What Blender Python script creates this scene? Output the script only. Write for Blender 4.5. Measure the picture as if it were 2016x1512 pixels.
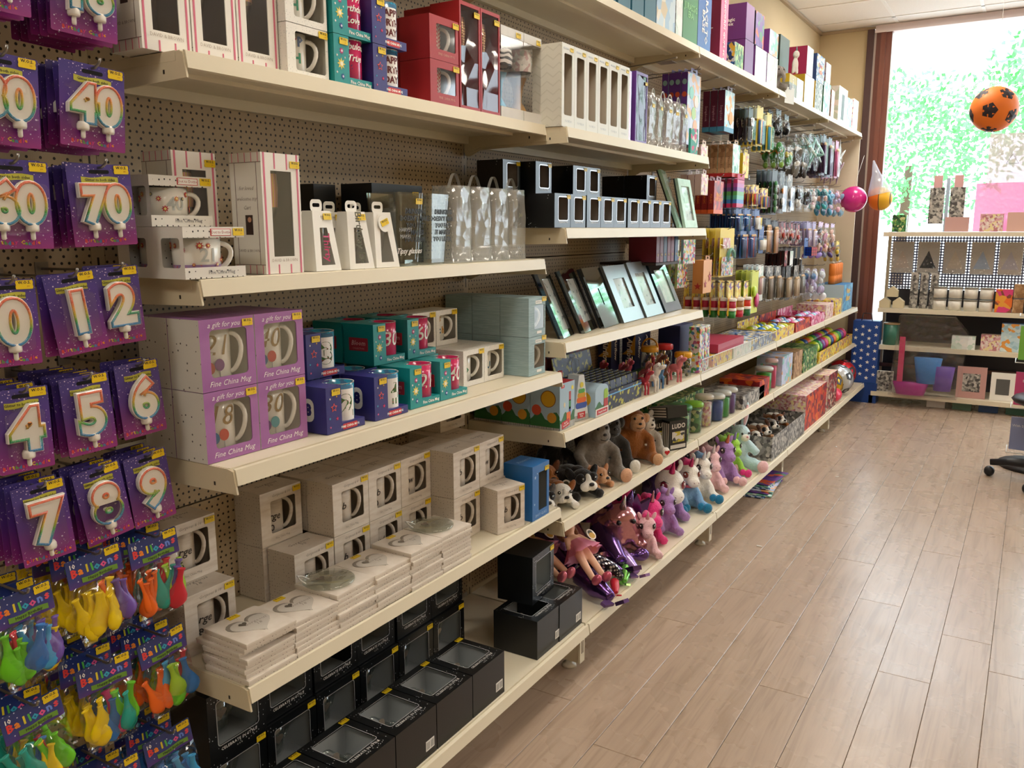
import bpy, bmesh, math, random
from mathutils import Vector, Matrix, Euler
for _o in list(bpy.data.objects): bpy.data.objects.remove(_o)
SC = bpy.context.scene
C = SC.collection
random.seed(7)
pi = math.pi
R = math.radians

# ------------------------------------------------------------------ camera
CAM_POS = Vector((1.55, 0.0, 1.38))
yaw, pit, rol = R(31.573), R(10.312), R(-0.155)
fw = Vector((-math.sin(yaw)*math.cos(pit), math.cos(yaw)*math.cos(pit), -math.sin(pit)))
rt0 = Vector((math.cos(yaw), math.sin(yaw), 0)); up0 = rt0.cross(fw)
rt = math.cos(rol)*rt0 + math.sin(rol)*up0; up = -math.sin(rol)*rt0 + math.cos(rol)*up0
camd = bpy.data.cameras.new('camera'); cam = bpy.data.objects.new('camera', camd); C.objects.link(cam)
M = Matrix((( rt.x, up.x, -fw.x, CAM_POS.x), (rt.y, up.y, -fw.y, CAM_POS.y), (rt.z, up.z, -fw.z, CAM_POS.z), (0, 0, 0, 1)))
cam.matrix_world = M
camd.sensor_fit = 'HORIZONTAL'; camd.sensor_width = 36.0; camd.lens = 1665.05/2016*36.0
camd.clip_start = 0.02; camd.clip_end = 200
SC.camera = cam
# ------------------------------------------------------------------ world + exposure
SKY_STRENGTH = 6.0
PANEL_STRENGTH = 18.0
world = bpy.data.worlds.new('sky'); SC.world = world; world.use_nodes = True
_bg = world.node_tree.nodes['Background']; _bg.inputs[0].default_value = (0.84, 0.93, 1.0, 1); _bg.inputs[1].default_value = SKY_STRENGTH
vs = SC.view_settings
vs.view_transform = 'Standard'; vs.look = 'None'; vs.gamma = 1.0; vs.use_curve_mapping = False
vs.exposure = 0.22
# daylight enters by the shop window: a portal over the opening guides the sky's sampling
_pl = bpy.data.lights.new('window_portal', 'AREA'); _pl.shape = 'RECTANGLE'; _pl.size = 4.2; _pl.size_y = 2.6
_pl.cycles.is_portal = True
_po = bpy.data.objects.new('window_portal', _pl); C.objects.link(_po); _po.location = (2.5, 7.70, 1.62); _po.rotation_euler = (R(-90), 0, 0)

# ------------------------------------------------------------------ colours and materials
def lin(c):
    def f(v):
        v = v/255.0
        return v/12.92 if v <= 0.04045 else ((v+0.055)/1.055)**2.4
    if isinstance(c, str):
        c = c.lstrip('#'); c = (int(c[0:2],16), int(c[2:4],16), int(c[4:6],16))
    return (f(c[0]), f(c[1]), f(c[2]), 1.0)
MATS = {}
def newmat(name):
    m = bpy.data.materials.new(name); m.use_nodes = True
    return m, m.node_tree, m.node_tree.nodes['Principled BSDF']
def mat(col, rough=0.55, metal=0.0, spec=0.5, coat=0.0, name=None, emit=0.0, trans=0.0):
    key = ('p', str(col), rough, metal, spec, coat, emit, trans)
    if key in MATS: return MATS[key]
    m, nt, b = newmat(name or 'plain_%s' % str(col).strip('#'))
    b.inputs['Base Color'].default_value = lin(col); b.inputs['Roughness'].default_value = rough
    b.inputs['Metallic'].default_value = metal; b.inputs['Specular IOR Level'].default_value = spec
    b.inputs['Coat Weight'].default_value = coat
    if emit:
        b.inputs['Emission Color'].default_value = lin(col); b.inputs['Emission Strength'].default_value = emit
    if trans: b.inputs['Transmission Weight'].default_value = trans
    MATS[key] = m
    return m
class NT:
    """tiny helper for node graphs"""
    def __init__(s, nt): s.nt = nt; s.n = nt.nodes; s.l = nt.links
    def new(s, t, **kw):
        x = s.n.new(t)
        for k, v in kw.items(): setattr(x, k, v)
        return x
    def math(s, op, a, b=None, c=None):
        x = s.n.new('ShaderNodeMath'); x.operation = op
        for i, v in enumerate((a, b, c)):
            if v is None: continue
            if isinstance(v, (int, float)): x.inputs[i].default_value = v
            else: s.l.new(v, x.inputs[i])
        return x.outputs[0]
    def coord(s, kind='Object'):
        return s.n.new('ShaderNodeTexCoord').outputs[kind]
    def sep(s, v):
        x = s.n.new('ShaderNodeSeparateXYZ'); s.l.new(v, x.inputs[0]); return x.outputs
    def scale(s, v, sc):
        x = s.n.new('ShaderNodeMapping')
        x.inputs['Scale'].default_value = sc if not isinstance(sc, (int, float)) else (sc, sc, sc)
        s.l.new(v, x.inputs[0]); return x.outputs[0]
    def mix(s, fac, a, b):
        x = s.n.new('ShaderNodeMix'); x.data_type = 'RGBA'
        if isinstance(fac, (int, float)): x.inputs[0].default_value = fac
        else: s.l.new(fac, x.inputs[0])
        for i, v in ((6, a), (7, b)):
            if isinstance(v, tuple): x.inputs[i].default_value = v
            else: s.l.new(v, x.inputs[i])
        return x.outputs[2]
    def ramp(s, fac, stops, interp='LINEAR'):
        x = s.n.new('ShaderNodeValToRGB'); cr = x.color_ramp; cr.interpolation = interp
        while len(cr.elements) > len(stops): cr.elements.remove(cr.elements[-1])
        while len(cr.elements) < len(stops): cr.elements.new(0.5)
        for e, (p, c) in zip(cr.elements, stops): e.position = p; e.color = c
        s.l.new(fac, x.inputs[0]); return x.outputs[0]
    def noise(s, v, scale, detail=2.0):
        x = s.n.new('ShaderNodeTexNoise'); x.inputs['Scale'].default_value = scale; x.inputs['Detail'].default_value = detail
        if v is not None: s.l.new(v, x.inputs[0])
        return x.outputs[0]
    def voronoi(s, v, scale, feature='F1', rnd=1.0):
        x = s.n.new('ShaderNodeTexVoronoi'); x.feature = feature
        x.inputs['Scale'].default_value = scale; x.inputs['Randomness'].default_value = rnd
        s.l.new(v, x.inputs['Vector']); return x
    def bump(s, b, h, strength=0.2, dist=0.01):
        x = s.n.new('ShaderNodeBump'); x.inputs['Strength'].default_value = strength; x.inputs['Distance'].default_value = dist
        s.l.new(h, x.inputs['Height']); s.l.new(x.outputs[0], b.inputs['Normal'])
def tex(key, fn, rough=0.5, **kw):
    """cached procedural material; fn(T) returns the base colour socket"""
    if key in MATS: return MATS[key]
    m, nt, b = newmat(key); T = NT(nt); T.b = b
    b.inputs['Roughness'].default_value = rough
    for k, v in kw.items(): b.inputs[k.replace('_', ' ')].default_value = v
    c = fn(T)
    if c is not None: nt.links.new(c, b.inputs['Base Color'])
    MATS[key] = m
    return m
def dots(key, base, dot, scale=70, rad=0.12, rnd=0.6, rough=0.5):
    """printed speckle/polka dots"""
    def f(T):
        v = T.voronoi(T.coord(), scale, rnd=rnd)
        return T.mix(T.math('LESS_THAN', v.outputs['Distance'], rad), lin(base), lin(dot))
    return tex(key, f, rough)
def speckle(key, cols, scale=60, rough=0.45, coat=0.0):
    """busy printed packaging: cells of many colours"""
    def f(T):
        v = T.voronoi(T.coord(), scale)
        h = T.n.new('ShaderNodeSeparateColor'); T.l.new(v.outputs['Color'], h.inputs[0])
        n = len(cols)
        return T.ramp(h.outputs[0], [(i/n, lin(c)) for i, c in enumerate(cols)], 'CONSTANT')
    return tex(key, f, rough, Coat_Weight=coat)
def clear(key='clear_plastic', tint=(1, 1, 1), amount=0.12, rough=0.06, col=(0.9, 0.9, 0.9)):
    """thin clear film: mostly see-through, with a gloss that grows at grazing angles"""
    if key in MATS: return MATS[key]
    m = bpy.data.materials.new(key); m.use_nodes = True; nt = m.node_tree
    for n in list(nt.nodes): nt.nodes.remove(n)
    T = NT(nt); out = T.new('ShaderNodeOutputMaterial')
    tr = T.new('ShaderNodeBsdfTransparent'); tr.inputs[0].default_value = tint + (1,)
    gl = T.new('ShaderNodeBsdfGlossy'); gl.inputs['Roughness'].default_value = rough; gl.inputs[0].default_value = col + (1,)
    fr = T.new('ShaderNodeFresnel'); fr.inputs[0].default_value = 1.45
    mx = T.new('ShaderNodeMixShader')
    nt.links.new(T.math('ADD', T.math('MULTIPLY', fr.outputs[0], 0.3), amount), mx.inputs[0])
    nt.links.new(tr.outputs[0], mx.inputs[1]); nt.links.new(gl.outputs[0], mx.inputs[2]); nt.links.new(mx.outputs[0], out.inputs[0])
    MATS[key] = m
    return m
def crinkle(key='crinkled_film', amount=0.1, tint=(1, 1, 1), scale=30, rough=0.12, strength=0.9):
    """crumpled cellophane: clear film with facets that catch light"""
    if key in MATS: return MATS[key]
    m = clear(key, tint, amount, rough); nt = m.node_tree; T = NT(nt)
    gl = [n for n in nt.nodes if n.type == 'BSDF_GLOSSY'][0]; fr = [n for n in nt.nodes if n.type == 'FRESNEL'][0]
    v = T.voronoi(T.coord(), scale); bp = T.new('ShaderNodeBump'); bp.inputs['Strength'].default_value = strength; bp.inputs['Distance'].default_value = 0.01
    nt.links.new(v.outputs['Distance'], bp.inputs['Height']); nt.links.new(bp.outputs[0], gl.inputs['Normal']); nt.links.new(bp.outputs[0], fr.inputs['Normal'])
    return m

def frosted(key, tint=(0.95, 0.96, 0.93), milk=0.22, gloss=0.1, rough=0.18, scale=30, strength=0.5):
    """milky thin film: part see-through, part white scatter, part sheen"""
    if key in MATS: return MATS[key]
    m = bpy.data.materials.new(key); m.use_nodes = True; nt = m.node_tree
    for n in list(nt.nodes): nt.nodes.remove(n)
    T = NT(nt); out = T.new('ShaderNodeOutputMaterial')
    tr = T.new('ShaderNodeBsdfTransparent'); tr.inputs[0].default_value = tint + (1,)
    df = T.new('ShaderNodeBsdfDiffuse'); df.inputs[0].default_value = tint + (1,)
    gl = T.new('ShaderNodeBsdfGlossy'); gl.inputs['Roughness'].default_value = rough
    v = T.voronoi(T.coord(), scale); bp = T.new('ShaderNodeBump'); bp.inputs['Strength'].default_value = strength; bp.inputs['Distance'].default_value = 0.01
    nt.links.new(v.outputs['Distance'], bp.inputs['Height']); nt.links.new(bp.outputs[0], gl.inputs['Normal'])
    a = T.new('ShaderNodeMixShader'); a.inputs[0].default_value = milk; nt.links.new(tr.outputs[0], a.inputs[1]); nt.links.new(df.outputs[0], a.inputs[2])
    b = T.new('ShaderNodeMixShader'); b.inputs[0].default_value = gloss; nt.links.new(a.outputs[0], b.inputs[1]); nt.links.new(gl.outputs[0], b.inputs[2]); nt.links.new(b.outputs[0], out.inputs[0])
    MATS[key] = m
    return m

# ------------------------------------------------------------------ mesh builder
class MB:
    def __init__(s): s.v = []; s.f = []; s.m = []; s.cur = 0; s.sm = []; s.smooth = False
    def add(s, vs_, fs):
        o = len(s.v); s.v += [tuple(v) for v in vs_]
        for f in fs: s.f.append(tuple(i+o for i in f)); s.m.append(s.cur); s.sm.append(s.smooth)
        return s
    def mat(s, i): s.cur = i; return s
    def box(s, x0, x1, y0, y1, z0, z1):
        return s.add([(x0,y0,z0),(x1,y0,z0),(x1,y1,z0),(x0,y1,z0),(x0,y0,z1),(x1,y0,z1),(x1,y1,z1),(x0,y1,z1)],
                     [(0,3,2,1),(4,5,6,7),(0,1,5,4),(1,2,6,5),(2,3,7,6),(3,0,4,7)])
    def quad(s, a, b, c, d): return s.add([a,b,c,d], [(0,1,2,3)])
    def prism(s, pts, y0, y1):
        """polygon in x,z (counter-clockwise seen from -y) extruded from y0 to y1"""
        n = len(pts)
        return s.add([(p[0],y0,p[1]) for p in pts]+[(p[0],y1,p[1]) for p in pts],
                     [tuple(range(n)), tuple(range(2*n-1, n-1, -1))]+[(i, i+n, (i+1)%n+n, (i+1)%n) for i in range(n)])
    def prismz(s, pts, z0, z1):
        n = len(pts)
        return s.add([(p[0],p[1],z0) for p in pts]+[(p[0],p[1],z1) for p in pts],
                     [tuple(range(n-1, -1, -1)), tuple(range(n, 2*n))]+[(i, (i+1)%n, (i+1)%n+n, i+n) for i in range(n)])
    def lathe(s, prof, n=20, c=(0,0,0), axis='z', cap=True):
        sm = s.smooth; s.smooth = True
        vs_ = []; fs = []
        for r, h in prof:
            for k in range(n):
                a = 2*pi*k/n; p = (r*math.cos(a), r*math.sin(a), h)
                if axis == 'y': p = (p[0], p[2], p[1])
                elif axis == 'x': p = (p[2], p[0], p[1])
                vs_.append((p[0]+c[0], p[1]+c[1], p[2]+c[2]))
        for i in range(len(prof)-1):
            for k in range(n):
                f = (i*n+k, i*n+(k+1)%n, (i+1)*n+(k+1)%n, (i+1)*n+k)
                fs.append(f if axis != 'y' else f[::-1])
        if cap:
            fs.append(tuple(range(n-1,-1,-1)) if axis != 'y' else tuple(range(n)))
            t = tuple(range((len(prof)-1)*n, len(prof)*n)); fs.append(t if axis != 'y' else t[::-1])
        s.add(vs_, fs); s.smooth = sm
        return s
    def tube(s, pts, r, n=8, closed=False):
        sm = s.smooth; s.smooth = True
        P = [Vector(p) for p in pts]; m = len(P); vs_ = []; fs = []; prev = None
        for i, p in enumerate(P):
            if closed: t = P[(i+1)%m]-P[i-1]
            else: t = P[min(i+1,m-1)]-P[max(i-1,0)]
            t.normalize()
            if prev is None:
                a = Vector((0,0,1)) if abs(t.z) < 0.9 else Vector((1,0,0)); u = t.cross(a).normalized()
            else:
                u = (prev - t*prev.dot(t)).normalized()
            prev = u; w = t.cross(u)
            rr = r[i] if isinstance(r, (list, tuple)) else r
            for k in range(n):
                a = 2*pi*k/n; vs_.append(p+(u*math.cos(a)+w*math.sin(a))*rr)
        for i in range(m if closed else m-1):
            for k in range(n):
                j = (i+1)%m
                fs.append((i*n+k, i*n+(k+1)%n, j*n+(k+1)%n, j*n+k))
        if not closed: fs += [tuple(range(n-1,-1,-1)), tuple(range((m-1)*n, m*n))]
        s.add(vs_, fs); s.smooth = sm
        return s
    def ell(s, c, r, n=12, m=8, rot=None):
        """ellipsoid"""
        sm = s.smooth; s.smooth = True
        vs_ = []; fs = []
        Rm = Euler(rot).to_matrix() if rot else None
        def put(p):
            p = Vector((p[0]*r[0], p[1]*r[1], p[2]*r[2]))
            if Rm: p = Rm @ p
            return (p.x+c[0], p.y+c[1], p.z+c[2])
        vs_.append(put((0,0,-1)))
        for i in range(1, m):
            a = -pi/2+pi*i/m
            for k in range(n):
                b = 2*pi*k/n; vs_.append(put((math.cos(a)*math.cos(b), math.cos(a)*math.sin(b), math.sin(a))))
        vs_.append(put((0,0,1)))
        for k in range(n): fs.append((0, 1+(k+1)%n, 1+k))
        for i in range(m-2):
            for k in range(n):
                fs.append((1+i*n+k, 1+i*n+(k+1)%n, 1+(i+1)*n+(k+1)%n, 1+(i+1)*n+k))
        t = len(vs_)-1; o = 1+(m-2)*n
        for k in range(n): fs.append((o+k, o+(k+1)%n, t))
        s.add(vs_, fs); s.smooth = sm
        return s
    def mesh(s, name, mats):
        me = bpy.data.meshes.new(name); me.from_pydata(s.v, [], s.f)
        if not isinstance(mats, (list, tuple)): mats = [mats]
        for m_ in mats: me.materials.append(m_)
        me.polygons.foreach_set('material_index', s.m)
        me.polygons.foreach_set('use_smooth', s.sm)
        me.update()
        return me
def obj(name, data, parent=None, loc=(0,0,0), rot=(0,0,0), scale=None):
    o = bpy.data.objects.new(name, data); C.objects.link(o)
    if parent is not None: o.parent = parent
    o.location = loc; o.rotation_euler = rot
    if scale is not None: o.scale = scale if isinstance(scale, (tuple, list)) else (scale,)*3
    return o
def tag(o, label=None, cat=None, group=None, kind=None):
    if label: o['label'] = label
    if cat: o['category'] = cat
    if group: o['group'] = group
    if kind: o['kind'] = kind
    return o
def thing(name, label, cat, loc=(0,0,0), rotz=0.0, group=None, rot=None):
    o = bpy.data.objects.new(name, None); C.objects.link(o); o.empty_display_size = 0.05
    o.location = loc; o.rotation_euler = rot if rot else (0, 0, rotz)
    return tag(o, label, cat, group)
def struct(name, data, parent=None, loc=(0,0,0)):
    o = obj(name, data, parent, loc)
    if parent is None: o['kind'] = 'structure'
    return o
KIDS = {}
def kids(o):
    return [c for c in C.objects if c.parent == o]
def dup(root, loc, rot=None, label=None, group=None, skip=(), scale=None):
    """a copy of a thing with copies of its parts and sub-parts (mesh data shared)"""
    r = root.copy(); C.objects.link(r); r.location = loc
    if rot is not None: r.rotation_euler = rot if isinstance(rot, (tuple, list)) else (0, 0, rot)
    if label: r['label'] = label
    if group: r['group'] = group
    if scale: r.scale = (scale,)*3
    for ch in root.children:
        if ch.name.split('.')[0] in skip: continue
        c = ch.copy(); C.objects.link(c); c.parent = r
        for g in ch.children:
            d = g.copy(); C.objects.link(d); d.parent = c
    return r
TXT = {}
def text_mesh(s, size, m, shear=0.0, extrude=0.0, bold=0.0, align='CENTER', bevel=0.0, res=3, space=1.0, line=1.0):
    """lettering as a mesh in the x,z plane, facing -y, centred on the origin"""
    key = (s, size, m.name, shear, extrude, bold, align, bevel, res, space, line)
    if key in TXT: return TXT[key]
    cu = bpy.data.curves.new('lettering', 'FONT'); cu.body = s; cu.size = size; cu.shear = shear; cu.extrude = extrude
    cu.offset = bold; cu.align_x = align; cu.align_y = 'CENTER'; cu.resolution_u = res; cu.bevel_depth = bevel; cu.bevel_resolution = 1
    cu.space_character = space; cu.space_line = line
    o = bpy.data.objects.new('lettering', cu)
    me = bpy.data.meshes.new_from_object(o)
    bpy.data.objects.remove(o); bpy.data.curves.remove(cu)
    me.transform(Matrix.Rotation(R(90), 4, 'X')); me.materials.clear(); me.materials.append(m)
    TXT[key] = me
    return me
def text(s, size, m, parent, loc, rot=(0,0,0), name='lettering', **kw):
    return obj(name, text_mesh(s, size, m, **kw), parent, loc, rot)
def rrect(w, h, r, n=4, cx=0, cz=0):
    """rounded rectangle outline, counter-clockwise seen from -y"""
    p = []
    for sx, sz, a0 in ((1,-1,-90), (1,1,0), (-1,1,90), (-1,-1,180)):
        for k in range(n+1):
            a = R(a0+90*k/n)
            p.append((cx+sx*(w/2-r)+r*math.cos(a), cz+sz*(h/2-r)+r*math.sin(a)))
    return p
def ring_face(mb, outer, inner, y):
    """flat frame between two outlines with the same number of points (front faces -y)"""
    n = len(outer)
    mb.add([(p[0],y,p[1]) for p in outer]+[(p[0],y,p[1]) for p in inner],
           [(i, (i+1)%n, (i+1)%n+n, i+n) for i in range(n)])
# ================================================================== the room
XW, YB, ZC = -0.147, 7.65, 2.98          # left wall, window wall, ceiling
XR, YF = 5.2, -4.2
def wall_mat():
    def f(T):
        n = T.noise(T.coord(), 2.2, 3)
        T.bump(T.b, T.noise(T.coord(), 60, 3), 0.05, 0.005)
        return T.mix(n, lin('#d9c7a4'), lin('#cbb791'))
    return tex('cream_wall_paint', f, 0.85)
WALL = wall_mat()
def wood(T):
    co = T.coord(); ob = T.n.new('ShaderNodeObjectInfo')
    mp = T.new('ShaderNodeMapping'); mp.inputs['Scale'].default_value = (26, 1.6, 1); T.l.new(co, mp.inputs[0])
    ad = T.new('ShaderNodeVectorMath'); T.l.new(mp.outputs[0], ad.inputs[0])
    cb = T.new('ShaderNodeCombineXYZ'); r100 = T.math('MULTIPLY', ob.outputs['Random'], 60.0)
    T.l.new(r100, cb.inputs[0]); T.l.new(r100, cb.inputs[1]); T.l.new(cb.outputs[0], ad.inputs[1])
    w = T.new('ShaderNodeTexNoise'); w.inputs['Scale'].default_value = 1.3; w.inputs['Detail'].default_value = 5; w.inputs['Distortion'].default_value = 1.6
    T.l.new(ad.outputs[0], w.inputs[0])
    c = T.ramp(w.outputs[0], [(0.32, lin('#a08a76')), (0.5, lin('#b29c88')), (0.62, lin('#b8a28e')), (0.78, lin('#a68e78'))])
    c2 = T.mix(T.math('MULTIPLY', ob.outputs['Random'], 0.35), c, lin('#a79280'))
    rr = T.math('ADD', T.math('MULTIPLY', T.noise(co, 6, 3), 0.16), 0.2); T.l.new(rr, T.b.inputs['Roughness'])
    T.bump(T.b, w.outputs[0], 0.06, 0.003)
    return c2
FLOORM = tex('oak_vinyl_plank', wood, 0.3, Specular_IOR_Level=0.5)
# floor: bed + planks laid along the aisle
floor = struct('floor', MB().box(XW, XR, YF, YB, -0.03, -0.004).mesh('floor', mat('#4d3a28', 0.8)))
PW, PL = 0.15, 1.2
pm = {}
def plank_mesh(l):
    l = round(l, 3)
    if l not in pm:
        g = 0.0006; b = 0.0012; w = PW-2*g; h = l-2*g
        m = MB()
        m.add([(0,0,-0.004),(w,0,-0.004),(w,h,-0.004),(0,h,-0.004),(0,0,-b),(w,0,-b),(w,h,-b),(0,h,-b),(b,b,0),(w-b,b,0),(w-b,h-b,0),(b,h-b,0)],
              [(0,1,5,4),(1,2,6,5),(2,3,7,6),(3,0,4,7),(4,5,9,8),(5,6,10,9),(6,7,11,10),(7,4,8,11),(8,9,10,11)])
        pm[l] = m.mesh('plank', FLOORM)
    return pm[l]
for i in range(-1, 17):
    x = 0.19+i*PW-0.15
    y = 0.5+[0.0, 0.74, 0.36, 1.02, 0.2][i % 5]*1.0-1.2
    while y < YB-0.02:
        y1 = min(y+PL, YB)
        if y1 > 0.6: obj('plank', plank_mesh(y1-y), floor, (x, y, 0))
        y += PL
_fb = obj('plank_field', MB().box(0.04+17*PW, XR, YF, YB, -0.004, 0).box(XW, 0.04+17*PW, YF, 0.5-1.2, -0.004, 0).mesh('plank_field', FLOORM), floor)
struct('wall_left', MB().box(XW-0.1, XW, YF, YB+0.1, 0, ZC+0.1).mesh('wall_left', WALL))
struct('wall_right', MB().box(XR, XR+0.1, YF, YB+0.1, 0, ZC+0.1).mesh('wall_right', WALL))
struct('wall_front', MB().box(XW-0.1, XR+0.1, YF-0.1, YF, 0, ZC+0.1).mesh('wall_front', WALL))
WX0, WX1, WZ0, WZ1 = 0.415, 4.6, 0.28, 2.925
struct('wall_back', MB().box(XW, 0.23, YB, YB+0.1, 0, ZC).box(0.23, WX1, YB+0.012, YB+0.1, 0, WZ0).box(WX1, XR, YB, YB+0.1, 0, ZC).mesh('wall_back', WALL))
# ceiling: grid of tiles
TILE = tex('ceiling_tile', lambda T: T.mix(T.noise(T.coord(), 90, 2), lin('#e6ddd6'), lin('#f1eae5')), 0.9)
CGX, CGY = 0.45, 6.78
ceil = struct('ceiling', MB().box(XW-0.1, XR+0.1, YF-0.1, YB+0.1, ZC+0.012, ZC+0.1).mesh('ceiling', mat('#d8cfc8', 0.9)))
LAMPS = [(0, -1), (0, -5), (0, -9), (4, -1), (4, -5), (4, -9), (0, -13), (4, -13)]
tile_me = MB().box(0.006, 0.594, 0.006, 0.594, 0, 0.012).mesh('ceiling_tile', TILE)
tile_edge = {}
for i in range(-1, 8):
    for j in range(-17, 2):
        if (i, j) in LAMPS: continue
        x, y = CGX+0.6*i, CGY+0.6*j
        w = 0.6; l = 0.6; x0 = x
        if x < XW: x0 = XW; w = x+0.6-XW
        if y+0.6 > YB: l = YB-y
        if w > 0.599 and l > 0.599: me = tile_me
        else:
            k = (round(w, 3), round(l, 3))
            if k not in tile_edge: tile_edge[k] = MB().box(0.006, w-0.006, 0.006, l-0.006, 0, 0.012).mesh('ceiling_tile', TILE)
            me = tile_edge[k]
        if y > 2.2 and x < 2.9: obj('ceiling_tile', me, ceil, (x0, y, ZC))
GRID = MB()
for i in range(-1, 9): GRID.box(CGX+0.6*i-0.012, CGX+0.6*i+0.012, YF, YB, ZC-0.004, ZC)
for j in range(-17, 3): GRID.box(XW, XR, CGY+0.6*j-0.012, CGY+0.6*j+0.012, ZC-0.004, ZC)
obj('grid_bars', GRID.mesh('grid_bars', mat('#efe9e4', 0.5)), ceil)
struct('trim_ceiling', MB().box(XW, XW+0.022, YF, YB, ZC-0.024, ZC-0.004).box(XW, WX0, YB-0.022, YB, ZC-0.024, ZC-0.004).mesh('trim_ceiling', mat('#b9a58c', 0.7)))
struct('trim_window_head', MB().box(0.29, WX1, YB-0.05, YB+0.05, WZ1, ZC-0.004).box(0.29, WX1, YB-0.07, YB-0.05, WZ1-0.008, WZ1+0.012).mesh('trim_window_head', mat('#e8d9d8', 0.7)))
# recessed light panels
PANELM = mat('#fff6e8', 0.4, emit=PANEL_STRENGTH, name='lit_diffuser')
_names = ['nearest the shop window', 'above the middle of the aisle', 'above the near end of the shelving', 'over the far right by the window', 'over the middle right of the shop', 'over the near right of the shop', 'behind the camera over the aisle', 'behind the camera on the right']
for (i, j), nm in zip(LAMPS, _names):
    t = thing('ceiling_light', 'square white light panel in the ceiling grid ' + nm, 'ceiling light', (CGX+0.6*i+0.3, CGY+0.6*j+0.3, ZC), group='recessed ceiling light panels')
    m = MB().box(-0.298, -0.27, -0.298, 0.298, -0.006, 0.01).box(0.27, 0.298, -0.298, 0.298, -0.006, 0.01).box(-0.27, 0.27, -0.298, -0.27, -0.006, 0.01).box(-0.27, 0.27, 0.27, 0.298, -0.006, 0.01)
    obj('frame', m.mesh('frame', mat('#f4f0ea', 0.4)), t)
    obj('diffuser', MB().box(-0.27, 0.27, -0.27, 0.27, -0.002, 0.008).mesh('diffuser', PANELM), t)
# window: dark red-brown posts, one large pane
BROWN = tex('red_brown_gloss_paint', lambda T: T.mix(T.noise(T.scale(T.coord(), (40, 40, 1.5)), 1.0, 3), lin('#5a2f26'), lin('#74443a')), 0.35)
win = struct('window_1', MB().box(0.30, 0.335, YB-0.045, YB+0.03, 0, WZ1).mesh('window_1', BROWN))
obj('window_frame', MB().box(0.335, 0.372, YB-0.055, YB+0.03, 0, WZ1).box(0.372, WX0, YB-0.03, YB+0.05, 0, WZ1).box(WX1, WX1+0.1, YB-0.03, YB+0.05, 0, WZ1).mesh('window_frame', tex('dark_brown_gloss_paint', lambda T: T.mix(T.noise(T.scale(T.coord(), (40, 40, 1.5)), 1.0, 3), lin('#6b3a2c'), lin('#8a5444')), 0.35)), win)
obj('window_sill', MB().box(0.415, WX1, YB-0.06, YB+0.06, WZ0-0.03, WZ0).mesh('window_sill', mat('#4a2a22', 0.4)), win)
obj('pane', MB().box(WX0, WX1, YB+0.02, YB+0.026, WZ0, WZ1).mesh('pane', clear('window_glass', (0.97, 0.99, 1.0), 0.0, 0.02)), win)
obj('mullion', MB().box(2.55, 2.62, YB-0.03, YB+0.05, WZ0, WZ1).mesh('mullion', BROWN), win)
struct('trim_1', MB().box(0.232, 0.283, YB-0.05, YB+0.01, 0, ZC-0.03).mesh('trim_1', mat('#4a3130', 0.5)))
struct('trim_2', MB().box(0.283, 0.300, YB-0.035, YB+0.01, 0, WZ1).mesh('trim_2', mat('#b9a9a0', 0.35, metal=0.6)))
# outside: pavement, road, trees
struct('pavement', MB().box(-30, 40, YB+0.1, YB+60, -0.15, -0.05).mesh('pavement', mat('#c9c6bf', 0.9)))

# ================================================================== shelving
CREAM = tex('cream_shelf_enamel', lambda T: T.mix(T.noise(T.coord(), 5, 3), lin('#e6ddc6'), lin('#ddd2b8')), 0.38, Specular_IOR_Level=0.4)
CREAM_D = mat('#d6c9ac', 0.45, name='cream_bracket_enamel')
YJ = [2.242+1.25*k for k in range(-2, 5)]      # bay joints: -0.258, 0.992, 2.242, 3.492, 4.742, 5.992, 7.242
def peg(T):
    co = T.sep(T.coord()); y = co[1]; z = co[2]
    def grid(py, pz, oy, oz, r):
        a = T.math('SUBTRACT', T.math('MODULO', T.math('ADD', y, oy+50*py), py), py/2)
        b = T.math('SUBTRACT', T.math('MODULO', T.math('ADD', z, oz+50*pz), pz), pz/2)
        d = T.math('SQRT', T.math('ADD', T.math('MULTIPLY', a, a), T.math('MULTIPLY', b, b)))
        return T.math('LESS_THAN', d, r)
    g = T.math('MAXIMUM', grid(0.0254, 0.0254, 0.0, 0.0, 0.0027), grid(0.01466, 0.0254, 0.004, 0.0127, 0.0027))
    T.bump(T.b, g, -0.4, 0.002)
    return T.mix(g, T.mix(T.noise(T.coord(), 4, 2), lin('#b7a486'), lin('#ab9779')), lin('#241a12'))
PEG = tex('perforated_cream_panel', peg, 0.6)
def slots(T):
    z = T.sep(T.coord()); a = T.math('LESS_THAN', T.math('MODULO', T.math('ADD', z[2], 5.0), 0.05), 0.03)
    b = T.math('LESS_THAN', T.math('ABSOLUTE', z[1]), 0.0022)
    return T.mix(T.math('MULTIPLY', a, b), lin('#bba98a'), lin('#20160f'))
SLOT = tex('slotted_cream_upright', slots, 0.5)
up_me = MB().box(-0.03, -0.0005, -0.014, 0.014, 0.02, 2.12).mesh('upright', SLOT)
leg_me = MB().box(-0.03, 0.425, -0.013, 0.013, 0.024, 0.125).mesh('base_leg', CREAM_D)
legf_me = MB().box(0.425, 0.432, -0.016, 0.016, 0.024, 0.13).mat(1).box(0.432, 0.4326, -0.006, -0.003, 0.055, 0.105).box(0.432, 0.4326, 0.003, 0.006, 0.055, 0.105).mesh('leg_front', [CREAM, mat('#3a2a20', 0.8)])
foot_me = MB().lathe([(0.012, 0.03), (0.012, 0.012), (0.021, 0.01), (0.024, 0.0)], 18).mesh('foot', mat('#cfc6b4', 0.4))
panels = [(0.17, 0.281), (0.285, 0.781), (0.785, 1.281), (1.285, 1.781), (1.785, 2.115)]
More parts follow.
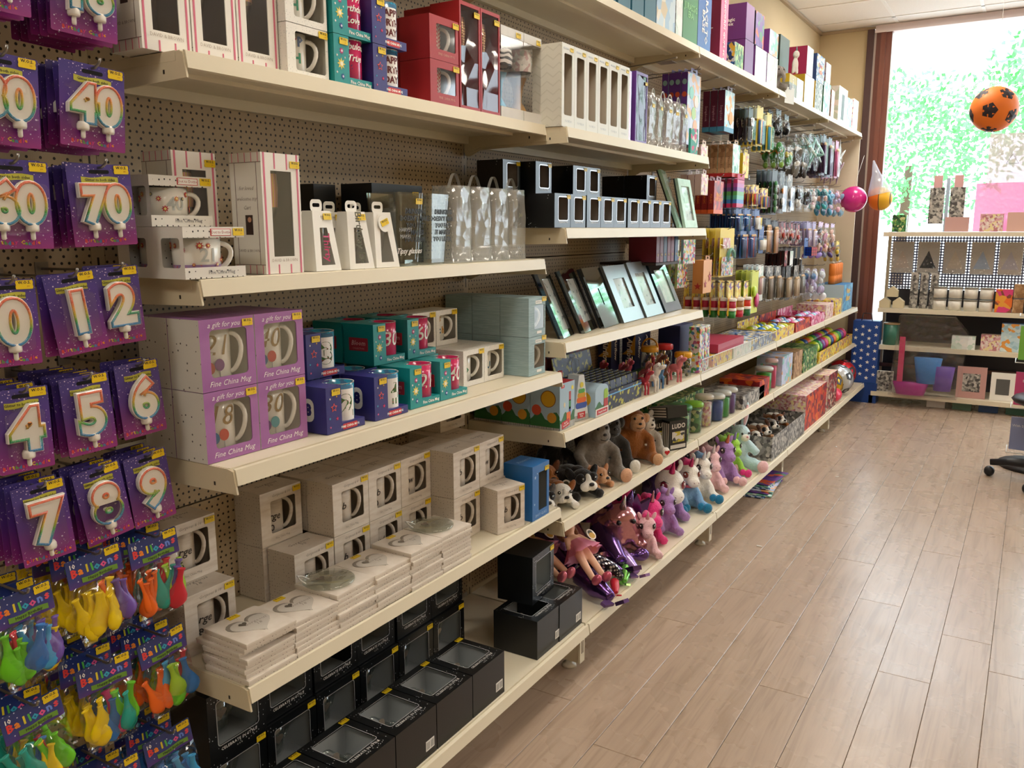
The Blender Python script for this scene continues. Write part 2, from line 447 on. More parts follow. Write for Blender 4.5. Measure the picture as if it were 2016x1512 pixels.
bay_names = ['behind the hanging candles and balloons', 'holding the boxed mugs', 'holding the photo frames and soft toys', 'behind the craft packs beside the photo frames', 'behind the dangling novelty toys', 'at the far end next to the window']
panel_me = {}
BAYS = []
for b in range(6):
    y0, y1 = YJ[b], YJ[b+1]
    t = thing('shelving_bay', 'cream perforated shelving bay ' + bay_names[b], 'shelving', (0, y0, 0), group='wall shelving bays')
    BAYS.append(t)
    for k, (z0, z1) in enumerate(panels):
        if k not in panel_me:
            panel_me[k] = MB().box(-0.014, 0.0, 0.015, 1.235, z0, z1).mesh('back_panel', PEG)
        obj('back_panel', panel_me[k], t)
    obj('upright', up_me, t)
    for lx in (None,):
        l = obj('base_leg', leg_me, t); obj('leg_front', legf_me, l); obj('foot', foot_me, l, (0.386, 0, 0)); obj('foot', foot_me, l, (0.03, 0, 0))
    if b == 5:
        obj('upright', up_me, t, (0, 1.25, 0)); l = obj('base_leg', leg_me, t, (0, 1.25, 0)); obj('leg_front', legf_me, l); obj('foot', foot_me, l, (0.386, 0, 0))
        obj('end_panel', MB().box(-0.02, 0.29, 1.262, 1.274, 0.9, 2.09).mesh('end_panel', CREAM), t)
LIP = 0.030
shelf_me = {}
def shelf(y0, y1, z, d, label, lip=LIP, ends=(True, True), strip=True):
    w = y1-y0; bay = BAYS[int(round((y0-YJ[0])/1.25))]
    key = (round(w, 3), d, lip)
    if key not in shelf_me:
        e = 0.004
        m = MB().box(0.004, d-0.019, e, w-e, -0.018, 0.0).box(d-0.019, d-0.013, e, w-e, -0.018, 0.0005).box(d-0.013, d-0.004, e, w-e, -0.018, -0.005)
        m.box(0.004, 0.02, e, w-e, -0.04, -0.018).box(d*0.55, d*0.55+0.03, 0.02, w-0.02, -0.026, -0.018)
        deck = m.mesh('deck', CREAM)
        m = MB()
        m.add([(d-0.005, e, 0.0005), (d+0.001, e, -0.001), (d+0.006, e, -lip), (d-0.004, e, -lip-0.001), (d-0.005, w-e, 0.0005), (d+0.001, w-e, -0.001), (d+0.006, w-e, -lip), (d-0.004, w-e, -lip-0.001)],
              [(0,1,2,3), (7,6,5,4), (1,0,4,5), (2,1,5,6), (3,2,6,7), (0,3,7,4)])
        lipm = m.mesh('front_lip', CREAM)
        pts = [(0.002, -0.066), (0.02, -0.07), (0.06, -0.052), (d+0.006, -0.046), (d-0.002, -0.004), (d-0.014, -0.001), (0.002, -0.001)]
        # bracket plate lies in x,z; prism extrudes along y
        br = MB().prism(pts, -0.002, 0.002).mat(1).box(d-0.055, d-0.051, -0.0026, 0.0026, -0.036, -0.029).mesh('end_bracket', [CREAM_D, mat('#2a2018', 0.8)])
        fl = MB().box(0.01, d-0.02, 0.0, 0.0035, -0.017, -0.0002).mesh('side_flange', CREAM_D)
        shelf_me[key] = (deck, lipm, br, fl)
    deck, lipm, br, fl = shelf_me[key]
    t = obj('shelf', deck, bay, (0, 0, z)); t['label'] = label
    obj('front_lip', lipm, t)
    if z == ZB: ends = (False, False)
    if ends[0]: obj('end_bracket', br, t, (0, 0.002, 0)); obj('side_flange', fl, t, (0, -0.0005, 0))
    if ends[1]: obj('end_bracket', br, t, (0, w-0.002, 0))
    return t
# x of the lip face, z of the deck (both in metres)
ZB, ZS1A, ZS2A, ZS3A, ZS5A = 0.1575, 0.525, 0.955, 1.295, 1.6825
ZS1B, ZS2B, ZS3B, ZS4B, ZS5B, ZS6 = 0.476, 0.765, 1.044, 1.386, 1.675, 2.115
DB, DA, DT, DB2, D6 = 0.4525, 0.35, 0.29, 0.358, 0.30
a, b_, c_, d_, e_, f_ = YJ[1:]
shelf(YJ[0], a, ZB, DB, 'floor-level cream shelf below the balloon packs')
shelf(a, b_, ZB, DB, 'floor-level cream shelf under the black gift boxes')
shelf(b_, c_, ZB, DB, 'floor-level cream shelf under the dolls and pink unicorns')
shelf(c_, d_, ZB, DB, 'floor-level cream shelf under the pastel unicorns and rabbit')
shelf(d_, e_, ZB, DB, 'floor-level cream shelf under the wire-fronted soft toy tray')
shelf(e_, f_, ZB, DB, 'floor-level cream shelf under the shiny footballs')
shelf(a, b_, ZS1A, DA, 'cream shelf carrying the marbled mug boxes and coaster stacks')
shelf(b_, c_, ZS1B, DB2, 'cream shelf carrying the plush dogs and monkey')
shelf(c_, d_, ZS1B, DB2, 'cream shelf carrying the green animal tubs')
shelf(d_, e_, ZS1B, DB2, 'cream shelf carrying the slime tubs and pink bottle')
shelf(e_, f_, ZS1B, DB2, 'cream shelf carrying the trays of coloured balls')
shelf(a, b_, ZS2A, DA, 'cream shelf carrying the purple and teal mug boxes')
shelf(b_, c_, ZS2B, DB2, 'cream shelf carrying the sensory ball boxes and toy horses')
shelf(c_, d_, ZS2B, DB2, 'cream shelf with the wire fence front')
shelf(d_, e_, ZS2B, DB2, 'cream shelf carrying the yellow counter trays of putty')
shelf(e_, f_, ZS2B, DB2, 'cream shelf carrying the water blaster carton')
shelf(a, b_, ZS3A, DT, 'cream shelf with scraped brown patch carrying the glass packs')
shelf(b_, c_, ZS3B, DB2, 'cream shelf carrying the row of tilted photo frames')
shelf(b_, c_, ZS4B, DB2, 'cream shelf carrying two rows of small black boxes')
shelf(a, b_, ZS5A, DT, 'cream shelf carrying the pink-striped and red gift boxes')
shelf(b_, c_, ZS5B, DB2, 'cream shelf carrying the row of tall cream boxes')
shelf(a, b_, ZS6, D6, 'topmost cream shelf above the red gift boxes')
shelf(b_, c_, ZS6, D6, 'topmost cream shelf with the blue boxes')
shelf(c_, d_, ZS6, D6, 'topmost cream shelf with the pink cut-out set')
shelf(d_, e_, ZS6, D6, 'topmost cream shelf with the yellow game boxes')
shelf(e_, f_, ZS6, D6, 'topmost cream shelf at the end by the window')
# ================================================================== product library
# every product is modelled facing -y with +x to its right; FACE turns it to look out over the aisle
FACE = R(90)
G = 0.0012                                   # hair gap that keeps neighbours from touching
CARTON = mat('#e9e4da', 0.6); WHITE = mat('#f2efe8', 0.45); GREYIN = mat('#b9b5aa', 0.8); BLACKC = mat('#101214', 0.35)
INK = mat('#2b2622', 0.6); SILVER = mat('#c9c9c6', 0.25, metal=0.9); CHROME = mat('#d8d8d8', 0.12, metal=1.0)
CHINA = mat('#f4f1e8', 0.18, coat=0.4); FILM = clear(); YEL = mat('#ecc913', 0.45); REDINK = mat('#c62b30', 0.5); WHITEINK = mat('#f6f3ee', 0.5); GOLD = mat('#a8823a', 0.35, metal=0.3)
def join(parts, name='mesh'):
    """join meshes (with an optional matrix each) into one mesh, keeping their materials"""
    mb = MB(); mats = []
    for p in parts:
        me, mx = p if isinstance(p, tuple) else (p, None)
        idx = []
        for m in me.materials:
            if m not in mats: mats.append(m)
            idx.append(mats.index(m))
        o = len(mb.v)
        for v in me.vertices: mb.v.append(tuple(mx @ v.co) if mx else tuple(v.co))
        for f in me.polygons:
            mb.f.append(tuple(i+o for i in f.vertices)); mb.m.append(idx[f.material_index] if idx else 0); mb.sm.append(f.use_smooth)
    return mb.mesh(name, mats)
def Tm(x, y, z, rx=0, ry=0, rz=0): return Matrix.Translation((x, y, z)) @ Euler((rx, ry, rz)).to_matrix().to_4x4()
def bend(me, r, name='print'):
    """wrap a flat print (x,z plane) round a vertical cylinder of radius r"""
    m2 = me.copy()
    for v in m2.vertices:
        a = v.co.x/r; rr = r - v.co.y
        v.co = (rr*math.sin(a), -rr*math.cos(a), v.co.z)
    return m2
# yellow price sticker with serrated ends
def _sticker():
    w, h = 0.024, 0.0135; pts = []
    n = 5
    for k in range(n): pts += [(w/2 + (0.0008 if k % 2 else 0), -h/2+h*k/(n-1))]
    for k in range(n): pts += [(-w/2 - (0.0008 if k % 2 else 0), h/2-h*k/(n-1))]
    plate = MB().prism(pts, -0.0008, 0).mesh('s', YEL)
    t = text_mesh('W.O.S.', 0.0062, INK, bold=0.0002, res=1); t2 = text_mesh('.99', 0.0042, mat('#b4571a', 0.5), res=1)
    return join([plate, (t, Tm(0, -0.001, 0.0032)), (t2, Tm(0.005, -0.001, -0.003))], 'price_sticker')
STICKER = _sticker()
def sticker(parent, x, y, z, rot=(0,0,0), s=1.0):
    return obj('price_sticker', STICKER, parent, (x, y, z), rot, s)
WB = {}
def window_box(w, d, h, win, side, front, inner=None, top=None, name='carton'):
    """carton with a rounded window cut in its front; win = (cx, cz, width, height, radius)"""
    inner = inner or GREYIN; top = top or side
    key = (w, d, h, win, side.name, front.name, inner.name, top.name)
    if key in WB: return WB[key]
    cx, cz, ww, wh, r = win; f, b = -d/2, d/2; e = 0.002; x0, x1 = -w/2, w/2
    m = MB()
    m.mat(0).quad((x0,b,0), (x0,f,0), (x0,f,h), (x0,b,h)).quad((x1,f,0), (x1,b,0), (x1,b,h), (x1,f,h)).quad((x1,b,0), (x0,b,0), (x0,b,h), (x1,b,h))
    m.quad((x0,b,0), (x1,b,0), (x1,f,0), (x0,f,0))
    m.mat(3).quad((x0,f,h), (x1,f,h), (x1,b,h), (x0,b,h))
    m.mat(1)
    o = rrect(w, h, 0.00001, 4, 0, h/2); i = rrect(ww, wh, max(r, 0.00001), 4, cx, cz)
    ring_face(m, o, i, f)
    n = len(i); m.add([(p[0],f,p[1]) for p in i]+[(p[0],f+e,p[1]) for p in i], [(k, (k+1)%n, (k+1)%n+n, k+n) for k in range(n)])
    m.mat(2); a0, a1, c0, c1 = x0+e, x1-e, e, h-e; bb = b-e; ff = f+e
    ring_face(m, [(p[0],p[1]) for p in i], rrect(a1-a0, c1-c0, 0.00001, 4, 0, h/2), ff)
    m.quad((a0,ff,c0), (a0,bb,c0), (a0,bb,c1), (a0,ff,c1)).quad((a1,bb,c0), (a1,ff,c0), (a1,ff,c1), (a1,bb,c1)).quad((a0,bb,c0), (a1,bb,c0), (a1,bb,c1), (a0,bb,c1))
    m.quad((a0,ff,c0), (a1,ff,c0), (a1,bb,c0), (a0,bb,c0)).quad((a0,bb,c1), (a1,bb,c1), (a1,ff,c1), (a0,ff,c1))
    WB[key] = m.mesh(name, [side, front, inner, top])
    return WB[key]
def pane(parent, win, d, m=None, name='window_film'):
    cx, cz, ww, wh, r = win
    return obj(name, MB().add([(p[0], -d/2+0.0016, p[1]) for p in rrect(ww-0.0006, wh-0.0006, max(r, 0.0001), 4, cx, cz)], [tuple(range(20))]).mesh(name, m or FILM), parent)
MUGS = {}
def mug_mesh(r=0.038, h=0.095, flare=1.0, m=None):
    key = (r, h, flare, (m or CHINA).name)
    if key not in MUGS:
        t = 0.0028
        MUGS[key] = MB().lathe([(r*0.72, 0), (r*0.8, 0.002), (r, 0.012), (r*flare, h*0.6), (r*flare*1.02, h), (r*flare*1.02-t, h), (r*flare-t, h*0.6), (r-t, 0.014), (0.001, 0.006)], 28, cap=False).mesh('mug', m or CHINA)
    return MUGS[key]
HND = {}
def handle_mesh(r=0.038, h=0.095, m=None, ear=0.021):
    key = (r, h, (m or CHINA).name, ear)
    if key not in HND:
        pts = []
        for k in range(13):
            a = R(100-200*k/12); u = math.cos(a)
            pts.append((r*0.97+ear*max(u, 0)*(1.0+0.25*math.sin(a)), 0, h*0.54+h*0.33*math.sin(a)))
        HND[key] = MB().tube(pts, 0.0046, 8).mesh('handle', m or CHINA)
    return HND[key]
def mug(parent, loc, r=0.038, h=0.095, rot=R(-52), m=None, flare=1.0, hm=None):
    g = obj('mug', mug_mesh(r, h, flare, m), parent, loc, (0, 0, rot)); obj('handle', handle_mesh(r, h, hm or m), g)
    return g
def plain_box(w, d, h, mats=None, bev=0.0012):
    """carton as (x,y,z) box sitting on z=0; mats = (sides, front, top)"""
    e = bev
    m = MB(); x, y = w/2, d/2
    m.mat(0).quad((-x,y,0), (-x,-y,0), (-x,-y,h), (-x,y,h)).quad((x,-y,0), (x,y,0), (x,y,h), (x,-y,h)).quad((x,y,0), (-x,y,0), (-x,y,h), (x,y,h)).quad((-x,y,0), (x,y,0), (x,-y,0), (-x,-y,0))
    m.mat(1).quad((-x,-y,0), (x,-y,0), (x,-y,h), (-x,-y,h))
    m.mat(2).quad((-x,-y,h), (x,-y,h), (x,y,h), (-x,y,h))
    mats = list(mats) if isinstance(mats, (list, tuple)) else [mats]*3
    while len(mats) < 3: mats.append(mats[0])
    return m.mesh('carton', mats)
def flat(w, h, m, r=0.0, name='print', n=4):
    """thin printed patch in the x,z plane facing -y"""
    key = ('flat', w, h, m.name, r, name)
    if key not in WB:
        WB[key] = (MB().prism(rrect(w, h, r, n), -0.0006, 0) if r else MB().box(-w/2, w/2, -0.0006, 0, -h/2, h/2)).mesh(name, m)
    return WB[key]
def disc(r, m, name='print', n=20, sx=1.0):
    key = ('disc', r, m.name, name, sx)
    if key not in WB:
        WB[key] = MB().prism([(r*sx*math.cos(2*pi*k/n), r*math.sin(2*pi*k/n)) for k in range(n)], -0.0006, 0).mesh(name, m)
    return WB[key]
def star(r, m, n=5, inner=0.42, name='star', th=0.0006):
    key = ('star', r, m.name, n, inner)
    if key not in WB:
        pts = []
        for k in range(2*n):
            a = pi/2+pi*k/n; q = r if k % 2 == 0 else r*inner
            pts.append((q*math.cos(a), q*math.sin(a)))
        WB[key] = MB().prism(pts, -th, 0).mesh(name, m)
    return WB[key]
# ornaments for printed fronts are joined into one 'artwork' mesh per design
ART = {}
def artwork(key, items):
    """items: (mesh, x, y, z[, roty]) placed on a front face"""
    if key not in ART:
        ART[key] = join([(it[0], Tm(it[1], it[2], it[3], 0, it[4] if len(it) > 4 else 0, it[5] if len(it) > 5 else 0)) for it in items], 'artwork')
    return ART[key]
def art(parent, key, items): return obj('artwork', artwork(key, items), parent)
# ================================================================== candle and balloon packs on hooks (first bay)
def _pcard(T):
    co = T.coord(); s = T.sep(co)
    g = T.ramp(T.math('ADD', T.math('MULTIPLY', s[2], 7.2), 1.0), [(0.0, lin('#a8307f')), (0.35, lin('#7b2c86')), (0.62, lin('#55308c')), (1.0, lin('#463a86'))])
    v = T.voronoi(co, 95); v2 = T.voronoi(co, 190)
    m = T.math('MAXIMUM', T.math('LESS_THAN', v.outputs['Distance'], 0.13), T.math('LESS_THAN', v2.outputs['Distance'], 0.13))
    return T.mix(m, g, lin('#d9c6e6'))
PCARD = tex('purple_starry_card', _pcard, 0.32, Coat_Weight=0.25)
WAX = mat('#f1ece2', 0.28, coat=0.5, name='pearly_white_wax')
def _rain(T):
    s = T.sep(T.coord())
    f = T.math('ADD', T.math('MULTIPLY', s[2], 15.0), 0.5)
    c = T.ramp(f, [(0.0, lin('#2f7fc0')), (0.22, lin('#2e93a8')), (0.36, lin('#3aa24a')), (0.52, lin('#c9b93a')), (0.66, lin('#e8a24c')), (0.82, lin('#e2603f')), (1.0, lin('#e0745a'))])
    return T.mix(T.math('LESS_THAN', T.voronoi(T.coord(), 900).outputs['Distance'], 0.2), c, lin('#fff6e0'))
RAINBOW = tex('rainbow_glitter_piping', _rain, 0.25, Coat_Weight=0.4)
def digit_mesh(s):
    key = ('digit', s)
    if key in TXT: return TXT[key]
    out = []
    for mode in (0, 1):
        cu = bpy.data.curves.new('digit', 'FONT'); cu.body = s; cu.size = 0.088 if len(s) == 1 else 0.076; cu.align_x = 'CENTER'; cu.align_y = 'CENTER'; cu.resolution_u = 6
        if mode == 0: cu.offset = 0.0062; cu.extrude = 0.004; cu.bevel_depth = 0.0022; cu.bevel_resolution = 2
        else: cu.fill_mode = 'NONE'; cu.offset = 0.0052; cu.bevel_depth = 0.0021; cu.bevel_resolution = 2
        cu.space_character = 1.02
        o = bpy.data.objects.new('digit', cu)
        me = bpy.data.meshes.new_from_object(o)
        bpy.data.objects.remove(o); bpy.data.curves.remove(cu)
        me.transform(Matrix.Rotation(R(90), 4, 'X'))
        if mode: me.transform(Matrix.Translation((0, -0.0062, 0)))
        me.materials.clear(); me.materials.append((WAX, RAINBOW)[mode])
        for p in me.polygons: p.use_smooth = mode == 1
        out.append(me)
    TXT[key] = out
    return out
def color_text(s, size, cols, space=0.62, wave=0.0, bold=0.0003, rot=0.0, tw=0.0):
    """lettering with its own colour for each letter, joined in one mesh"""
    parts = []; n = len(s); x = -(n-1)*size*space/2
    for i, ch in enumerate(s):
        if ch != ' ':
            parts.append((text_mesh(ch, size, mat(cols[i % len(cols)], 0.5), bold=bold, res=1), Tm(x, 0, wave*math.sin(i*1.0)*size, 0, rot+tw*math.sin(i*1.7), 0)))
        x += size*(space*0.72 if ch in 'il' else space*1.2 if ch in 'MWmw' else space)
    return join(parts, 'lettering')
def banner(w, h, m, name='banner'):
    pts = []; n = 8
    for k in range(n+1): x = -w/2+w*k/n; pts.append((x, -h/2+0.0012*math.sin(x*120)))
    for k in range(n, -1, -1): x = -w/2+w*k/n; pts.append((x, h/2+0.0012*math.sin(x*120)))
    return MB().prism(pts, -0.0004, 0).mesh(name, m)
YGREEN = mat('#b7b23c', 0.5); BGREEN = mat('#6f9a35', 0.5)
def candle_pack(num, w):
    h = 0.132
    t = thing('candle_pack', 'x', 'candle pack')
    obj('backing_card', MB().prism(rrect(w, h, 0.003, 3, 0, -h/2+0.012), -0.0003, 0.0003).mesh('backing_card', PCARD), t)
    obj('hang_slot', flat(0.034 if w > 0.1 else 0.026, 0.006, mat('#0c0a10', 0.9), 0.0028, 'hang_slot'), t, (0, -0.0004, 0))
    bw = min(w*0.62, 0.062); b = obj('banner', banner(bw, 0.0095, YGREEN), t, (0, -0.0005, -0.013))
    obj('lettering', text_mesh('Glitter to both sides', 0.0062, INK, bold=0.0001, res=1), b, (0, -0.0007, 0))
    obj('lettering', color_text('Birthday Candle', 0.0082, ['#e24a3a', '#d8348a', '#e98a2c', '#e4c52a', '#57a83a', '#2f8fc0'], 0.6, 0.12), t, (0, -0.0005, -0.111))
    body, pipe = digit_mesh(num)
    c = obj('number_candle', body, t, (0, -0.0075, -0.055)); obj('rainbow_piping', pipe, c)
    xs = (0,) if len(num) == 1 else (-0.021, 0.021)
    plug = MB().lathe([(0.0085, 0), (0.0095, 0.003), (0.0095, 0.009), (0.0075, 0.013)], 14)
    plug.lathe([(0.0022, -0.013), (0.0036, -0.011), (0.0036, 0.0)], 10)
    for x in xs:
        obj('candle_base', plug.mesh('candle_base', WAX) if 'plug' not in ART else ART['plug'], c, (x, 0, -0.043 if len(num) == 1 else -0.039))
    bw, bh = (0.062, 0.084) if len(num) == 1 else (0.098, 0.082)
    o = rrect(bw, bh, 0.01, 4); i = rrect(bw-0.008, bh-0.008, 0.008, 4); n = len(o)
    m = MB(); m.add([(p[0], -0.0006, p[1]) for p in o]+[(p[0], -0.0165, p[1]) for p in i], [(k, (k+1)%n, (k+1)%n+n, k+n) for k in range(n)]+[tuple(range(n, 2*n))])
    obj('blister', m.mesh('blister', clear('blister_film', (1, 1, 1), 0.05, 0.08)), t, (0, 0, -0.059))
    sticker(t, w/2-0.016, -0.001, 0.0035)
    return t
HOOKM = mat('#8f8a84', 0.3, metal=0.9)
def hook(L, label, loc, rad=0.0024, tip=True):
    t = thing('display_hook', label, 'display hook', loc, group='metal hooks on the perforated panel')
    obj('prong', MB().tube([(0.0015, 0, 0), (L*0.5, 0, 0.001), (L-0.015, 0, 0.003), (L-0.004, 0, 0.008), (L, 0, 0.016)] if tip else [(0.0015, 0, 0), (L, 0, 0.004)], rad, 6).mesh('prong', HOOKM), t)
    obj('plate', MB().box(0.001, 0.004, -0.012, 0.012, -0.014, 0.012).mesh('plate', HOOKM), t)
    return t
CANDLES = [  # number, y, z of the hang hole, roll, yaw, how many behind
    ('16', 0.725, 1.818, 2, 4, 5), ('18', 0.868, 1.805, 3, 4, 6),
    ('80', 0.722, 1.627, 3, 5, 6), ('40', 0.868, 1.632, 4, 4, 6),
    ('60', 0.722, 1.474, 1, 6, 6), ('70', 0.864, 1.476, -2, 5, 6),
    ('0', 0.697, 1.296, 0, 6, 2), ('1', 0.797, 1.302, -7, 8, 1), ('2', 0.878, 1.309, -3, 4, 1),
    ('4', 0.700, 1.128, 0, 6, 6), ('5', 0.805, 1.133, -3, 6, 6), ('6', 0.903, 1.142, -4, 4, 2),
    ('7', 0.712, 0.972, -4, 7, 4), ('8', 0.812, 0.974, -8, 6, 3), ('9', 0.905, 0.977, -6, 4, 3)]
NUMW = {'16': 'sixteen', '18': 'eighteen', '80': 'eighty', '40': 'forty', '60': 'sixty', '70': 'seventy', '0': 'zero', '1': 'one', '2': 'two', '4': 'four', '5': 'five', '6': 'six', '7': 'seven', '8': 'eight', '9': 'nine'}
ORD = ['second', 'third', 'fourth', 'fifth', 'sixth', 'seventh', 'eighth', 'ninth']
for num, y, z, roll, yw, nb in CANDLES:
    nw = NUMW[num]
    w = 0.082 if len(num) == 1 else 0.108
    p = candle_pack(num, w); p.location = (0.222, y, z); p.rotation_euler = (0, R(roll), FACE+R(-yw))
    tag(p, 'purple starry card with the rainbow number %s candle, frontmost on its hook' % nw, group='number candle packs')
    for k in range(nb):
        q = dup(p, (0.222-0.0195*(k+1), y+random.uniform(-0.004, 0.004), z+random.uniform(-0.003, 0.003)), (0, R(roll*0.4+random.uniform(-2, 2)), FACE+R(random.uniform(-4, 2))),
                'purple number %s candle pack, %s from the front of its hook' % (nw, ORD[k]), 'number candle packs', skip=('lettering', 'banner', 'hang_slot'))
        q.name = 'candle_pack'
    hook(0.246, 'metal hook holding the number %s candle packs' % nw, (0, y, z+0.004))
# ---- balloon packs
def _header(T):
    co = T.coord(); s = T.sep(co)
    g = T.ramp(T.math('ADD', T.math('MULTIPLY', s[2], 14), 0.85), [(0.0, lin('#6d2f86')), (0.5, lin('#2f3a80')), (1.0, lin('#22346e'))])
    v = T.voronoi(co, 120)
    return T.mix(T.math('LESS_THAN', v.outputs['Distance'], 0.13), g, lin('#d8dcf0'))
HEADER = tex('navy_starry_header', _header, 0.3, Coat_Weight=0.3)
BAG = crinkle('balloon_bag_film', 0.05, (1, 1, 1), 45, 0.1, 0.7)
BCOL = {'yellow': '#f2d000', 'orange': '#f06a12', 'green': '#6cc81e', 'blue': '#2c6fb8', 'teal': '#1e9a8a', 'purple': '#6a4aa0', 'red': '#d22a3c', 'sky': '#3fa0d8', 'pink': '#d63a80', 'lime': '#a8d820'}
def balloon_me(col):
    key = ('balloon', col)
    if key not in WB:
        m = MB(); prof = []
        for zz, rr in ((0.0, 0.004), (0.006, 0.011), (0.014, 0.0145), (0.024, 0.0145), (0.036, 0.011), (0.046, 0.007), (0.056, 0.0052), (0.066, 0.005), (0.068, 0.0066), (0.0705, 0.0066), (0.0705, 0.004), (0.064, 0.0035)): prof.append((rr, zz))
        m.lathe(prof, 12, cap=True)
        m.v = [(x*(1.0+0.15*math.sin(z*90)), y*0.42, z) for x, y, z in m.v]
        WB[key] = m.mesh('balloon', mat(BCOL[col], 0.35, name='rubber_'+col))
    return WB[key]
def balloon_pack(cols, seed, full=True):
    rd = random.Random(seed)
    t = thing('balloon_pack', 'x', 'balloon pack')
    w, hh = 0.094, 0.05
    h = obj('header_card', MB().prism(rrect(w, hh, 0.002, 2, 0, -0.017), -0.0012, 0.0012).mesh('header_card', HEADER) if 'hdr' not in ART else ART['hdr'], t); ART['hdr'] = h.data
    if full:
        obj('lettering', text_mesh('10', 0.011, WHITEINK, bold=0.0003, res=1), h, (-0.037, -0.0016, -0.003))
        key = 'bl'
        if key not in ART: ART[key] = color_text('Balloons', 0.019, ['#e8423e', '#f08a2c', '#e8d430', '#58b848', '#38a8c8', '#e85a98', '#6a8ae0', '#e24a5a'], 0.6, 0.06, 0.0008, 0.0, 0.12)
        obj('lettering', ART[key], h, (0.004, -0.0016, -0.016))
        key = 'blb'
        if key not in ART: ART[key] = banner(0.062, 0.009, BGREEN)
        b = obj('banner', ART[key], h, (0.006, -0.0014, -0.0325)); obj('lettering', text_mesh('Happy Birthday', 0.0068, INK, bold=0.0001, res=1), b, (0, -0.0009, 0))
        sticker(t, 0.032, -0.0018, 0.0)
    cols = [c for c in cols for _ in (0, 1)][:14] if full else cols
    n = len(cols)
    for i, c in enumerate(cols):
        x = -0.036+0.072*(i+0.5)/n+rd.uniform(-0.005, 0.005); y = (-0.011, -0.004, 0.004)[i % 3]+rd.uniform(-0.0015, 0.0015)
        obj('balloon', balloon_me(c), t, (x, y, -0.142+rd.uniform(0, 0.018)), (R(rd.uniform(-8, 8)), R(rd.uniform(-16, 16)), R(rd.uniform(-25, 25))), rd.uniform(0.95, 1.2))
    if 'bag' not in ART:
        m = MB(); m.smooth = True; nx, nz = 10, 10; W2, Z0, Z1 = 0.05, -0.152, -0.04
        for sgn in (-1, 1):
            vs_ = []; fs = []
            for j in range(nz+1):
                for i in range(nx+1):
                    u = -1+2*i/nx; v = j/nz; x = W2*u*(0.86+0.14*math.sin(v*2.4)); bulge = 0.021*(1-u**4)*math.sin(pi*min(1, 0.05+0.95*(1-v)**0.8))**0.7
                    vs_.append((x, sgn*(bulge+0.0016*math.sin(i*2.3+j*1.7)*(1-u*u)+0.0013), Z0+(Z1-Z0)*v))
            for j in range(nz):
                for i in range(nx):
                    a = j*(nx+1)+i; q = (a, a+1, a+nx+2, a+nx+1); fs.append(q if sgn < 0 else q[::-1])
            m.add(vs_, fs)
        ART['bag'] = m.mesh('bag', BAG)
    obj('bag', ART['bag'], t)
    return t
PACKS = [  # y, z, colours of the balloons, seed, behind
    (0.660, 0.815, ['green', 'green', 'red', 'blue', 'sky', 'yellow', 'purple'], 1, 2, 'with green and blue balloons at the picture edge'),
    (0.783, 0.838, ['yellow', 'yellow', 'yellow', 'yellow', 'yellow', 'orange', 'purple', 'teal', 'teal'], 2, 4, 'with mostly yellow balloons below the number 8 candle'),
    (0.897, 0.832, ['orange', 'orange', 'orange', 'teal', 'red', 'purple', 'lime', 'blue', 'blue'], 3, 3, 'with mostly orange balloons below the number 9 candle'),
    (0.655, 0.626, ['teal', 'teal', 'blue', 'yellow', 'red', 'green', 'green', 'orange'], 4, 2, 'with teal and green balloons at the picture edge'),
    (0.783, 0.640, ['yellow', 'yellow', 'yellow', 'blue', 'pink', 'green', 'teal', 'purple', 'red'], 5, 4, 'with yellow, green and pink balloons in the middle row'),
    (0.897, 0.640, ['orange', 'orange', 'sky', 'green', 'lime', 'red', 'blue', 'pink'], 6, 3, 'with orange balloons beside the stack of coasters'),
    (0.655, 0.445, ['yellow', 'yellow', 'red', 'blue'], 7, 1, 'cut off by the lower left corner'),
    (0.783, 0.440, ['pink', 'blue', 'green', 'yellow', 'red'], 8, 2, 'in the bottom row with only its header showing'),
    (0.893, 0.447, ['sky', 'blue', 'sky', 'blue', 'sky', 'blue', 'sky'], 9, 2, 'with only blue balloons in the bottom row')]
for y, z, cols, sd, nb, where in PACKS:
    p = balloon_pack(cols, sd); p.location = (0.235, y, z); p.rotation_euler = (0, R(random.uniform(-8, -2)), FACE-R(random.uniform(2, 8)))
    tag(p, 'clear bag of balloons ' + where, group='balloon packs')
    for k in range(nb):
        q = dup(p, (0.235-0.047*(k+1), y+random.uniform(-0.006, 0.004), z+random.uniform(-0.004, 0.006)), (0, R(random.uniform(-4, 3)), FACE-R(random.uniform(0, 6))),
                '%s balloon pack on the hook %s' % (ORD[k], where), 'balloon packs')
        q.name = 'balloon_pack'
    hook(0.262, 'metal hook holding the balloon packs ' + where, (0, y, z+0.004))
# ================================================================== bay of boxed mugs and glasses
def sc(parent, s, size, m, x, y, z, rot=(0,0,0), **kw): return text(s, size, m, parent, (x, y, z), rot, **kw)
def place(t, xf, yl, z, d, w, rz=0.0):
    """stand a product with its front at x = xf, its left edge at y = yl, on height z"""
    t.location = (xf-d/2, yl+w/2, z+G); t.rotation_euler = (0, 0, FACE+R(rz))
    return t
PINK = mat('#d8708a', 0.5); PLUMFILM = mat('#4e4144', 0.35)
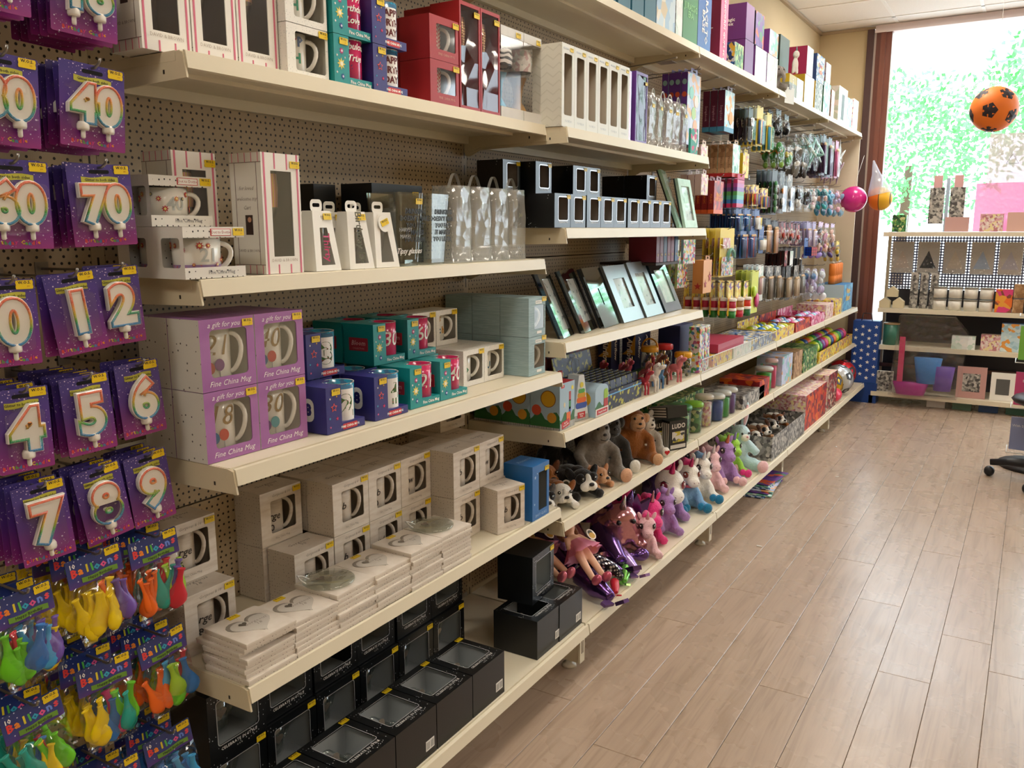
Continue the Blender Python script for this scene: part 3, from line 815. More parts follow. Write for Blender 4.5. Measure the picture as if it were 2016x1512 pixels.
# ---- tall white gift box with pink stripes and a dark window
TW, TD, TH = 0.1, 0.088, 0.232
def _tallart():
    it = []
    for x in (-0.043, 0.043): it.append((flat(0.004, TH, PINK), x, -TD/2, TH/2))
    for x in (-0.016, 0.016):
        it.append((flat(0.003, 0.03, PINK), x, -TD/2, TH-0.015)); it.append((flat(0.003, 0.018, PINK), x, -TD/2, 0.009))
    it.append((text_mesh('DAVID & BROWN', 0.0085, mat('#b9aca0', 0.5), res=1), 0, -TD/2-0.0007, 0.026))
    n = 6
    # left side panel: thin frame, pink grid at the top and foot, verse and a small picture
    L = -TW/2
    thin = mat('#8a7a72', 0.6)
    for (y0, z0, w, h) in ((0, 0.214, TD, 0.0012), (0, 0.018, TD, 0.0012), (-0.03, 0.116, 0.0012, 0.196), (0.03, 0.116, 0.0012, 0.196)):
        it.append((flat(w, h, thin), L, y0, z0, 0, R(-90)))
    for k in range(5):
        for z0 in (0.223, 0.009): it.append((flat(0.0014, 0.018, PINK), L, -0.036+0.018*k, z0, 0, R(-90)))
    for s_, z0 in (('for loved', 0.165), ('welcome my', 0.145), ('Cart', 0.128)): it.append((text_mesh(s_, 0.011, mat('#9b8f88', 0.6), shear=0.3, res=1), L-0.0007, 0, z0, 0, R(-90)))
    it.append((flat(0.02, 0.038, mat('#3a2a24', 0.4)), L, -0.004, 0.095, 0, R(-90)))
    it.append((disc(0.005, mat('#b98a6e', 0.6)), L-0.0008, -0.006, 0.105, 0, R(-90)))
    it.append((text_mesh('DAVID & BROWN', 0.0075, mat('#8a7a72', 0.6), res=1), L-0.0007, 0, 0.045, 0, R(-90)))
    return it
TWIN = (0, 0.116, 0.054, 0.165, 0.0)
def tall_gift(z_gold=True):
    t = thing('tall_gift_box', 'x', 'gift box')
    obj('carton', window_box(TW, TD, TH, TWIN, mat('#e2ddd2', 0.5), mat('#f0ece4', 0.45), PLUMFILM), t)
    art(t, 'tallgift', _tallart())
    g = obj('champagne_glass', MB().lathe([(0.026, 0.004), (0.004, 0.01), (0.0035, 0.075), (0.012, 0.095), (0.021, 0.13), (0.0225, 0.17), (0.021, 0.205), (0.02, 0.205), (0.0215, 0.17), (0.02, 0.13), (0.01, 0.098)], 18, cap=False).mesh('champagne_glass', clear('thin_glass', (0.93, 0.93, 0.93), 0.08, 0.05)), t)
    gm = tex('gold_pink_stripes', lambda T: T.mix(T.math('GREATER_THAN', T.math('SINE', T.math('MULTIPLY', T.sep(T.coord())[0], 900)), 0.2), lin('#d8b25a'), lin('#e59a9a')), 0.3, Metallic=0.5)
    obj('gilt_band', MB().lathe([(0.0215, 0.13), (0.0232, 0.165), (0.0218, 0.195)], 18, cap=False).mesh('gilt_band', gm), g)
    pane(t, TWIN, TD)
    sticker(t, 0.036, -TD/2-0.001, TH-0.02)
    return t
tg = tall_gift()
place(tg, 0.235, 0.955, ZS5A, TD, TW); tag(tg, 'tall white box with pink stripes, leftmost on the shelf above', group='pink-striped tall gift boxes')
for (xf, yl, z, lb) in ((0.235, 1.058, ZS5A, 'tall white box with pink stripes, second on the shelf above'), (0.235, 1.161, ZS5A, 'tall white box with pink stripes beside the stacked letter mugs'),
                        (0.165, 1.048, ZS3A, 'tall pink-striped box standing behind the polka dot mug boxes'), (0.272, 1.166, ZS3A, 'tall pink-striped box with a small portrait beside the white sleeves')):
    q = dup(tg, (0, 0, 0), None, lb); place(q, xf, yl, z, TD, TW)
# ---- speckled white letter mug boxes
SPECK = tex('white_speckled_card', lambda T: T.mix(T.math('LESS_THAN', T.voronoi(T.coord(), 260).outputs['Distance'], 0.16), lin('#efece4'), lin('#8f959c')), 0.5)
def letter_mug(rows, w=0.115, d=0.09, h=0.1, win=None):
    t = thing('letter_mug_box', 'x', 'mug box')
    win = win or (0.008, h*0.5, w*0.74, h*0.74, 0.006)
    obj('carton', window_box(w, d, h, win, SPECK, SPECK, GREYIN), t)
    g = mug(t, (0.0, 0.006, 0.003), 0.032, h-0.014)
    z = h*0.72
    for s_, cols in rows:
        key = 'mugrow'+s_+str(cols)
        if key not in ART: ART[key] = bend(color_text(s_, 0.026, cols, 0.62, 0, 0.0012), 0.0328)
        obj('lettering', ART[key], g, (0, 0, z-0.003), (0, 0, R(18))); z -= 0.032
    sticker(t, w/2-0.014, -d/2-0.001, h-0.009)
    return t
LC = ['#c8556a', '#4a8f6a', '#2f6f8f', '#c98a2c', '#7a5a9a', '#8a3a3a']
lm = letter_mug([('APP', ['#5a9aa8', '#c8405a', '#6a7a9a']), ('TH', ['#8a8a4a', '#4a9a7a'])])
place(lm, 0.255, 1.265, ZS5A, 0.09, 0.115); tag(lm, 'white speckled letter mug box, lower of two beside teal boxes', group='white speckled mug boxes')
q = dup(lm, (0,0,0), None, 'white speckled letter mug box, upper of two cut by the frame'); place(q, 0.255, 1.265, ZS5A+0.1015, 0.09, 0.115)
for num, word, col, xf, yl, z, lb in (('2', 'TO', ['#3a9a4a'], 0.247, 1.868, ZS2A, 'white speckled mug box with a green number two'), ('30', 'YOU', ['#7ab0c8', '#8a9a9a'], 0.247, 1.972, ZS2A, 'white speckled mug box with a pale blue thirty next to blue boxes'),
                          ('18', '18th', ['#b03a3a', '#d8b88a'], 0.13, 1.905, ZS2A+0.1015, 'white speckled mug box standing on the upper level behind')):
    q = letter_mug([(num, col), (word, LC)], w=0.102, d=0.088, win=(0.004, 0.05, 0.078, 0.072, 0.006)); place(q, xf, yl, z, 0.088, 0.102); tag(q, lb, group='white speckled mug boxes')
for (xf, yl, z, lb) in ((0.155, 1.868, ZS2A, 'white speckled mug box behind the green number two box'), (0.155, 1.972, ZS2A, 'white speckled mug box behind the pale blue thirty box'), (0.13, 1.80, ZS2A+0.1015, 'white speckled mug box half hidden behind the upper teal box')):
    q = dup(q, (0,0,0), None, lb); place(q, xf, yl, z, 0.088, 0.102)
# ---- open-fronted mug boxes (teal with flowers, navy with stars)
def open_carton(w, d, h, m, pw=0.046, tray=0.018):
    key = ('open', w, d, h, m.name)
    if key not in WB:
        x0, x1, f, b = -w/2, w/2, -d/2, d/2; p = x0+pw
        mb = MB().box(x0, p, f, b, 0, h).box(p, x1, f, b, 0, tray).box(p, x1, b-0.003, b, tray, h).box(p, x0+w*0.62, f+d*0.62, b-0.003, h-0.002, h)
        WB[key] = mb.mesh('carton', m)
    return WB[key]
TEAL = tex('teal_card', lambda T: T.mix(T.noise(T.coord(), 30, 2), lin('#118a8c'), lin('#16999a')), 0.4)
NAVY = tex('navy_card', lambda T: T.mix(T.noise(T.coord(), 30, 2), lin('#2c2a6e'), lin('#343180')), 0.4)
MAG = tex('magenta_flower_china', lambda T: T.mix(T.math('LESS_THAN', T.voronoi(T.coord(), 120).outputs['Distance'], 0.2), lin('#c9285e'), lin('#7a3a7c')), 0.2, Coat_Weight=0.4)
def flower(r, c1, c2): return join([(star(r, mat(c1, 0.5), 8, 0.5), Tm(0, 0, 0)), (disc(r*0.35, mat(c2, 0.5)), Tm(0, -0.0008, 0))])
def daisy_art(w, d, h):
    x = -w/2+0.021; f = -d/2
    return [(flower(0.0125, '#f0d86a', '#f6f0d8'), x, f, h*0.42), (flower(0.007, '#d8408a', '#f6e6f0'), x+0.002, f, h*0.68), (flower(0.0065, '#3a4aa0', '#e6ecf6'), x+0.004, f, h*0.17),
            (star(0.003, WHITEINK), x-0.012, f, h*0.58), (star(0.0025, WHITEINK), x+0.012, f, h*0.56), (star(0.003, WHITEINK), x-0.013, f, h*0.24), (star(0.0025, mat('#e8c84a', 0.5)), x+0.014, f, h*0.83),
            (text_mesh('Fine China Mug', 0.0105, WHITEINK, bold=0.0002, res=1), 0.022, f-0.0007, 0.009),
            (flat(0.06, 0.032, mat('#b03040', 0.5), 0.002), -w/2, 0.0, h*0.5, 0, R(-90)), (text_mesh('Bloom', 0.017, mat('#e8b0b0', 0.5), shear=0.2, bold=0.0003, res=1), -w/2-0.0008, 0.0, h*0.53, 0, R(-90)),
            (text_mesh('COLLECTION', 0.006, mat('#e8b0b0', 0.5), res=1), -w/2-0.0008, 0.0, h*0.40, 0, R(-90))]
def stars_art(w, d, h, side='8'):
    x = -w/2+0.02; f = -d/2
    return [(star(0.010, mat('#e8605a', 0.5), 5, 0.5), x+0.003, f, h*0.55), (star(0.006, mat('#2c2a6e', 0.5), 5, 0.5), x+0.003, f-0.0006, h*0.55), (star(0.0045, mat('#d83a6a', 0.5)), x+0.012, f, h*0.3), (star(0.003, mat('#4aa0c8', 0.5)), x-0.01, f, h*0.33), (star(0.0025, WHITEINK), x-0.008, f, h*0.75),
            (star(0.0025, mat('#e8b84a', 0.5)), x+0.012, f, h*0.78), (star(0.003, mat('#d86a9a', 0.5)), x-0.009, f, h*0.14),
            (flat(0.045, 0.012, REDINK, 0.002), 0.012, f, 0.0085), (text_mesh('FINE CHINA MUG', 0.0072, WHITEINK, bold=0.0002, res=1), 0.012, f-0.0007, 0.0085),
            (flat(0.032, 0.05, WHITEINK, 0.014), -w/2, 0.004, h*0.48, 0, R(-90)), (text_mesh(side, 0.034, NAVY, bold=0.002, res=2), -w/2-0.0008, 0.004, h*0.48, 0, R(-90))]
OW, OD, OH = 0.118, 0.096, 0.1
def open_mug(kind, word):
    t = thing(kind+'_mug_box', 'x', 'mug box')
    if kind == 'teal':
        obj('carton', open_carton(OW, OD, OH, TEAL), t); art(t, 'daisy', daisy_art(OW, OD, OH)); mm = MAG
    else:
        obj('carton', open_carton(OW, OD, OH, NAVY), t); art(t, 'starry', stars_art(OW, OD, OH)); mm = tex('aqua_patch_china', lambda T: T.mix(T.math('GREATER_THAN', T.noise(T.coord(), 40, 2), 0.52), lin('#2a8fb0'), lin('#3a6a8a')), 0.2, Coat_Weight=0.4)
    g = obj('mug', mug_mesh(0.034, OH-0.004, 1.0, mm), t, (0.021, -0.008, 0.003), (0, 0, R(-30)))
    obj('inside', MB().lathe([(0.0335, OH-0.0035), (0.0352, OH-0.0035), (0.0352, OH-0.0032), (0.031, OH-0.02), (0.0005, 0.01)], 24, cap=False).mesh('inside', CHINA), g)
    if kind == 'teal':
        size = 0.05 if len(word) <= 2 else 0.02
        if len(word) <= 3: obj('lettering', bend(text_mesh(word, size, WHITEINK, shear=0.15, bold=0.0005), 0.0348), g, (0, 0, 0.054), (0, 0, R(20)))
        else:
            for i, s_ in enumerate(word.split('/')): obj('lettering', bend(text_mesh(s_, 0.019, WHITEINK, shear=0.25, bold=0.0004), 0.0348), g, (0, 0, 0.082-0.024*i), (0, 0, R(16)))
    else:
        obj('patch', bend(MB().add([(x, 0, z) for x, z in [(-0.022+0.0055*i, 0.012+0.072*j) for j in (0, 1) for i in range(9)]], [(i, i+1, i+10, i+9) for i in range(8)]).mesh('patch', WHITEINK), 0.0346), g, (0, 0, 0), (0, 0, R(14)))
        if '/' in word:
            for i, s_ in enumerate(word.split('/')): obj('lettering', bend(text_mesh(s_, 0.02, mat('#6a2a2a', 0.5), bold=0.0009, res=2), 0.035), g, (0, 0, 0.072-0.021*i), (0, 0, R(14)))
        else:
            key = 'navn'+word
            obj('lettering', bend(text_mesh(word, 0.062, tex('patchwork_print', lambda T: T.ramp(T.voronoi(T.coord(), 180).outputs['Distance'], [(0.0, lin('#7a3a2a')), (0.4, lin('#3a7a3a')), (0.7, lin('#3a2a3a'))], 'CONSTANT'), 0.5), bold=0.004), 0.0351), g, (0, 0, 0.046), (0, 0, R(14)))
    sticker(t, -0.03, -OD/2-0.001, OH-0.012)
    return t
GT = 'teal flowered mug boxes'; GN = 'navy starry mug boxes'
for kind, word, xf, yl, z, lb in (
    ('teal', 'Happy/Birthday/Love', 0.265, 1.352+0.035, ZS5A+OH+G, 'teal flowered mug box, upper one beside white letter mugs'), ('teal', 'Fabulous/True', 0.265, 1.352+0.035, ZS5A, 'teal flowered mug box, lower one beside white letter mugs'),
    ('navy', 'HAPPY/BIRTH/DAY', 0.27, 1.505, ZS5A+OH+G, 'navy starry mug box, upper one beside the red boxes'), ('navy', 'HAPPY/BIRTH/DAY', 0.27, 1.505, ZS5A, 'navy starry mug box, lower one beside the red boxes'),
    ('navy', '2', 0.312, 1.272, ZS2A, 'navy starry mug box with a green number two at the front'), ('navy', '4', 0.312, 1.425, ZS2A, 'navy starry mug box with a red number four at the front'),
    ('navy', '3', 0.215, 1.318, ZS2A+0.1015, 'navy starry mug box with the number three on the second layer'),
    ('teal', '21', 0.302, 1.566, ZS2A, 'teal flowered mug box with number twenty-one on the bottom layer'), ('teal', '40', 0.302, 1.687, ZS2A, 'teal flowered mug box with number forty on the bottom layer'),
    ('teal', '30', 0.21, 1.545, ZS2A+OH+G, 'teal flowered mug box with number thirty on the top layer'), ('teal', '60', 0.21, 1.676, ZS2A+OH+G, 'teal flowered mug box with number sixty on the top layer')):
    q = open_mug(kind, word); place(q, xf, yl, z, OD, OW); tag(q, lb, group=GT if kind == 'teal' else GN)
    if kind == 'teal' and z > ZS2A+0.1 and z < 1.2: pass
    if word in ('2', '4', '21', '40'):
        r = dup(q, (0,0,0), None, lb.replace(' at the front', '').replace(' on the bottom layer', '')+', the second one behind'); place(r, xf-OD-0.004, yl+random.uniform(-0.006, 0.004), z, OD, OW)
        if word in ('2', '4'):
            pass
for (word, xf, yl, lb) in (('30', 0.108, 1.545, 'teal flowered mug box behind the number thirty box on top'), ('60', 0.108, 1.676, 'teal flowered mug box behind the number sixty box on top'), ('3', 0.112, 1.322, 'navy starry mug box behind the number three box')):
    k = 'navy' if word == '3' else 'teal'; q = open_mug(k, word); place(q, xf, yl, ZS2A+OH+G, OD, OW); tag(q, lb, group=GT if k == 'teal' else GN)
for o in [o for o in C.objects if o.get('label') == 'navy starry mug box with the number three on the second layer']: o.location.z = ZS2A+OH+2*G
# ---- purple mug boxes, two by two, two deep
PUR = tex('purple_sheen_card', lambda T: T.mix(T.noise(T.scale(T.coord(), (3, 1, 6)), 4, 1), lin('#94559a'), lin('#b07ab2')), 0.35)
PSIDE = dots('grey_dotted_card', '#d8d4cc', '#5a5552', 62, 0.115, 0.75)
PW_, PD_, PH_ = 0.1255, 0.088, 0.1325
PWIN = (0.002, 0.068, 0.086, 0.088, 0.008)
def gold_mug(num, cols):
    t = thing('purple_mug_box', 'x', 'mug box')
    obj('carton', window_box(PW_, PD_, PH_, PWIN, PSIDE, PUR, mat('#dedace', 0.8), PUR), t)
    obj('lettering', text_mesh('a gift for you', 0.0135, WHITEINK, shear=0.35, res=2, space=1.05), t, (-0.008, -PD_/2-0.0007, 0.121)); obj('lettering', text_mesh('Fine China Mug', 0.0145, WHITEINK, shear=0.35, res=2, space=1.05), t, (0.0, -PD_/2-0.0007, 0.0125))
    g = mug(t, (0.002, 0.006, 0.004), 0.034, 0.112)
    obj('lettering', bend(text_mesh(num, 0.054, mat('#9a7a3e', 0.4), shear=0.25, res=3), 0.0352), g, (0, 0, 0.075), (0, 0, R(26)))
    for i, (c, a, z) in enumerate(zip(cols, (-24, 6, 34), (0.036, 0.034, 0.04))):
        r = 0.0358; obj('balloon_print', disc(0.0115, mat(c, 0.3), 'balloon_print', sx=0.8), g, (r*math.sin(R(a)), -r*math.cos(R(a)), z), (0, 0, R(a)))
        obj('string_print', flat(0.0007, 0.02, mat('#7a7a8a', 0.6)), g, (r*math.sin(R(a)), -r*math.cos(R(a)), z-0.021), (0, 0, R(a)))
    pane(t, PWIN, PD_)
    sticker(t, PW_/2-0.016, -PD_/2-0.001, PH_-0.012)
    return t
wd = {'21': 'twenty-one', '40': 'forty', '18': 'eighteen', '30': 'thirty'}
for num, cols, i, j in (('21', ('#3a7ab0', '#d8604a', '#7a3a8a'), 0, 1), ('40', ('#d89a3a', '#3a7ac0', '#c83030'), 1, 1), ('18', ('#b04a8a', '#3a8ac8', '#d84028'), 0, 0), ('30', ('#c82a2a', '#7a4a9a', '#3aa0b0'), 1, 0)):
    q = gold_mug(num, cols); place(q, 0.284, 0.99+i*0.128, ZS2A+j*(PH_+0.0012), PD_, PW_); tag(q, 'purple mug box with gold number %s and printed balloons' % wd[num], group='purple mug boxes')
    r = dup(q, (0,0,0), None, 'purple mug box standing behind the number %s one' % wd[num], skip=('lettering', 'window_film')); place(r, 0.284-PD_-0.0015, 0.99+i*0.128, ZS2A+j*(PH_+0.0012), PD_, PW_)
# ---- polka dot mug boxes on the glass shelf
POLKA = dots('white_polka_card', '#e6e2da', '#2c2624', 85, 0.16, 0.15)
KW, KD, KH = 0.134, 0.095, 0.091
def polka(num, floral):
    t = thing('polka_mug_box', 'x', 'mug box')
    key = ('polka',)
    if key not in WB:
        x0, x1, f, b = -KW/2, KW/2, -KD/2, KD/2; m = MB()
        m.box(x0, x1, f, b, 0, 0.0015).box(x0, x1, f, f+0.0015, 0.0015, 0.02).box(x0, x1, f, b, KH-0.0015, KH).box(x0, x1, f, f+0.0015, KH-0.019, KH-0.0015).box(x0, x1, b-0.0015, b, 0.0015, KH-0.0015)
        # left side with a window in it
        sd = MB(); ring_face(sd, rrect(KD, KH, 0.00001, 4, 0, KH/2), rrect(0.05, 0.052, 0.006, 4, 0.012, KH/2), 0)
        for v in range(len(sd.v)): p = sd.v[v]; sd.v[v] = (x0, p[0]*-1, p[2])
        m.add(sd.v, sd.f)
        WB[key] = m.mesh('carton', [POLKA])
    obj('carton', WB[key], t)
    g = mug(t, (-0.004, 0, 0.004), 0.041, 0.066, flare=1.03, rot=R(-30))
    obj('lettering', bend(text_mesh(num, 0.034, mat('#b9bdb9', 0.35), bold=0.0006), 0.0432), g, (0, 0, 0.036), (0, 0, R(22)))
    for i in range(9):
        a = -80+i*20+random.uniform(-5, 5); z = random.choice((0.02, 0.054, 0.046, 0.028)); r = 0.0437
        fk = ('fl', i % 4, floral[0])
        if fk not in ART: ART[fk] = flower(random.uniform(0.004, 0.008), random.choice(floral), '#e8d88a')
        obj('flower_print', ART[fk], g, (r*math.sin(R(a)), -r*math.cos(R(a)), z), (0, 0, R(a)))
    if num == '21': obj('band', MB().lathe([(0.0405, 0.012), (0.0428, 0.02)], 28, cap=False).mesh('band', tex('lilac_floral_band', lambda T: T.mix(T.math('LESS_THAN', T.voronoi(T.coord(), 150).outputs['Distance'], 0.25), lin('#a88ab8'), lin('#d86a6a')), 0.3)), g)
    obj('label', join([(flat(0.045, 0.0125, REDINK, 0.001), Tm(0, 0, 0)), (flat(0.042, 0.0105, WHITEINK, 0.001), Tm(0, -0.0004, 0)), (text_mesh('Dot to Dottie', 0.0075, mat('#a83a4a', 0.5), res=1), Tm(0, -0.0012, 0))], 'label'), t, (0.014, -KD/2-0.0002, KH-0.0095))
    obj('lettering', text_mesh('Fine China Mug', 0.0095, mat('#5a5a62', 0.5), res=1), t, (0.012, -KD/2-0.0005, 0.0105))
    sticker(t, KW/2-0.013, -KD/2-0.0008, KH-0.009)
    return t
k1 = polka('21', ['#b86a7a', '#6a8a6a', '#c84a3a']); place(k1, 0.287, 0.968, ZS3A, KD, KW); tag(k1, 'polka dot mug box with silver twenty-one, in front', group='polka dot mug boxes')
k2 = polka('40', ['#c8303a', '#d8885a', '#6a6a6a']); place(k2, 0.197, 0.974, ZS3A+KH+0.001, KD, KW); tag(k2, 'polka dot mug box with silver forty and red flowers, on top', group='polka dot mug boxes')
q = dup(k1, (0,0,0), None, 'polka dot mug box in the lower row, behind the front one'); place(q, 0.189, 0.972, ZS3A, KD, KW)
# ---- white paper sleeves holding flute glasses
SLEEVE = mat('#f1eee6', 0.5); THIN = clear('thin_glass', (0.93, 0.93, 0.93), 0.08, 0.05)
def sleeve(word, col, badge=False):
    t = thing('glass_sleeve', 'x', 'glass pack')
    w, h, d = 0.078, 0.125, 0.06
    m = MB()
    def fr(y, s):   # A-shaped face with a tall slot
        o = [(-w/2, 0), (w/2, 0), (w*0.36, h), (-w*0.36, h)]; i = [(-0.02, 0.012), (0.022, 0.012), (0.01, h*0.72), (-0.012, h*0.72)]
        m.add([(p[0], y+0.016*s*(p[1]/h), p[1]) for p in o+i], [(k, (k+1)%4, (k+1)%4+4, k+4) for k in range(4)])
    fr(-d/2, 1); fr(d/2, -1)
    m.add([(-w/2,-d/2,0), (-w/2,d/2,0), (-w*0.36,d/2-0.016,h), (-w*0.36,-d/2+0.016,h)], [(0,1,2,3)]); m.add([(w/2,-d/2,0), (w/2,d/2,0), (w*0.36,d/2-0.016,h), (w*0.36,-d/2+0.016,h)], [(0,1,2,3)])
    m.quad((-w/2,-d/2,0), (w/2,-d/2,0), (w/2,d/2,0), (-w/2,d/2,0)).quad((-w*0.36,-d/2+0.016,h), (w*0.36,-d/2+0.016,h), (w*0.36,d/2-0.016,h), (-w*0.36,d/2-0.016,h))
    obj('sleeve', m.mesh('sleeve', SLEEVE), t)
    k = MB(); ring_face(k, rrect(0.036, 0.026, 0.009, 4, 0, h+0.011), rrect(0.022, 0.008, 0.0035, 4, 0, h+0.012), 0.0); obj('hang_tab', k.mesh('hang_tab', SLEEVE), t)
    obj('flute_glass', MB().lathe([(0.024, 0.003), (0.003, 0.008), (0.003, 0.03), (0.012, 0.045), (0.016, 0.08), (0.017, 0.115), (0.016, 0.115), (0.015, 0.08)], 16, cap=False).mesh('flute_glass', THIN), t)
    if word: obj('lettering', text_mesh(word, 0.024, mat(col, 0.5), shear=0.15, bold=0.0004, res=2), t, (0.0, -d/2+0.0035, 0.05), (R(7), R(84), 0))
    if badge: obj('badge', disc(0.02, SLEEVE, 'badge'), t, (0.0, -d/2+0.009, 0.1), (R(-7), 0, 0)); sticker(t, 0, -d/2+0.008, 0.102, (R(-7), R(-20), 0))
    else: sticker(t, 0.014, -d/2+0.0125, 0.113, (R(-7), 0, 0))
    return t
GS_ = 'white paper sleeves with flute glasses'
for wd_, col, bd, xf, yl, rz, lb in (('Thirty', '#c83a70', False, 0.272, 1.30, 2, 'white paper glass sleeve with pink Thirty lettering'), ('Birthday Drinks', '#6a6a5a', False, 0.272, 1.408, -2, 'white paper glass sleeve with grey drinks lettering'), ('', '#000000', True, 0.272, 1.497, -3, 'white paper glass sleeve with a round badge')):
    q = sleeve(wd_, col, bd); place(q, xf, yl, ZS3A, 0.06, 0.078, rz); tag(q, lb, group=GS_)
    r = sleeve('', col); place(r, xf-0.075, yl+0.01, ZS3A, 0.06, 0.078, rz); tag(r, 'white paper glass sleeve behind the one ' + ('with pink lettering' if wd_ == 'Thirty' else 'with grey lettering' if wd_ else 'with the badge'), group=GS_)
# ---- printed beer glasses in front of a black box
GLASSM = clear('heavy_glass', (0.9, 0.93, 0.92), 0.1, 0.05)
def beer_glass(full):
    t = thing('beer_glass', 'x', 'beer glass')
    m = MB(); wt, wb, h = 0.052, 0.04, 0.172
    for s, hh0 in ((1.0, 0.0), (0.92, 0.014)):
        o = rrect(2*wb*s, 2*wb*s, 0.012, 4); i = rrect(2*wt*s, 2*wt*s, 0.014, 4); n = len(o)
        m.add([(p[0], p[1], hh0) for p in o]+[(p[0], p[1], h) for p in i], [(k, (k+1)%n, (k+1)%n+n, k+n) for k in range(n)]+[tuple(range(n))])
    obj('tumbler', m.mesh('tumbler', GLASSM), t)
    y = lambda z: -(wb+(wt-wb)*z/h)-0.0008
    tl = math.atan2(wt-wb, h)
    for i, s_ in enumerate(('DRINKING', "DOESN'T MAKE", 'YOU FAT', 'IT MAKES', 'YOU LEAN')):
        z = 0.128-0.0165*i; obj('lettering', text_mesh(s_, 0.0165, mat('#141414', 0.5), bold=0.0005, res=1), t, (0.016, y(z), z), (tl, 0, 0))
    if full:
        obj('lettering', text_mesh('Tipsy glasses', 0.0185, WHITEINK, shear=0.35, bold=0.0002, res=2), t, (-0.004, y(0.035), 0.035), (tl, 0, 0))
        for i, s_ in enumerate(('HARVEY', 'MAKES')): obj('lettering', text_mesh(s_, 0.013, mat('#b9bdbd', 0.5), res=1), t, (-0.02, y(0.085-0.016*i), 0.085-0.016*i), (tl, 0, 0))
        sticker(t, 0.026, y(0.15)-0.001, 0.152, (tl, 0, 0))
    return t
b1 = beer_glass(True); place(b1, 0.275, 1.572, ZS3A, 0.1, 0.1); tag(b1, 'printed beer glass with white script in front of black box', group='printed beer glasses')
b2 = beer_glass(False); place(b2, 0.275, 1.682, ZS3A, 0.1, 0.1, 4); tag(b2, 'printed beer glass next to the bagged wine glasses', group='printed beer glasses')
q = thing('black_carton', 'large plain black box behind the printed beer glasses', 'box'); obj('carton', plain_box(0.2, 0.1, 0.198, [mat('#15181a', 0.5)]*3), q); place(q, 0.155, 1.62, ZS3A, 0.1, 0.2); sticker(q, 0.07, -0.0515, 0.175)
q = thing('black_carton', 'plain black box further back, left of the printed glasses', 'box'); obj('carton', plain_box(0.075, 0.045, 0.195, [mat('#15181a', 0.5)]*3), q); place(q, 0.055, 1.525, ZS3A, 0.045, 0.075)
# ---- wine glasses in clear carrier bags
CBAG = frosted('frosted_bag_film', (0.95, 0.96, 0.93), 0.2, 0.1)
def glass_bag():
    t = thing('wine_glass_bag', 'x', 'wine glass')
    obj('wine_glass', MB().lathe([(0.034, 0.004), (0.0045, 0.01), (0.0038, 0.075), (0.012, 0.09), (0.034, 0.125), (0.038, 0.155), (0.033, 0.195), (0.0315, 0.195), (0.036, 0.155), (0.032, 0.126), (0.01, 0.094)], 20, cap=False).mesh('wine_glass', THIN), t)
    w, d, h = 0.086, 0.075, 0.197
    m = MB(); m.smooth = True
    o = rrect(w, d, 0.012, 4); n = len(o); lv = []
    for j, (z, s) in enumerate(((0.0008, 1.0), (0.06, 0.97), (0.12, 1.02), (0.18, 0.95), (h, 0.93))):
        lv += [(p[0]*s+0.002*math.sin(7*p[1]*100+j), p[1]*s+0.002*math.cos(9*p[0]*100+j*2), z) for p in o]
    m.add(lv, [(j*n+k, j*n+(k+1)%n, (j+1)*n+(k+1)%n, (j+1)*n+k) for j in range(4) for k in range(n)]+[tuple(range(n))])
    obj('bag', m.mesh('bag', CBAG), t)
    pts = [(-0.026+0.052*k/10, -0.01, h-0.006+0.038*math.sin(pi*k/10)) for k in range(11)]
    obj('bag_handle', MB().add([(p[0], p[1]+e, p[2]) for p in pts for e in (-0.005, 0.005)], [(2*k, 2*k+1, 2*k+3, 2*k+2) for k in range(10)]).mesh('bag_handle', frosted('handle_film', (0.9, 0.92, 0.9), 0.3, 0.1)), t)
    obj('lettering', text_mesh('30', 0.018, mat('#9a9a7a', 0.5), res=1), t, (0.004, -d/2-0.004, 0.125))
    return t
gb = glass_bag(); place(gb, 0.277, 1.792, ZS3A, 0.08, 0.09); tag(gb, 'bagged wine glass, nearest the printed beer glasses', group='wine glasses in clear carrier bags')
for i, lb in enumerate(('bagged wine glass, second from the beer glasses', 'bagged wine glass, third from the beer glasses', 'bagged wine glass at the end of its shelf')):
    q = dup(gb, (0,0,0), None, lb); place(q, 0.277, 1.885+0.093*i, ZS3A, 0.08, 0.09, random.uniform(-4, 4))
# ---- red boxes
RED = tex('deep_red_card', lambda T: T.mix(T.noise(T.coord(), 20, 2), lin('#a32026'), lin('#ad282c')), 0.45)
RW, RD_, RH = 0.118, 0.092, 0.1
RWIN = (0.008, 0.054, 0.08, 0.058, 0.004)
rm = thing('red_mug_box', 'red china mug box, lower of the front pair', 'mug box', group='red mug boxes')
obj('carton', window_box(RW, RD_, RH, RWIN, RED, RED, mat('#6d665e', 0.8)), rm)
obj('lettering', text_mesh('FINE CHINA MUG', 0.0085, mat('#d8a08a', 0.5), res=1), rm, (0.008, -RD_/2-0.0007, 0.014))
zig = tex('red_zigzag_china', lambda T: T.mix(T.math('GREATER_THAN', T.math('SINE', T.math('ADD', T.math('MULTIPLY', T.sep(T.coord())[2], 700), T.math('MULTIPLY', T.math('PINGPONG', T.sep(T.coord())[0], 0.004), 1500))), 0.1), lin('#c8342a'), lin('#e8c0a0')), 0.25)
mug(rm, (0.0, 0.006, 0.003), 0.032, 0.09, m=zig, hm=CHINA); pane(rm, RWIN, RD_); sticker(rm, RW/2-0.012, -RD_/2-0.001, RH-0.012)
place(rm, 0.277, 1.703, ZS5A, RD_, RW)
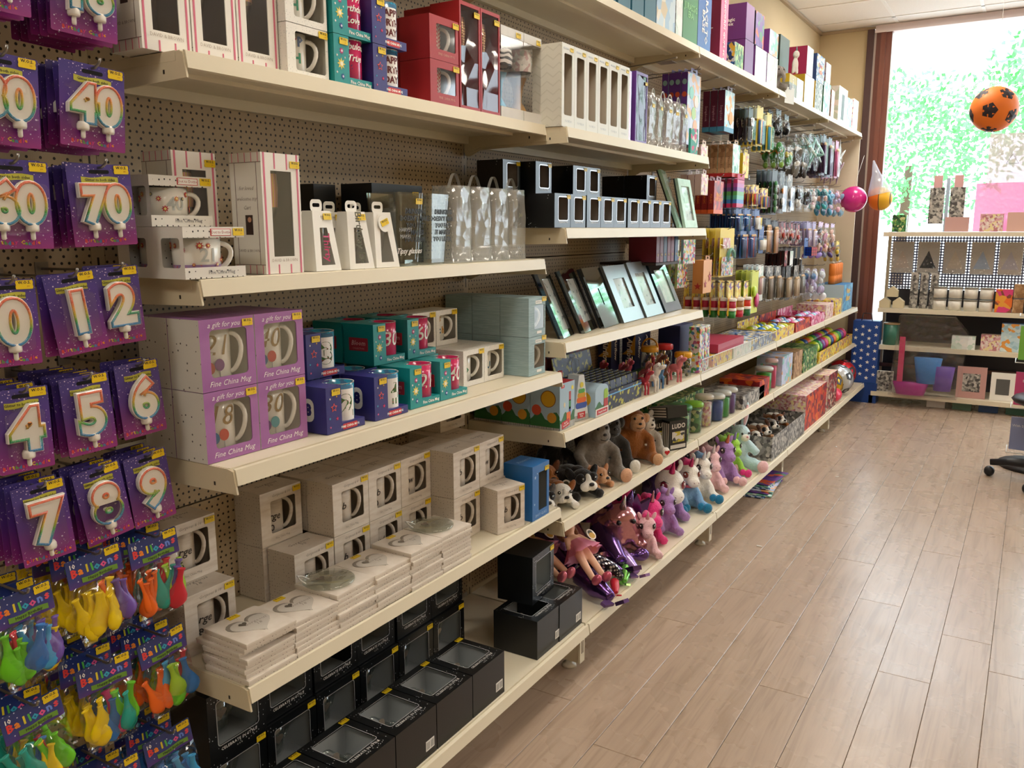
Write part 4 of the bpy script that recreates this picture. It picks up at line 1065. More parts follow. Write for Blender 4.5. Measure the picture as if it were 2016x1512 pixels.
for (xf, yl, j, lb) in ((0.277, 1.703, 1, 'red china mug box, upper of the front pair'), (0.182, 1.705, 0, 'red china mug box behind the lower front one'), (0.182, 1.705, 1, 'red china mug box behind the upper front one'),
                        (0.087, 1.707, 0, 'red china mug box against the panel, lower'), (0.087, 1.707, 1, 'red china mug box against the panel, upper')):
    q = dup(rm, (0,0,0), None, lb); place(q, xf, yl, ZS5A+j*(RH+0.001), RD_, RW)
HW, HD, HH = 0.092, 0.09, 0.257
HWIN = (0, 0.128, 0.08, 0.24, 0.0)
def red_tall():
    t = thing('red_glass_box', 'x', 'gift box')
    obj('carton', window_box(HW, HD, HH, HWIN, RED, RED, mat('#7a2830', 0.5)), t)
    gd = tex('gold_dot_glass', lambda T: T.mix(T.math('LESS_THAN', T.voronoi(T.coord(), 150, rnd=0.3).outputs['Distance'], 0.3), lin('#8a5a4a'), lin('#e8d08a')), 0.2, Metallic=0.4)
    g = obj('champagne_glass', MB().lathe([(0.028, 0.004), (0.004, 0.012), (0.0038, 0.1), (0.014, 0.12), (0.024, 0.16), (0.026, 0.2), (0.023, 0.235), (0.0215, 0.235), (0.0245, 0.2)], 18, cap=False).mesh('champagne_glass', THIN), t)
    obj('gilt_dots', MB().lathe([(0.0245, 0.16), (0.0266, 0.2), (0.0238, 0.228)], 18, cap=False).mesh('gilt_dots', gd), g)
    pane(t, HWIN, HD, crinkle('rippled_window_film', 0.06, (1, 0.96, 0.96), 14, 0.05, 0.35))
    sticker(t, 0.03, -HD/2-0.001, HH-0.024)
    return t
r1 = red_tall(); place(r1, 0.277, 1.827, ZS5A, HD, HW); tag(r1, 'tall red box with gold-dotted flute, beside the red mugs', group='tall red glass boxes')
q = dup(r1, (0,0,0), None, 'tall red box with gold-dotted flute, beside the clear boxes'); place(q, 0.277, 1.922, ZS5A, HD, HW)
q = dup(r1, (0,0,0), None, 'tall red box standing behind the two gold-dotted flutes'); place(q, 0.183, 1.84, ZS5A, HD, HW)
# ---- clear boxes with patterned glasses
def clear_glass_box(pat, colr):
    t = thing('clear_glass_box', 'x', 'gift box')
    w, d, h = 0.118, 0.1, 0.236
    st = tex('grey_pinstripe_card', lambda T: T.mix(T.math('GREATER_THAN', T.math('SINE', T.math('MULTIPLY', T.sep(T.coord())[0], 2200)), 0.3), lin('#efece6'), lin('#b0aca6')), 0.5)
    obj('end_cap', MB().box(-w/2, w/2, -d/2, d/2, 0, 0.028).mesh('end_cap', st), t); obj('end_cap', MB().box(-w/2, w/2, -d/2, d/2, h-0.024, h).mesh('end_cap', st), t)
    obj('clear_sleeve', MB().box(-w/2+0.001, w/2-0.001, -d/2+0.001, d/2-0.001, 0.0285, h-0.0245).mesh('clear_sleeve', clear('clear_sleeve_film', (1,1,1), 0.04, 0.05)), t)
    g = obj('gin_glass', MB().lathe([(0.032, 0.031), (0.005, 0.037), (0.0045, 0.09), (0.018, 0.105), (0.04, 0.14), (0.043, 0.165), (0.036, 0.2), (0.0345, 0.2), (0.0415, 0.165)], 20, cap=False).mesh('gin_glass', THIN), t)
    obj('painted_band', MB().lathe([(0.0408, 0.14), (0.0438, 0.165), (0.0365, 0.2)], 20, cap=False).mesh('painted_band', pat), g)
    obj('tissue', MB().lathe([(0.03, 0.03), (0.012, 0.06), (0.016, 0.1), (0.028, 0.125)], 9, cap=False).mesh('tissue', mat(colr, 0.6)), t)
    sticker(t, 0.03, -d/2-0.001, h-0.014)
    return t
zeb = tex('zebra_print', lambda T: T.mix(T.math('GREATER_THAN', T.math('SINE', T.math('ADD', T.math('MULTIPLY', T.sep(T.coord())[2], 420), T.math('MULTIPLY', T.noise(T.coord(), 30), 9))), 0.1), lin('#efeae4'), lin('#2a2422')), 0.3)
flo = speckle('sketch_print', ['#e8e4de', '#d8d2cc', '#c8a8a8', '#e8e4de', '#b8c0b8'], 90, 0.3)
q = clear_glass_box(zeb, '#4a9ab8'); place(q, 0.277, 2.02, ZS5A, 0.1, 0.118); tag(q, 'clear pinstriped box with a zebra-print gin glass', group='clear boxes with gin glasses')
q = clear_glass_box(flo, '#b88a4a'); place(q, 0.277, 2.14, ZS5A, 0.1, 0.098); tag(q, 'clear pinstriped box with a pale sketch-print gin glass', group='clear boxes with gin glasses')
for o in q.children: o.scale = (0.83, 1, 1)
# ---- pale blue boxes
PB = tex('pale_blue_linen_card', lambda T: T.mix(T.math('GREATER_THAN', T.noise(T.scale(T.coord(), (6, 6, 160)), 3, 1), 0.52), lin('#93adb2'), lin('#a3bcc0')), 0.55)
QW, QD, QH = 0.098, 0.098, 0.1145
QWIN = (0.014, 0.056, 0.06, 0.07, 0.002)
def pale_blue(num, col):
    t = thing('pale_blue_mug_box', 'x', 'mug box')
    obj('carton', window_box(QW, QD, QH, QWIN, PB, PB, GREYIN), t)
    g = mug(t, (0.004, 0.006, 0.003), 0.031, 0.09)
    ros = join([(star(0.021, mat(col, 0.4), 16, 0.86), Tm(0, 0, 0)), (text_mesh(num, 0.026, WHITEINK, bold=0.0005), Tm(0, -0.001, 0))], 'rosette')
    obj('rosette', ros, g, (0.0, -0.0335, 0.06))
    obj('label', join([(flat(0.036, 0.01, WHITE), Tm(0.008, 0, 0.1)), (flat(0.028, 0.008, WHITE), Tm(0.012, 0, 0.011)), (text_mesh('BIRTHDAY', 0.006, mat('#5a7a7a', 0.5), res=1), Tm(0.008, -0.0008, 0.1))], 'label'), t, (0, -QD/2-0.0002, 0))
    pane(t, QWIN, QD)
    sticker(t, 0.04, -QD/2-0.001, QH-0.007)
    return t
p4 = pale_blue('4', '#c82424'); p2 = pale_blue('2', '#5a9a98')
place(p2, 0.312, 2.108, ZS2A, QD, QW); tag(p2, 'pale blue mug box with a teal rosette two, lower front', group='pale blue mug boxes')
place(p4, 0.312, 2.108, ZS2A+QH+0.001, QD, QW); tag(p4, 'pale blue mug box with a red rosette four, upper front', group='pale blue mug boxes')
for j, s_ in ((0, 'lower'), (1, 'upper')):
    for k, lb in ((1, 'middle'), (2, 'rear')):
        q = dup((p2, p4)[j], (0,0,0), None, 'pale blue mug box in the %s of the %s row' % (lb, s_), skip=('window_film',)); place(q, 0.312-k*(QD+0.0015), 2.108, ZS2A+j*(QH+0.001), QD, QW)
# ---- marbled mug boxes, coaster stacks and the blue box (shelf below the purple boxes)
def _marble(T):
    co = T.coord()
    w = T.noise(T.scale(co, (14, 14, 70)), 1.2, 3)
    return T.ramp(w, [(0.3, lin('#cdbfb0')), (0.5, lin('#ded3c6')), (0.65, lin('#e4dbd0')), (0.8, lin('#d3c4b6'))])
MARB = tex('whitewashed_plank_card', _marble, 0.55)
MARBDOT = tex('whitewashed_dotted_card', lambda T: T.mix(T.math('LESS_THAN', T.voronoi(T.coord(), 125, rnd=0.35).outputs['Distance'], 0.13), lin('#d9cec0'), lin('#77695c')), 0.55)
GREYTXT = mat('#8e837a', 0.6); DKTXT = mat('#4c443e', 0.6)
MW, MD, MH = 0.1265, 0.0865, 0.1295
MWIN = (0.006, 0.066, 0.078, 0.078, 0.005)
MB_MESH = window_box(MW, MD, MH, MWIN, MARBDOT, MARB, mat('#b3a795', 0.8), MARB)
def marble_box(word, num):
    t = thing('marbled_mug_box', 'x', 'mug box')
    obj('carton', MB_MESH, t)
    art(t, 'marb'+num, [(text_mesh('Gorgeous & '+num, 0.009, GREYTXT, shear=0.3, res=1), 0, -MD/2-0.0007, 0.117), (text_mesh('Fine China Mug', 0.007, GREYTXT, res=1), 0.0, -MD/2-0.0007, 0.013),
        (join([(text_mesh('Gorgeous', 0.016, GREYTXT, shear=0.3, res=1), Tm(0, 0, 0.012)), (text_mesh(num, 0.016, GREYTXT, res=1), Tm(0, 0, -0.012))]).copy(), 0, 0.01, MH+0.0006)] if False else
        [(text_mesh('Gorgeous & '+num, 0.009, GREYTXT, shear=0.3, res=1), 0, -MD/2-0.0007, 0.117), (text_mesh('Fine China Mug', 0.007, GREYTXT, res=1), 0.0, -MD/2-0.0007, 0.013)])
    obj('lettering', text_mesh('Gorgeous\n'+num, 0.017, GREYTXT, shear=0.3, res=1, line=0.9), t, (0, 0.0, MH+0.0005), (R(-90), 0, 0))
    g = mug(t, (0.004, 0.006, 0.003), 0.033, 0.108, m=MARB, hm=MARB)
    ht = 'heart_print'
    if ht not in ART:
        pts = [(0.011*(math.sin(a)**3), 0.011*(13*math.cos(a)-5*math.cos(2*a)-2*math.cos(3*a)-math.cos(4*a))/16) for a in [2*pi*k/24 for k in range(24)]][::-1]
        ART[ht] = MB().prism(pts, -0.001, 0).mesh('heart_charm', tex('diamante_silver', lambda T: T.mix(T.math('LESS_THAN', T.voronoi(T.coord(), 420, rnd=0.2).outputs['Distance'], 0.4), lin('#8a8278'), lin('#f2efe8')), 0.2, Metallic=0.5))
    obj('heart_charm', ART[ht], g, (0.0, -0.0343, 0.086))
    obj('lettering', bend(text_mesh(word, 0.024, DKTXT, shear=0.25, bold=0.0004, res=2), 0.0338), g, (0, 0, 0.056), (0, 0, R(14))); obj('lettering', bend(text_mesh(num, 0.022, DKTXT, bold=0.0003, res=2), 0.0338), g, (0, 0, 0.028), (0, 0, R(14)))
    sticker(t, MW/2-0.014, -MD/2-0.001, MH-0.011)
    return t
GMB = 'whitewashed mug boxes'
L2 = MH+0.0012
ms = {}
for word, num, xf, yl, z, lb in (
    ('Gorge', '18', 0.158, 1.008, 0, 'whitewashed mug box in front of the left pair, gorgeous eighteen'), ('Gorge', '16', 0.098, 1.016, L2, 'whitewashed mug box on top of the left pair behind balloons'),
    ('gorge', '10', 0.088, 1.277, L2, 'whitewashed mug box on the upper level, gorgeous ten'), ('orge', '90', 0.178, 1.288, 0, 'whitewashed mug box at the front behind the coasters, ninety'),
    ('Fab', '4', 0.178, 1.418, L2, 'whitewashed mug box on the upper level with number four'), ('Fab', '50', 0.178, 1.546, L2, 'whitewashed mug box on the upper level with number fifty'), ('wow', '60', 0.178, 1.674, L2, 'whitewashed mug box on the upper level with number sixty'),
    ('Fab', '40', 0.178, 1.418, 0, 'whitewashed mug box below the number four one'), ('Fabul', '50', 0.178, 1.546, 0, 'whitewashed mug box below the number fifty one'), ('lovel', '60', 0.178, 1.674, 0, 'whitewashed mug box below the number sixty one'),
    ('Fab', '7', 0.255, 1.803, L2, 'whitewashed mug box on the upper level with number seven'), ('Fab', '70', 0.255, 1.803, 0, 'whitewashed mug box below the number seven one'), ('wow', '8', 0.255, 1.931, L2, 'whitewashed mug box on the upper level with number eight'),
    ('wow', '80', 0.252, 1.945, 0, 'whitewashed mug box below the number eight one'), ('Fab', '21', 0.343, 1.93, 0, 'whitewashed mug box standing alone at the front edge')):
    q = marble_box(word, num); place(q, xf, yl, ZS1A+z, MD, MW); tag(q, lb, group=GMB); ms[(num, z > 0)] = q
ms[('21', False)].rotation_euler.z -= R(14); ms[('21', False)].location.x -= 0.012; ms[('21', False)].scale = (0.86, 0.95, 1)
for src, xf, yl, z, lb in ((('4', True), 0.0895, 1.418, L2, 'whitewashed mug box behind the number four one'), (('50', True), 0.0895, 1.546, L2, 'whitewashed mug box behind the number fifty one'), (('60', True), 0.0895, 1.674, L2, 'whitewashed mug box behind the number sixty one'),
                           (('7', True), 0.166, 1.803, L2, 'whitewashed mug box behind the number seven one'), (('8', True), 0.166, 1.931, L2, 'whitewashed mug box behind the number eight one'), (('10', True), 0.088, 1.277, 0, 'whitewashed mug box under the gorgeous ten one'),
                           (('16', True), 0.0690, 1.016, 0, 'whitewashed mug box under the left pair, by the panel'), (('7', True), 0.166, 1.803, 0, 'whitewashed mug box behind the lower seventy one'), (('8', True), 0.09, 1.97, 2*L2, 'whitewashed mug box on a third level, just under the shelf'),
                           (('8', True), 0.0775, 1.931, L2, 'whitewashed mug box by the panel under the third level one')):
    q = dup(ms[src], (0,0,0), None, lb); place(q, xf, yl, ZS1A+z, MD, MW)
# flat coaster boxes in stacks
CW, CH = 0.124, 0.0098
def _coaster_meshes():
    body = MB().box(-CW/2, CW/2, -CW/2, CW/2, 0, CH)
    side = MARBDOT
    m = MB(); x = CW/2
    m.mat(0).box(-x, x, -x, x, 0, CH*0.62); m.mat(1).box(-x-0.0006, x+0.0006, -x-0.0006, x+0.0006, CH*0.62, CH)
    return m.mesh('box', [side, tex('whitewashed_fine_dot_card', lambda T: T.mix(T.math('LESS_THAN', T.voronoi(T.coord(), 150, rnd=0.3).outputs['Distance'], 0.14), lin('#e2d9cc'), lin('#7b6d60')), 0.55)])
COAST = _coaster_meshes()
def heart_pts(s, n=32, cx=0, cy=0, rot=0):
    out = []
    for k in range(n):
        a = 2*pi*k/n; x = s*(math.sin(a)**3); y = s*0.92*(13*math.cos(a)-5*math.cos(2*a)-2*math.cos(3*a)-math.cos(4*a))/16
        out.append((cx+x*math.cos(rot)-y*math.sin(rot), cy+x*math.sin(rot)+y*math.cos(rot)))
    return out[::-1]
HEARTW = MB().prismz(heart_pts(0.046, cy=0.002), 0, 0.0006).mesh('heart_window', mat('#8f867a', 0.4))
HEARTG = MB().prismz(heart_pts(0.044, cy=0.0), 0.0004, 0.0009).mesh('coaster', mat('#d9d2c8', 0.12, coat=0.5))
LIDTOP = MB().box(-CW/2, CW/2, -CW/2, CW/2, 0, 0.0005).mesh('lid_top', MARB)
def coaster_box(open_lid=False):
    t = thing('coaster_box', 'x', 'coaster box')
    obj('box', COAST, t); obj('lid_top', LIDTOP, t, (0, 0, CH+0.0001))
    return t
cb = coaster_box(); first = True
def cdup(loc, rz, lb, top):
    global first
    if first and not top: q = cb; q.location = loc; first = False
    else: q = dup(cb, loc, (0, 0, rz))
    q.rotation_euler = (0, 0, rz); tag(q, lb, group='flat whitewashed coaster boxes')
    if top:
        h = obj('heart_window', HEARTW, q, (0, 0, CH+0.0007)); obj('coaster', HEARTG, q, (0.0035, -0.004, CH+0.0006))
        obj('lettering', text_mesh('Gorgeous\n18', 0.014, GREYTXT, shear=0.3, res=1, line=0.9), q, (0.012, -0.004, CH+0.0018), (R(-90), 0, 0))
        obj('heart_charm', ART['heart_print'], q, (-0.012, 0.008, CH+0.0022), (R(-90), 0, 0), 0.8)
        sticker(q, CW/2-0.014, 0, 0); st = q.children[-1]; st.location = (0.0, CW/2-0.01, CH+0.0012); st.rotation_euler = (R(-90), 0, R(0))
    return q
stacks = [(1.062, 8, 'nearest the balloons'), (1.187, 7, 'second from the balloons'), (1.312, 8, 'with the near plaque'), (1.437, 8, 'before the fifty box'), (1.564, 9, 'before the sixty box'), (1.692, 9, 'with the far plaque')]
nth = ['lowest', 'second', 'third', 'fourth', 'fifth', 'sixth', 'seventh', 'eighth', 'ninth', 'tenth']
for yc, n, nm in stacks:
    z = ZS1A+G
    for k in range(n):
        top = k == n-1
        dx, dy = random.uniform(-0.004, 0.004), random.uniform(-0.003, 0.003)
        if yc < 1.1 and k == n-3: dx -= 0.012; dy -= 0.004
        cdup((0.281+dx, yc+dy, z), FACE+R(random.uniform(-2, 2) if k else 0), 'flat coaster box, %s in the stack %s' % ('topmost' if top else nth[k], nm), top and 'plaque' not in nm)
        z += CH+0.0008
    if 'plaque' in nm:
        p = thing('glass_plaque', 'round clear glass plaque on the coaster stack ' + nm.replace('with the near plaque', 'in the middle').replace('with a plaque ', ''), 'plaque', (0.27, yc-0.012, z+0.0015), FACE)
        obj('disc', MB().lathe([(0.056, 0), (0.058, 0.002), (0.058, 0.004), (0.056, 0.006)], 36).mesh('disc', clear('plaque_glass', (0.9, 0.93, 0.9), 0.12, 0.06)), p)
        obj('lettering', text_mesh('Gorgeous\n40', 0.015, GREYTXT, shear=0.3, res=1, line=0.9), p, (0.01, -0.004, 0.0066), (R(-90), 0, 0))
        obj('heart_charm', ART['heart_print'], p, (-0.014, 0.01, 0.0075), (R(-90), 0, 0))
        obj('ribbon', MB().tube([(-0.05, 0.02, 0.006), (-0.056, 0.03, 0.014), (-0.05, 0.045, 0.018), (-0.035, 0.045, 0.012), (-0.03, 0.03, 0.0075)], 0.0016, 6).mesh('ribbon', mat('#e8e6e0', 0.3)), p)
        if 'middle' in p['label']: pass
# blue glass box
BLU = mat('#1f68ac', 0.4)
BW_, BDD, BHH = 0.1, 0.1, 0.168
q = thing('blue_glass_box', 'bright blue box with a tall window at the end of the mug shelf', 'gift box')
bwin = (0.012, 0.084, 0.05, 0.118, 0.002)
obj('carton', window_box(BW_, BDD, BHH, bwin, BLU, BLU, mat('#8f9694', 0.7)), q)
obj('shot_glass', MB().lathe([(0.018, 0.004), (0.018, 0.02), (0.009, 0.03), (0.009, 0.1), (0.014, 0.13), (0.013, 0.13)], 14, cap=False).mesh('shot_glass', THIN), q, (0, 0, 0.002))
obj('red_stem', MB().lathe([(0.006, 0.06), (0.008, 0.11), (0.005, 0.125)], 12).mesh('red_stem', mat('#c83a28', 0.3)), q, (-0.004, -0.012, 0))
art(q, 'bluebox', [(text_mesh('SHOT GLASS', 0.012, mat('#a9c8e6', 0.5), res=1), 0, -BDD/2-0.0007, 0.012), (star(0.006, mat('#a9c8e6', 0.5)), -0.034, -BDD/2, 0.132), (disc(0.002, mat('#a9c8e6', 0.5)), -0.022, -BDD/2, 0.142), (star(0.004, mat('#a9c8e6', 0.5)), -0.038, -BDD/2, 0.05)])
obj('lettering', text_mesh('Prosecco', 0.02, mat('#a9c8e6', 0.5), shear=0.3, res=2), q, (0, 0.01, BHH+0.0006), (R(-90), 0, 0))
sticker(q, 0.034, -BDD/2-0.001, BHH-0.02); place(q, 0.345, 2.075, ZS1A, BDD, BW_)
# ================================================================== black gift boxes on the floor-level shelf
BLK = mat('#0e1012', 0.32); BLKDOT = tex('black_card_silver_dots', lambda T: T.mix(T.math('MULTIPLY', T.math('LESS_THAN', T.voronoi(T.coord(), 150).outputs['Distance'], 0.2), T.math('GREATER_THAN', T.noise(T.coord(), 14, 1), 0.55)), lin('#0e1012'), lin('#c9ccd0')), 0.32)
SIL = mat('#c4c6c8', 0.3, metal=0.4); BINT = mat('#b9bec0', 0.6)
XW_, XD_, XH_ = 0.149, 0.118, 0.149      # upright size: width, depth, height
XWIN = (0, 0.08, 0.105, 0.096, 0.006)
def frame_mesh(win, d, t_=0.0016):
    m = MB(); cx, cz, ww, wh, r = win
    ring_face(m, rrect(ww+2*t_, wh+2*t_, r+t_, 4, cx, cz), rrect(ww, wh, r, 4, cx, cz), -d/2-0.0005)
    return m.mesh('silver_border', SIL)
BFR = frame_mesh(XWIN, XD_)
BCAR = window_box(XW_, XD_, XH_, XWIN, BLK, BLKDOT, BINT, BLK)
def black_box(lying=False):
    t = thing('black_gift_box', 'x', 'gift box')
    o = (0, 0, 0)
    parts = []
    c = obj('carton', BCAR, t); obj('silver_border', BFR, t)
    g = obj('glass', MB().lathe([(0.03, 0.0), (0.032, 0.006), (0.034, 0.09), (0.032, 0.09), (0.03, 0.008)], 20, cap=False).mesh('glass', GLASSM), t, (-0.02, 0.0, 0.036))
    obj('handle', MB().tube([(0.03, 0, 0.075), (0.055, 0, 0.07), (0.06, 0, 0.045), (0.05, 0, 0.022), (0.03, 0, 0.016)], 0.005, 8).mesh('handle', GLASSM), g)
    obj('charm', ART['heart_print'], g, (-0.004, -0.0355, 0.05), (0, 0, R(-10)), 1.2)
    obj('lettering', text_mesh('CELEBRATE IN STYLE', 0.0092, WHITEINK, res=1, space=1.1), t, (0, -XD_/2-0.0008, 0.022)); obj('lettering', text_mesh('* * *', 0.008, WHITEINK, res=1), t, (0, -XD_/2-0.0008, 0.01))
    sticker(t, XW_/2-0.015, -XD_/2-0.001, XH_-0.012)
    return t
bb = black_box()
def bdup(loc, rot, lb, base=False):
    q = dup(bb, loc, rot, lb, 'black gift boxes'); return q
GB = 'black gift boxes'
bb.location = (0.205-XD_/2, 1.08, ZB+G); bb.rotation_euler = (0, 0, FACE); tag(bb, 'black gift box standing under the shelf corner by the balloons, lower', group=GB)
ups = [(1.232, 'below the coasters, second'), (1.384, 'below the coasters, third'), (1.536, 'below the coasters, fourth'), (1.688, 'below the coasters, fifth'), (1.84, 'behind the right-hand pair')]
for i, (y, nm) in enumerate(ups):
    bdup((0.205-XD_/2, y, ZB+G), FACE, 'black gift box standing %s from the left, lower' % nm if 'below' in nm else 'black gift box standing behind the right-hand pair, lower')
    bdup((0.198-XD_/2, y+random.uniform(-0.006, 0.004), ZB+2*G+XH_+0.001), FACE, 'black gift box standing %s from the left, upper' % nm if 'below' in nm else 'black gift box standing behind the right-hand pair, upper')
bdup((0.215-XD_/2, 1.075, ZB+2*G+XH_+0.001), FACE, 'black gift box standing under the shelf corner by the balloons, upper')
# lying boxes: window upwards, bottom towards the aisle with a barcode
BARC = tex('barcode_print', lambda T: T.mix(T.math('GREATER_THAN', T.noise(T.scale(T.coord(), (900, 0, 0)), 1.0, 0), 0.5), lin('#e8e6e0'), lin('#2a2a2a')), 0.6)
def lying(y, xf, lb, bar=True, z=ZB):
    # rotate so the front faces up: local -y -> +z, local z -> away from the aisle (-x)
    q = dup(bb, (xf, y, z+G+XD_/2), (R(-90), 0, FACE), lb, GB)
    if bar:
        l = obj('barcode_label', MB().box(-0.016, 0.016, -0.0125, 0.0125, -0.0006, 0).mesh('barcode_label', mat('#e8e6e0', 0.6)), q, (0.048, 0.028, -0.0004))
        obj('bars', MB().box(-0.0135, 0.0135, -0.009, 0.009, -0.0003, 0).mesh('bars', BARC), l, (0, 0, -0.0007))
    return q
for i, (y, lb) in enumerate(((1.087, 'black gift box lying window-up, cut off by the bottom edge'), (1.239, 'black gift box lying window-up, second from the bottom edge'), (1.391, 'black gift box lying window-up, third from the bottom edge'), (1.543, 'black gift box lying window-up, fourth from the bottom edge'), (1.695, 'black gift box lying window-up, last of the front row'))):
    lying(y, 0.436, lb, i in (2, 4))
lying(2.035, 0.428, 'black gift box lying window-up under the standing one'); lying(2.19-0.024, 0.43, 'black gift box lying window-up at the joint beside the dolls')
q = bdup((0.36-XD_/2, 2.112, ZB+XD_+3*G), FACE+R(4), 'black gift box standing on the two lying ones by the dolls'); 
# ================================================================== bay of photo frames and soft toys
# ---- tall cream boxes with long windows
CR = tex('cream_wave_card', lambda T: T.mix(T.math('GREATER_THAN', T.math('SINE', T.math('ADD', T.math('MULTIPLY', T.sep(T.coord())[2], 260), T.math('MULTIPLY', T.math('PINGPONG', T.sep(T.coord())[1], 0.02), 180))), 0.85), lin('#d6d2c4'), lin('#cbc7b8')), 0.5)
CRF = mat('#e4e4dc', 0.45)
EW, ED, EH = 0.078, 0.098, 0.23
EWIN = (0, 0.118, 0.05, 0.17, 0.006)
ec = thing('tall_cream_box', 'tall cream box with a long window, nearest the shelf joint', 'gift box', group='tall cream boxes')
obj('carton', window_box(EW, ED, EH, EWIN, CR, CRF, mat('#cbbda8', 0.8)), ec)
art(ec, 'tallcream', [(text_mesh("YOU'RE 30", 0.009, mat('#a8b0b8', 0.5), res=1), 0, -ED/2-0.0007, 0.016), (flat(0.03, 0.004, mat('#c8ccd0', 0.5)), -0.014, -ED/2, 0.217)])
obj('bracelet', MB().tube([(-0.012, -0.03, 0.17), (-0.004, -0.034, 0.13), (-0.002, -0.036, 0.1), (-0.008, -0.034, 0.12), (-0.012, -0.03, 0.17)], 0.0018, 6).mesh('bracelet', SILVER), ec)
sticker(ec, 0.02, -ED/2-0.001, EH-0.014, s=0.8)
place(ec, 0.345, 2.238, ZS5B, ED, EW)
for i, lb in enumerate(('second', 'third', 'fourth', 'fifth', 'last')):
    q = dup(ec, (0,0,0), None, 'tall cream box with a long window, %s from the shelf joint' % lb); place(q, 0.345, 2.238+0.0792*(i+1), ZS5B, ED, EW)
q = thing('pink_tube', 'slim hot pink wrapped box beside the purple glass box', 'gift box'); obj('carton', plain_box(0.03, 0.08, 0.225, [mat('#a82a6a', 0.3), mat('#c03a7a', 0.3)]), q); obj('film', MB().box(-0.0155, 0.0155, -0.041, 0.041, 0.0004, 0.226).mesh('film', FILM), q); place(q, 0.335, 2.72, ZS5B, 0.082, 0.031)
VIO = mat('#6a3f96', 0.4)
q = thing('purple_glass_box', 'tall purple box with a clear front beside the cream boxes', 'gift box'); vw = (0, 0.115, 0.088, 0.215, 0.002)
obj('carton', window_box(0.1, 0.1, 0.232, vw, VIO, VIO, mat('#5a4a70', 0.6)), q); pane(q, vw, 0.1, crinkle('rippled_window_film', 0.06, (1, 0.96, 0.96), 14, 0.05, 0.35))
obj('champagne_glass', MB().lathe([(0.026, 0.004), (0.004, 0.01), (0.0035, 0.09), (0.02, 0.13), (0.022, 0.19), (0.02, 0.2)], 16, cap=False).mesh('champagne_glass', clear('green_tinted_glass', (0.75, 0.92, 0.86), 0.15, 0.08)), q)
sticker(q, 0.036, -0.0512, 0.2, s=0.8); place(q, 0.342, 2.773, ZS5B, 0.1, 0.1)
# bagged flutes
def flute_bag():
    t = thing('flute_glass_bag', 'x', 'wine glass')
    obj('flute_glass', MB().lathe([(0.03, 0.004), (0.004, 0.01), (0.0036, 0.075), (0.02, 0.09), (0.031, 0.12), (0.033, 0.15), (0.03, 0.175), (0.0285, 0.175), (0.0315, 0.15)], 18, cap=False).mesh('flute_glass', THIN), t)
    m = MB(); m.smooth = True; o = rrect(0.074, 0.066, 0.01, 4); n = len(o); lv = []
    for j, (z, s) in enumerate(((0.0008, 0.98), (0.05, 0.9), (0.1, 1.0), (0.15, 1.02), (0.185, 0.8))): lv += [(p[0]*s, p[1]*s, z) for p in o]
    m.add(lv, [(j*n+k, j*n+(k+1)%n, (j+1)*n+(k+1)%n, (j+1)*n+k) for j in range(4) for k in range(n)]+[tuple(range(n))]); obj('bag', m.mesh('bag', frosted('flute_bag_film', (0.97, 0.97, 0.95), 0.14, 0.12)), t)
    obj('bag_handle', MB().tube([(-0.022+0.044*k/10, 0, 0.182+0.03*math.sin(pi*k/10)) for k in range(11)], 0.0025, 5).mesh('bag_handle', frosted('handle_film')), t)
    sticker(t, 0.004, -0.034, 0.14, s=0.9)
    return t
fb = flute_bag(); place(fb, 0.335, 2.91, ZS5B, 0.07, 0.076); tag(fb, 'bagged glass right beside the tall purple box', group='bagged glasses on the upper shelf')
for i, (y, x, lb) in enumerate(((2.995, 0.332, 'bagged glass, second from the purple box'), (3.08, 0.335, 'bagged glass, third from the purple box'), (3.165, 0.33, 'bagged glass, fourth from the purple box'), (3.25, 0.332, 'bagged glass at the far end of the upper shelf'), (2.96, 0.245, 'bagged glass in the second row, nearer'), (3.06, 0.245, 'bagged glass in the second row, farther'))):
    q = dup(fb, (0,0,0), None, lb); place(q, x, y, ZS5B, 0.07, 0.076, random.uniform(-8, 8))
q = thing('hen_party_sash', 'teal and pink card pack standing by the bagged glasses', 'party pack'); obj('card', plain_box(0.055, 0.01, 0.1, [mat('#3aa898', 0.5), speckle('teal_pink_print', ['#3aa898', '#3aa898', '#d85a8a', '#e8e4de'], 60)]), q); place(q, 0.34, 3.34, ZS5B, 0.01, 0.055, -10)
# ---- small black boxes, two levels
SW, SD, SH = 0.0985, 0.092, 0.0985
SWIN = (0.004, 0.055, 0.06, 0.066, 0.006)
sb = thing('small_black_box', 'small black window box, bottom row nearest the shelf end', 'gift box', group='small black window boxes')
obj('carton', window_box(SW, SD, SH, SWIN, BLKDOT, mat('#2f3840', 0.32), mat('#a89c90', 0.8), BLK), sb); obj('silver_border', frame_mesh(SWIN, SD, 0.003), sb)
obj('glass', MB().lathe([(0.024, 0.004), (0.026, 0.07), (0.025, 0.07), (0.022, 0.008)], 16, cap=False).mesh('glass', GLASSM), sb, (0.004, 0, 0))
obj('lettering', text_mesh('CELEBRATE IN STYLE', 0.006, WHITEINK, res=1), sb, (0.004, -SD/2-0.0008, 0.015)); sticker(sb, SW/2-0.012, -SD/2-0.001, SH-0.009, s=0.85)
place(sb, 0.343, 2.203, ZS4B, SD, SW)
bl = ['second', 'third', 'fourth', 'fifth', 'sixth', 'seventh', 'eighth', 'ninth']
for i, y in enumerate((2.304, 2.412, 2.513, 2.612, 2.725, 2.826, 2.926, 3.026)):
    q = dup(sb, (0,0,0), None, 'small black window box, bottom row, %s from the near end' % bl[i]); place(q, 0.343, y, ZS4B, SD, SW)
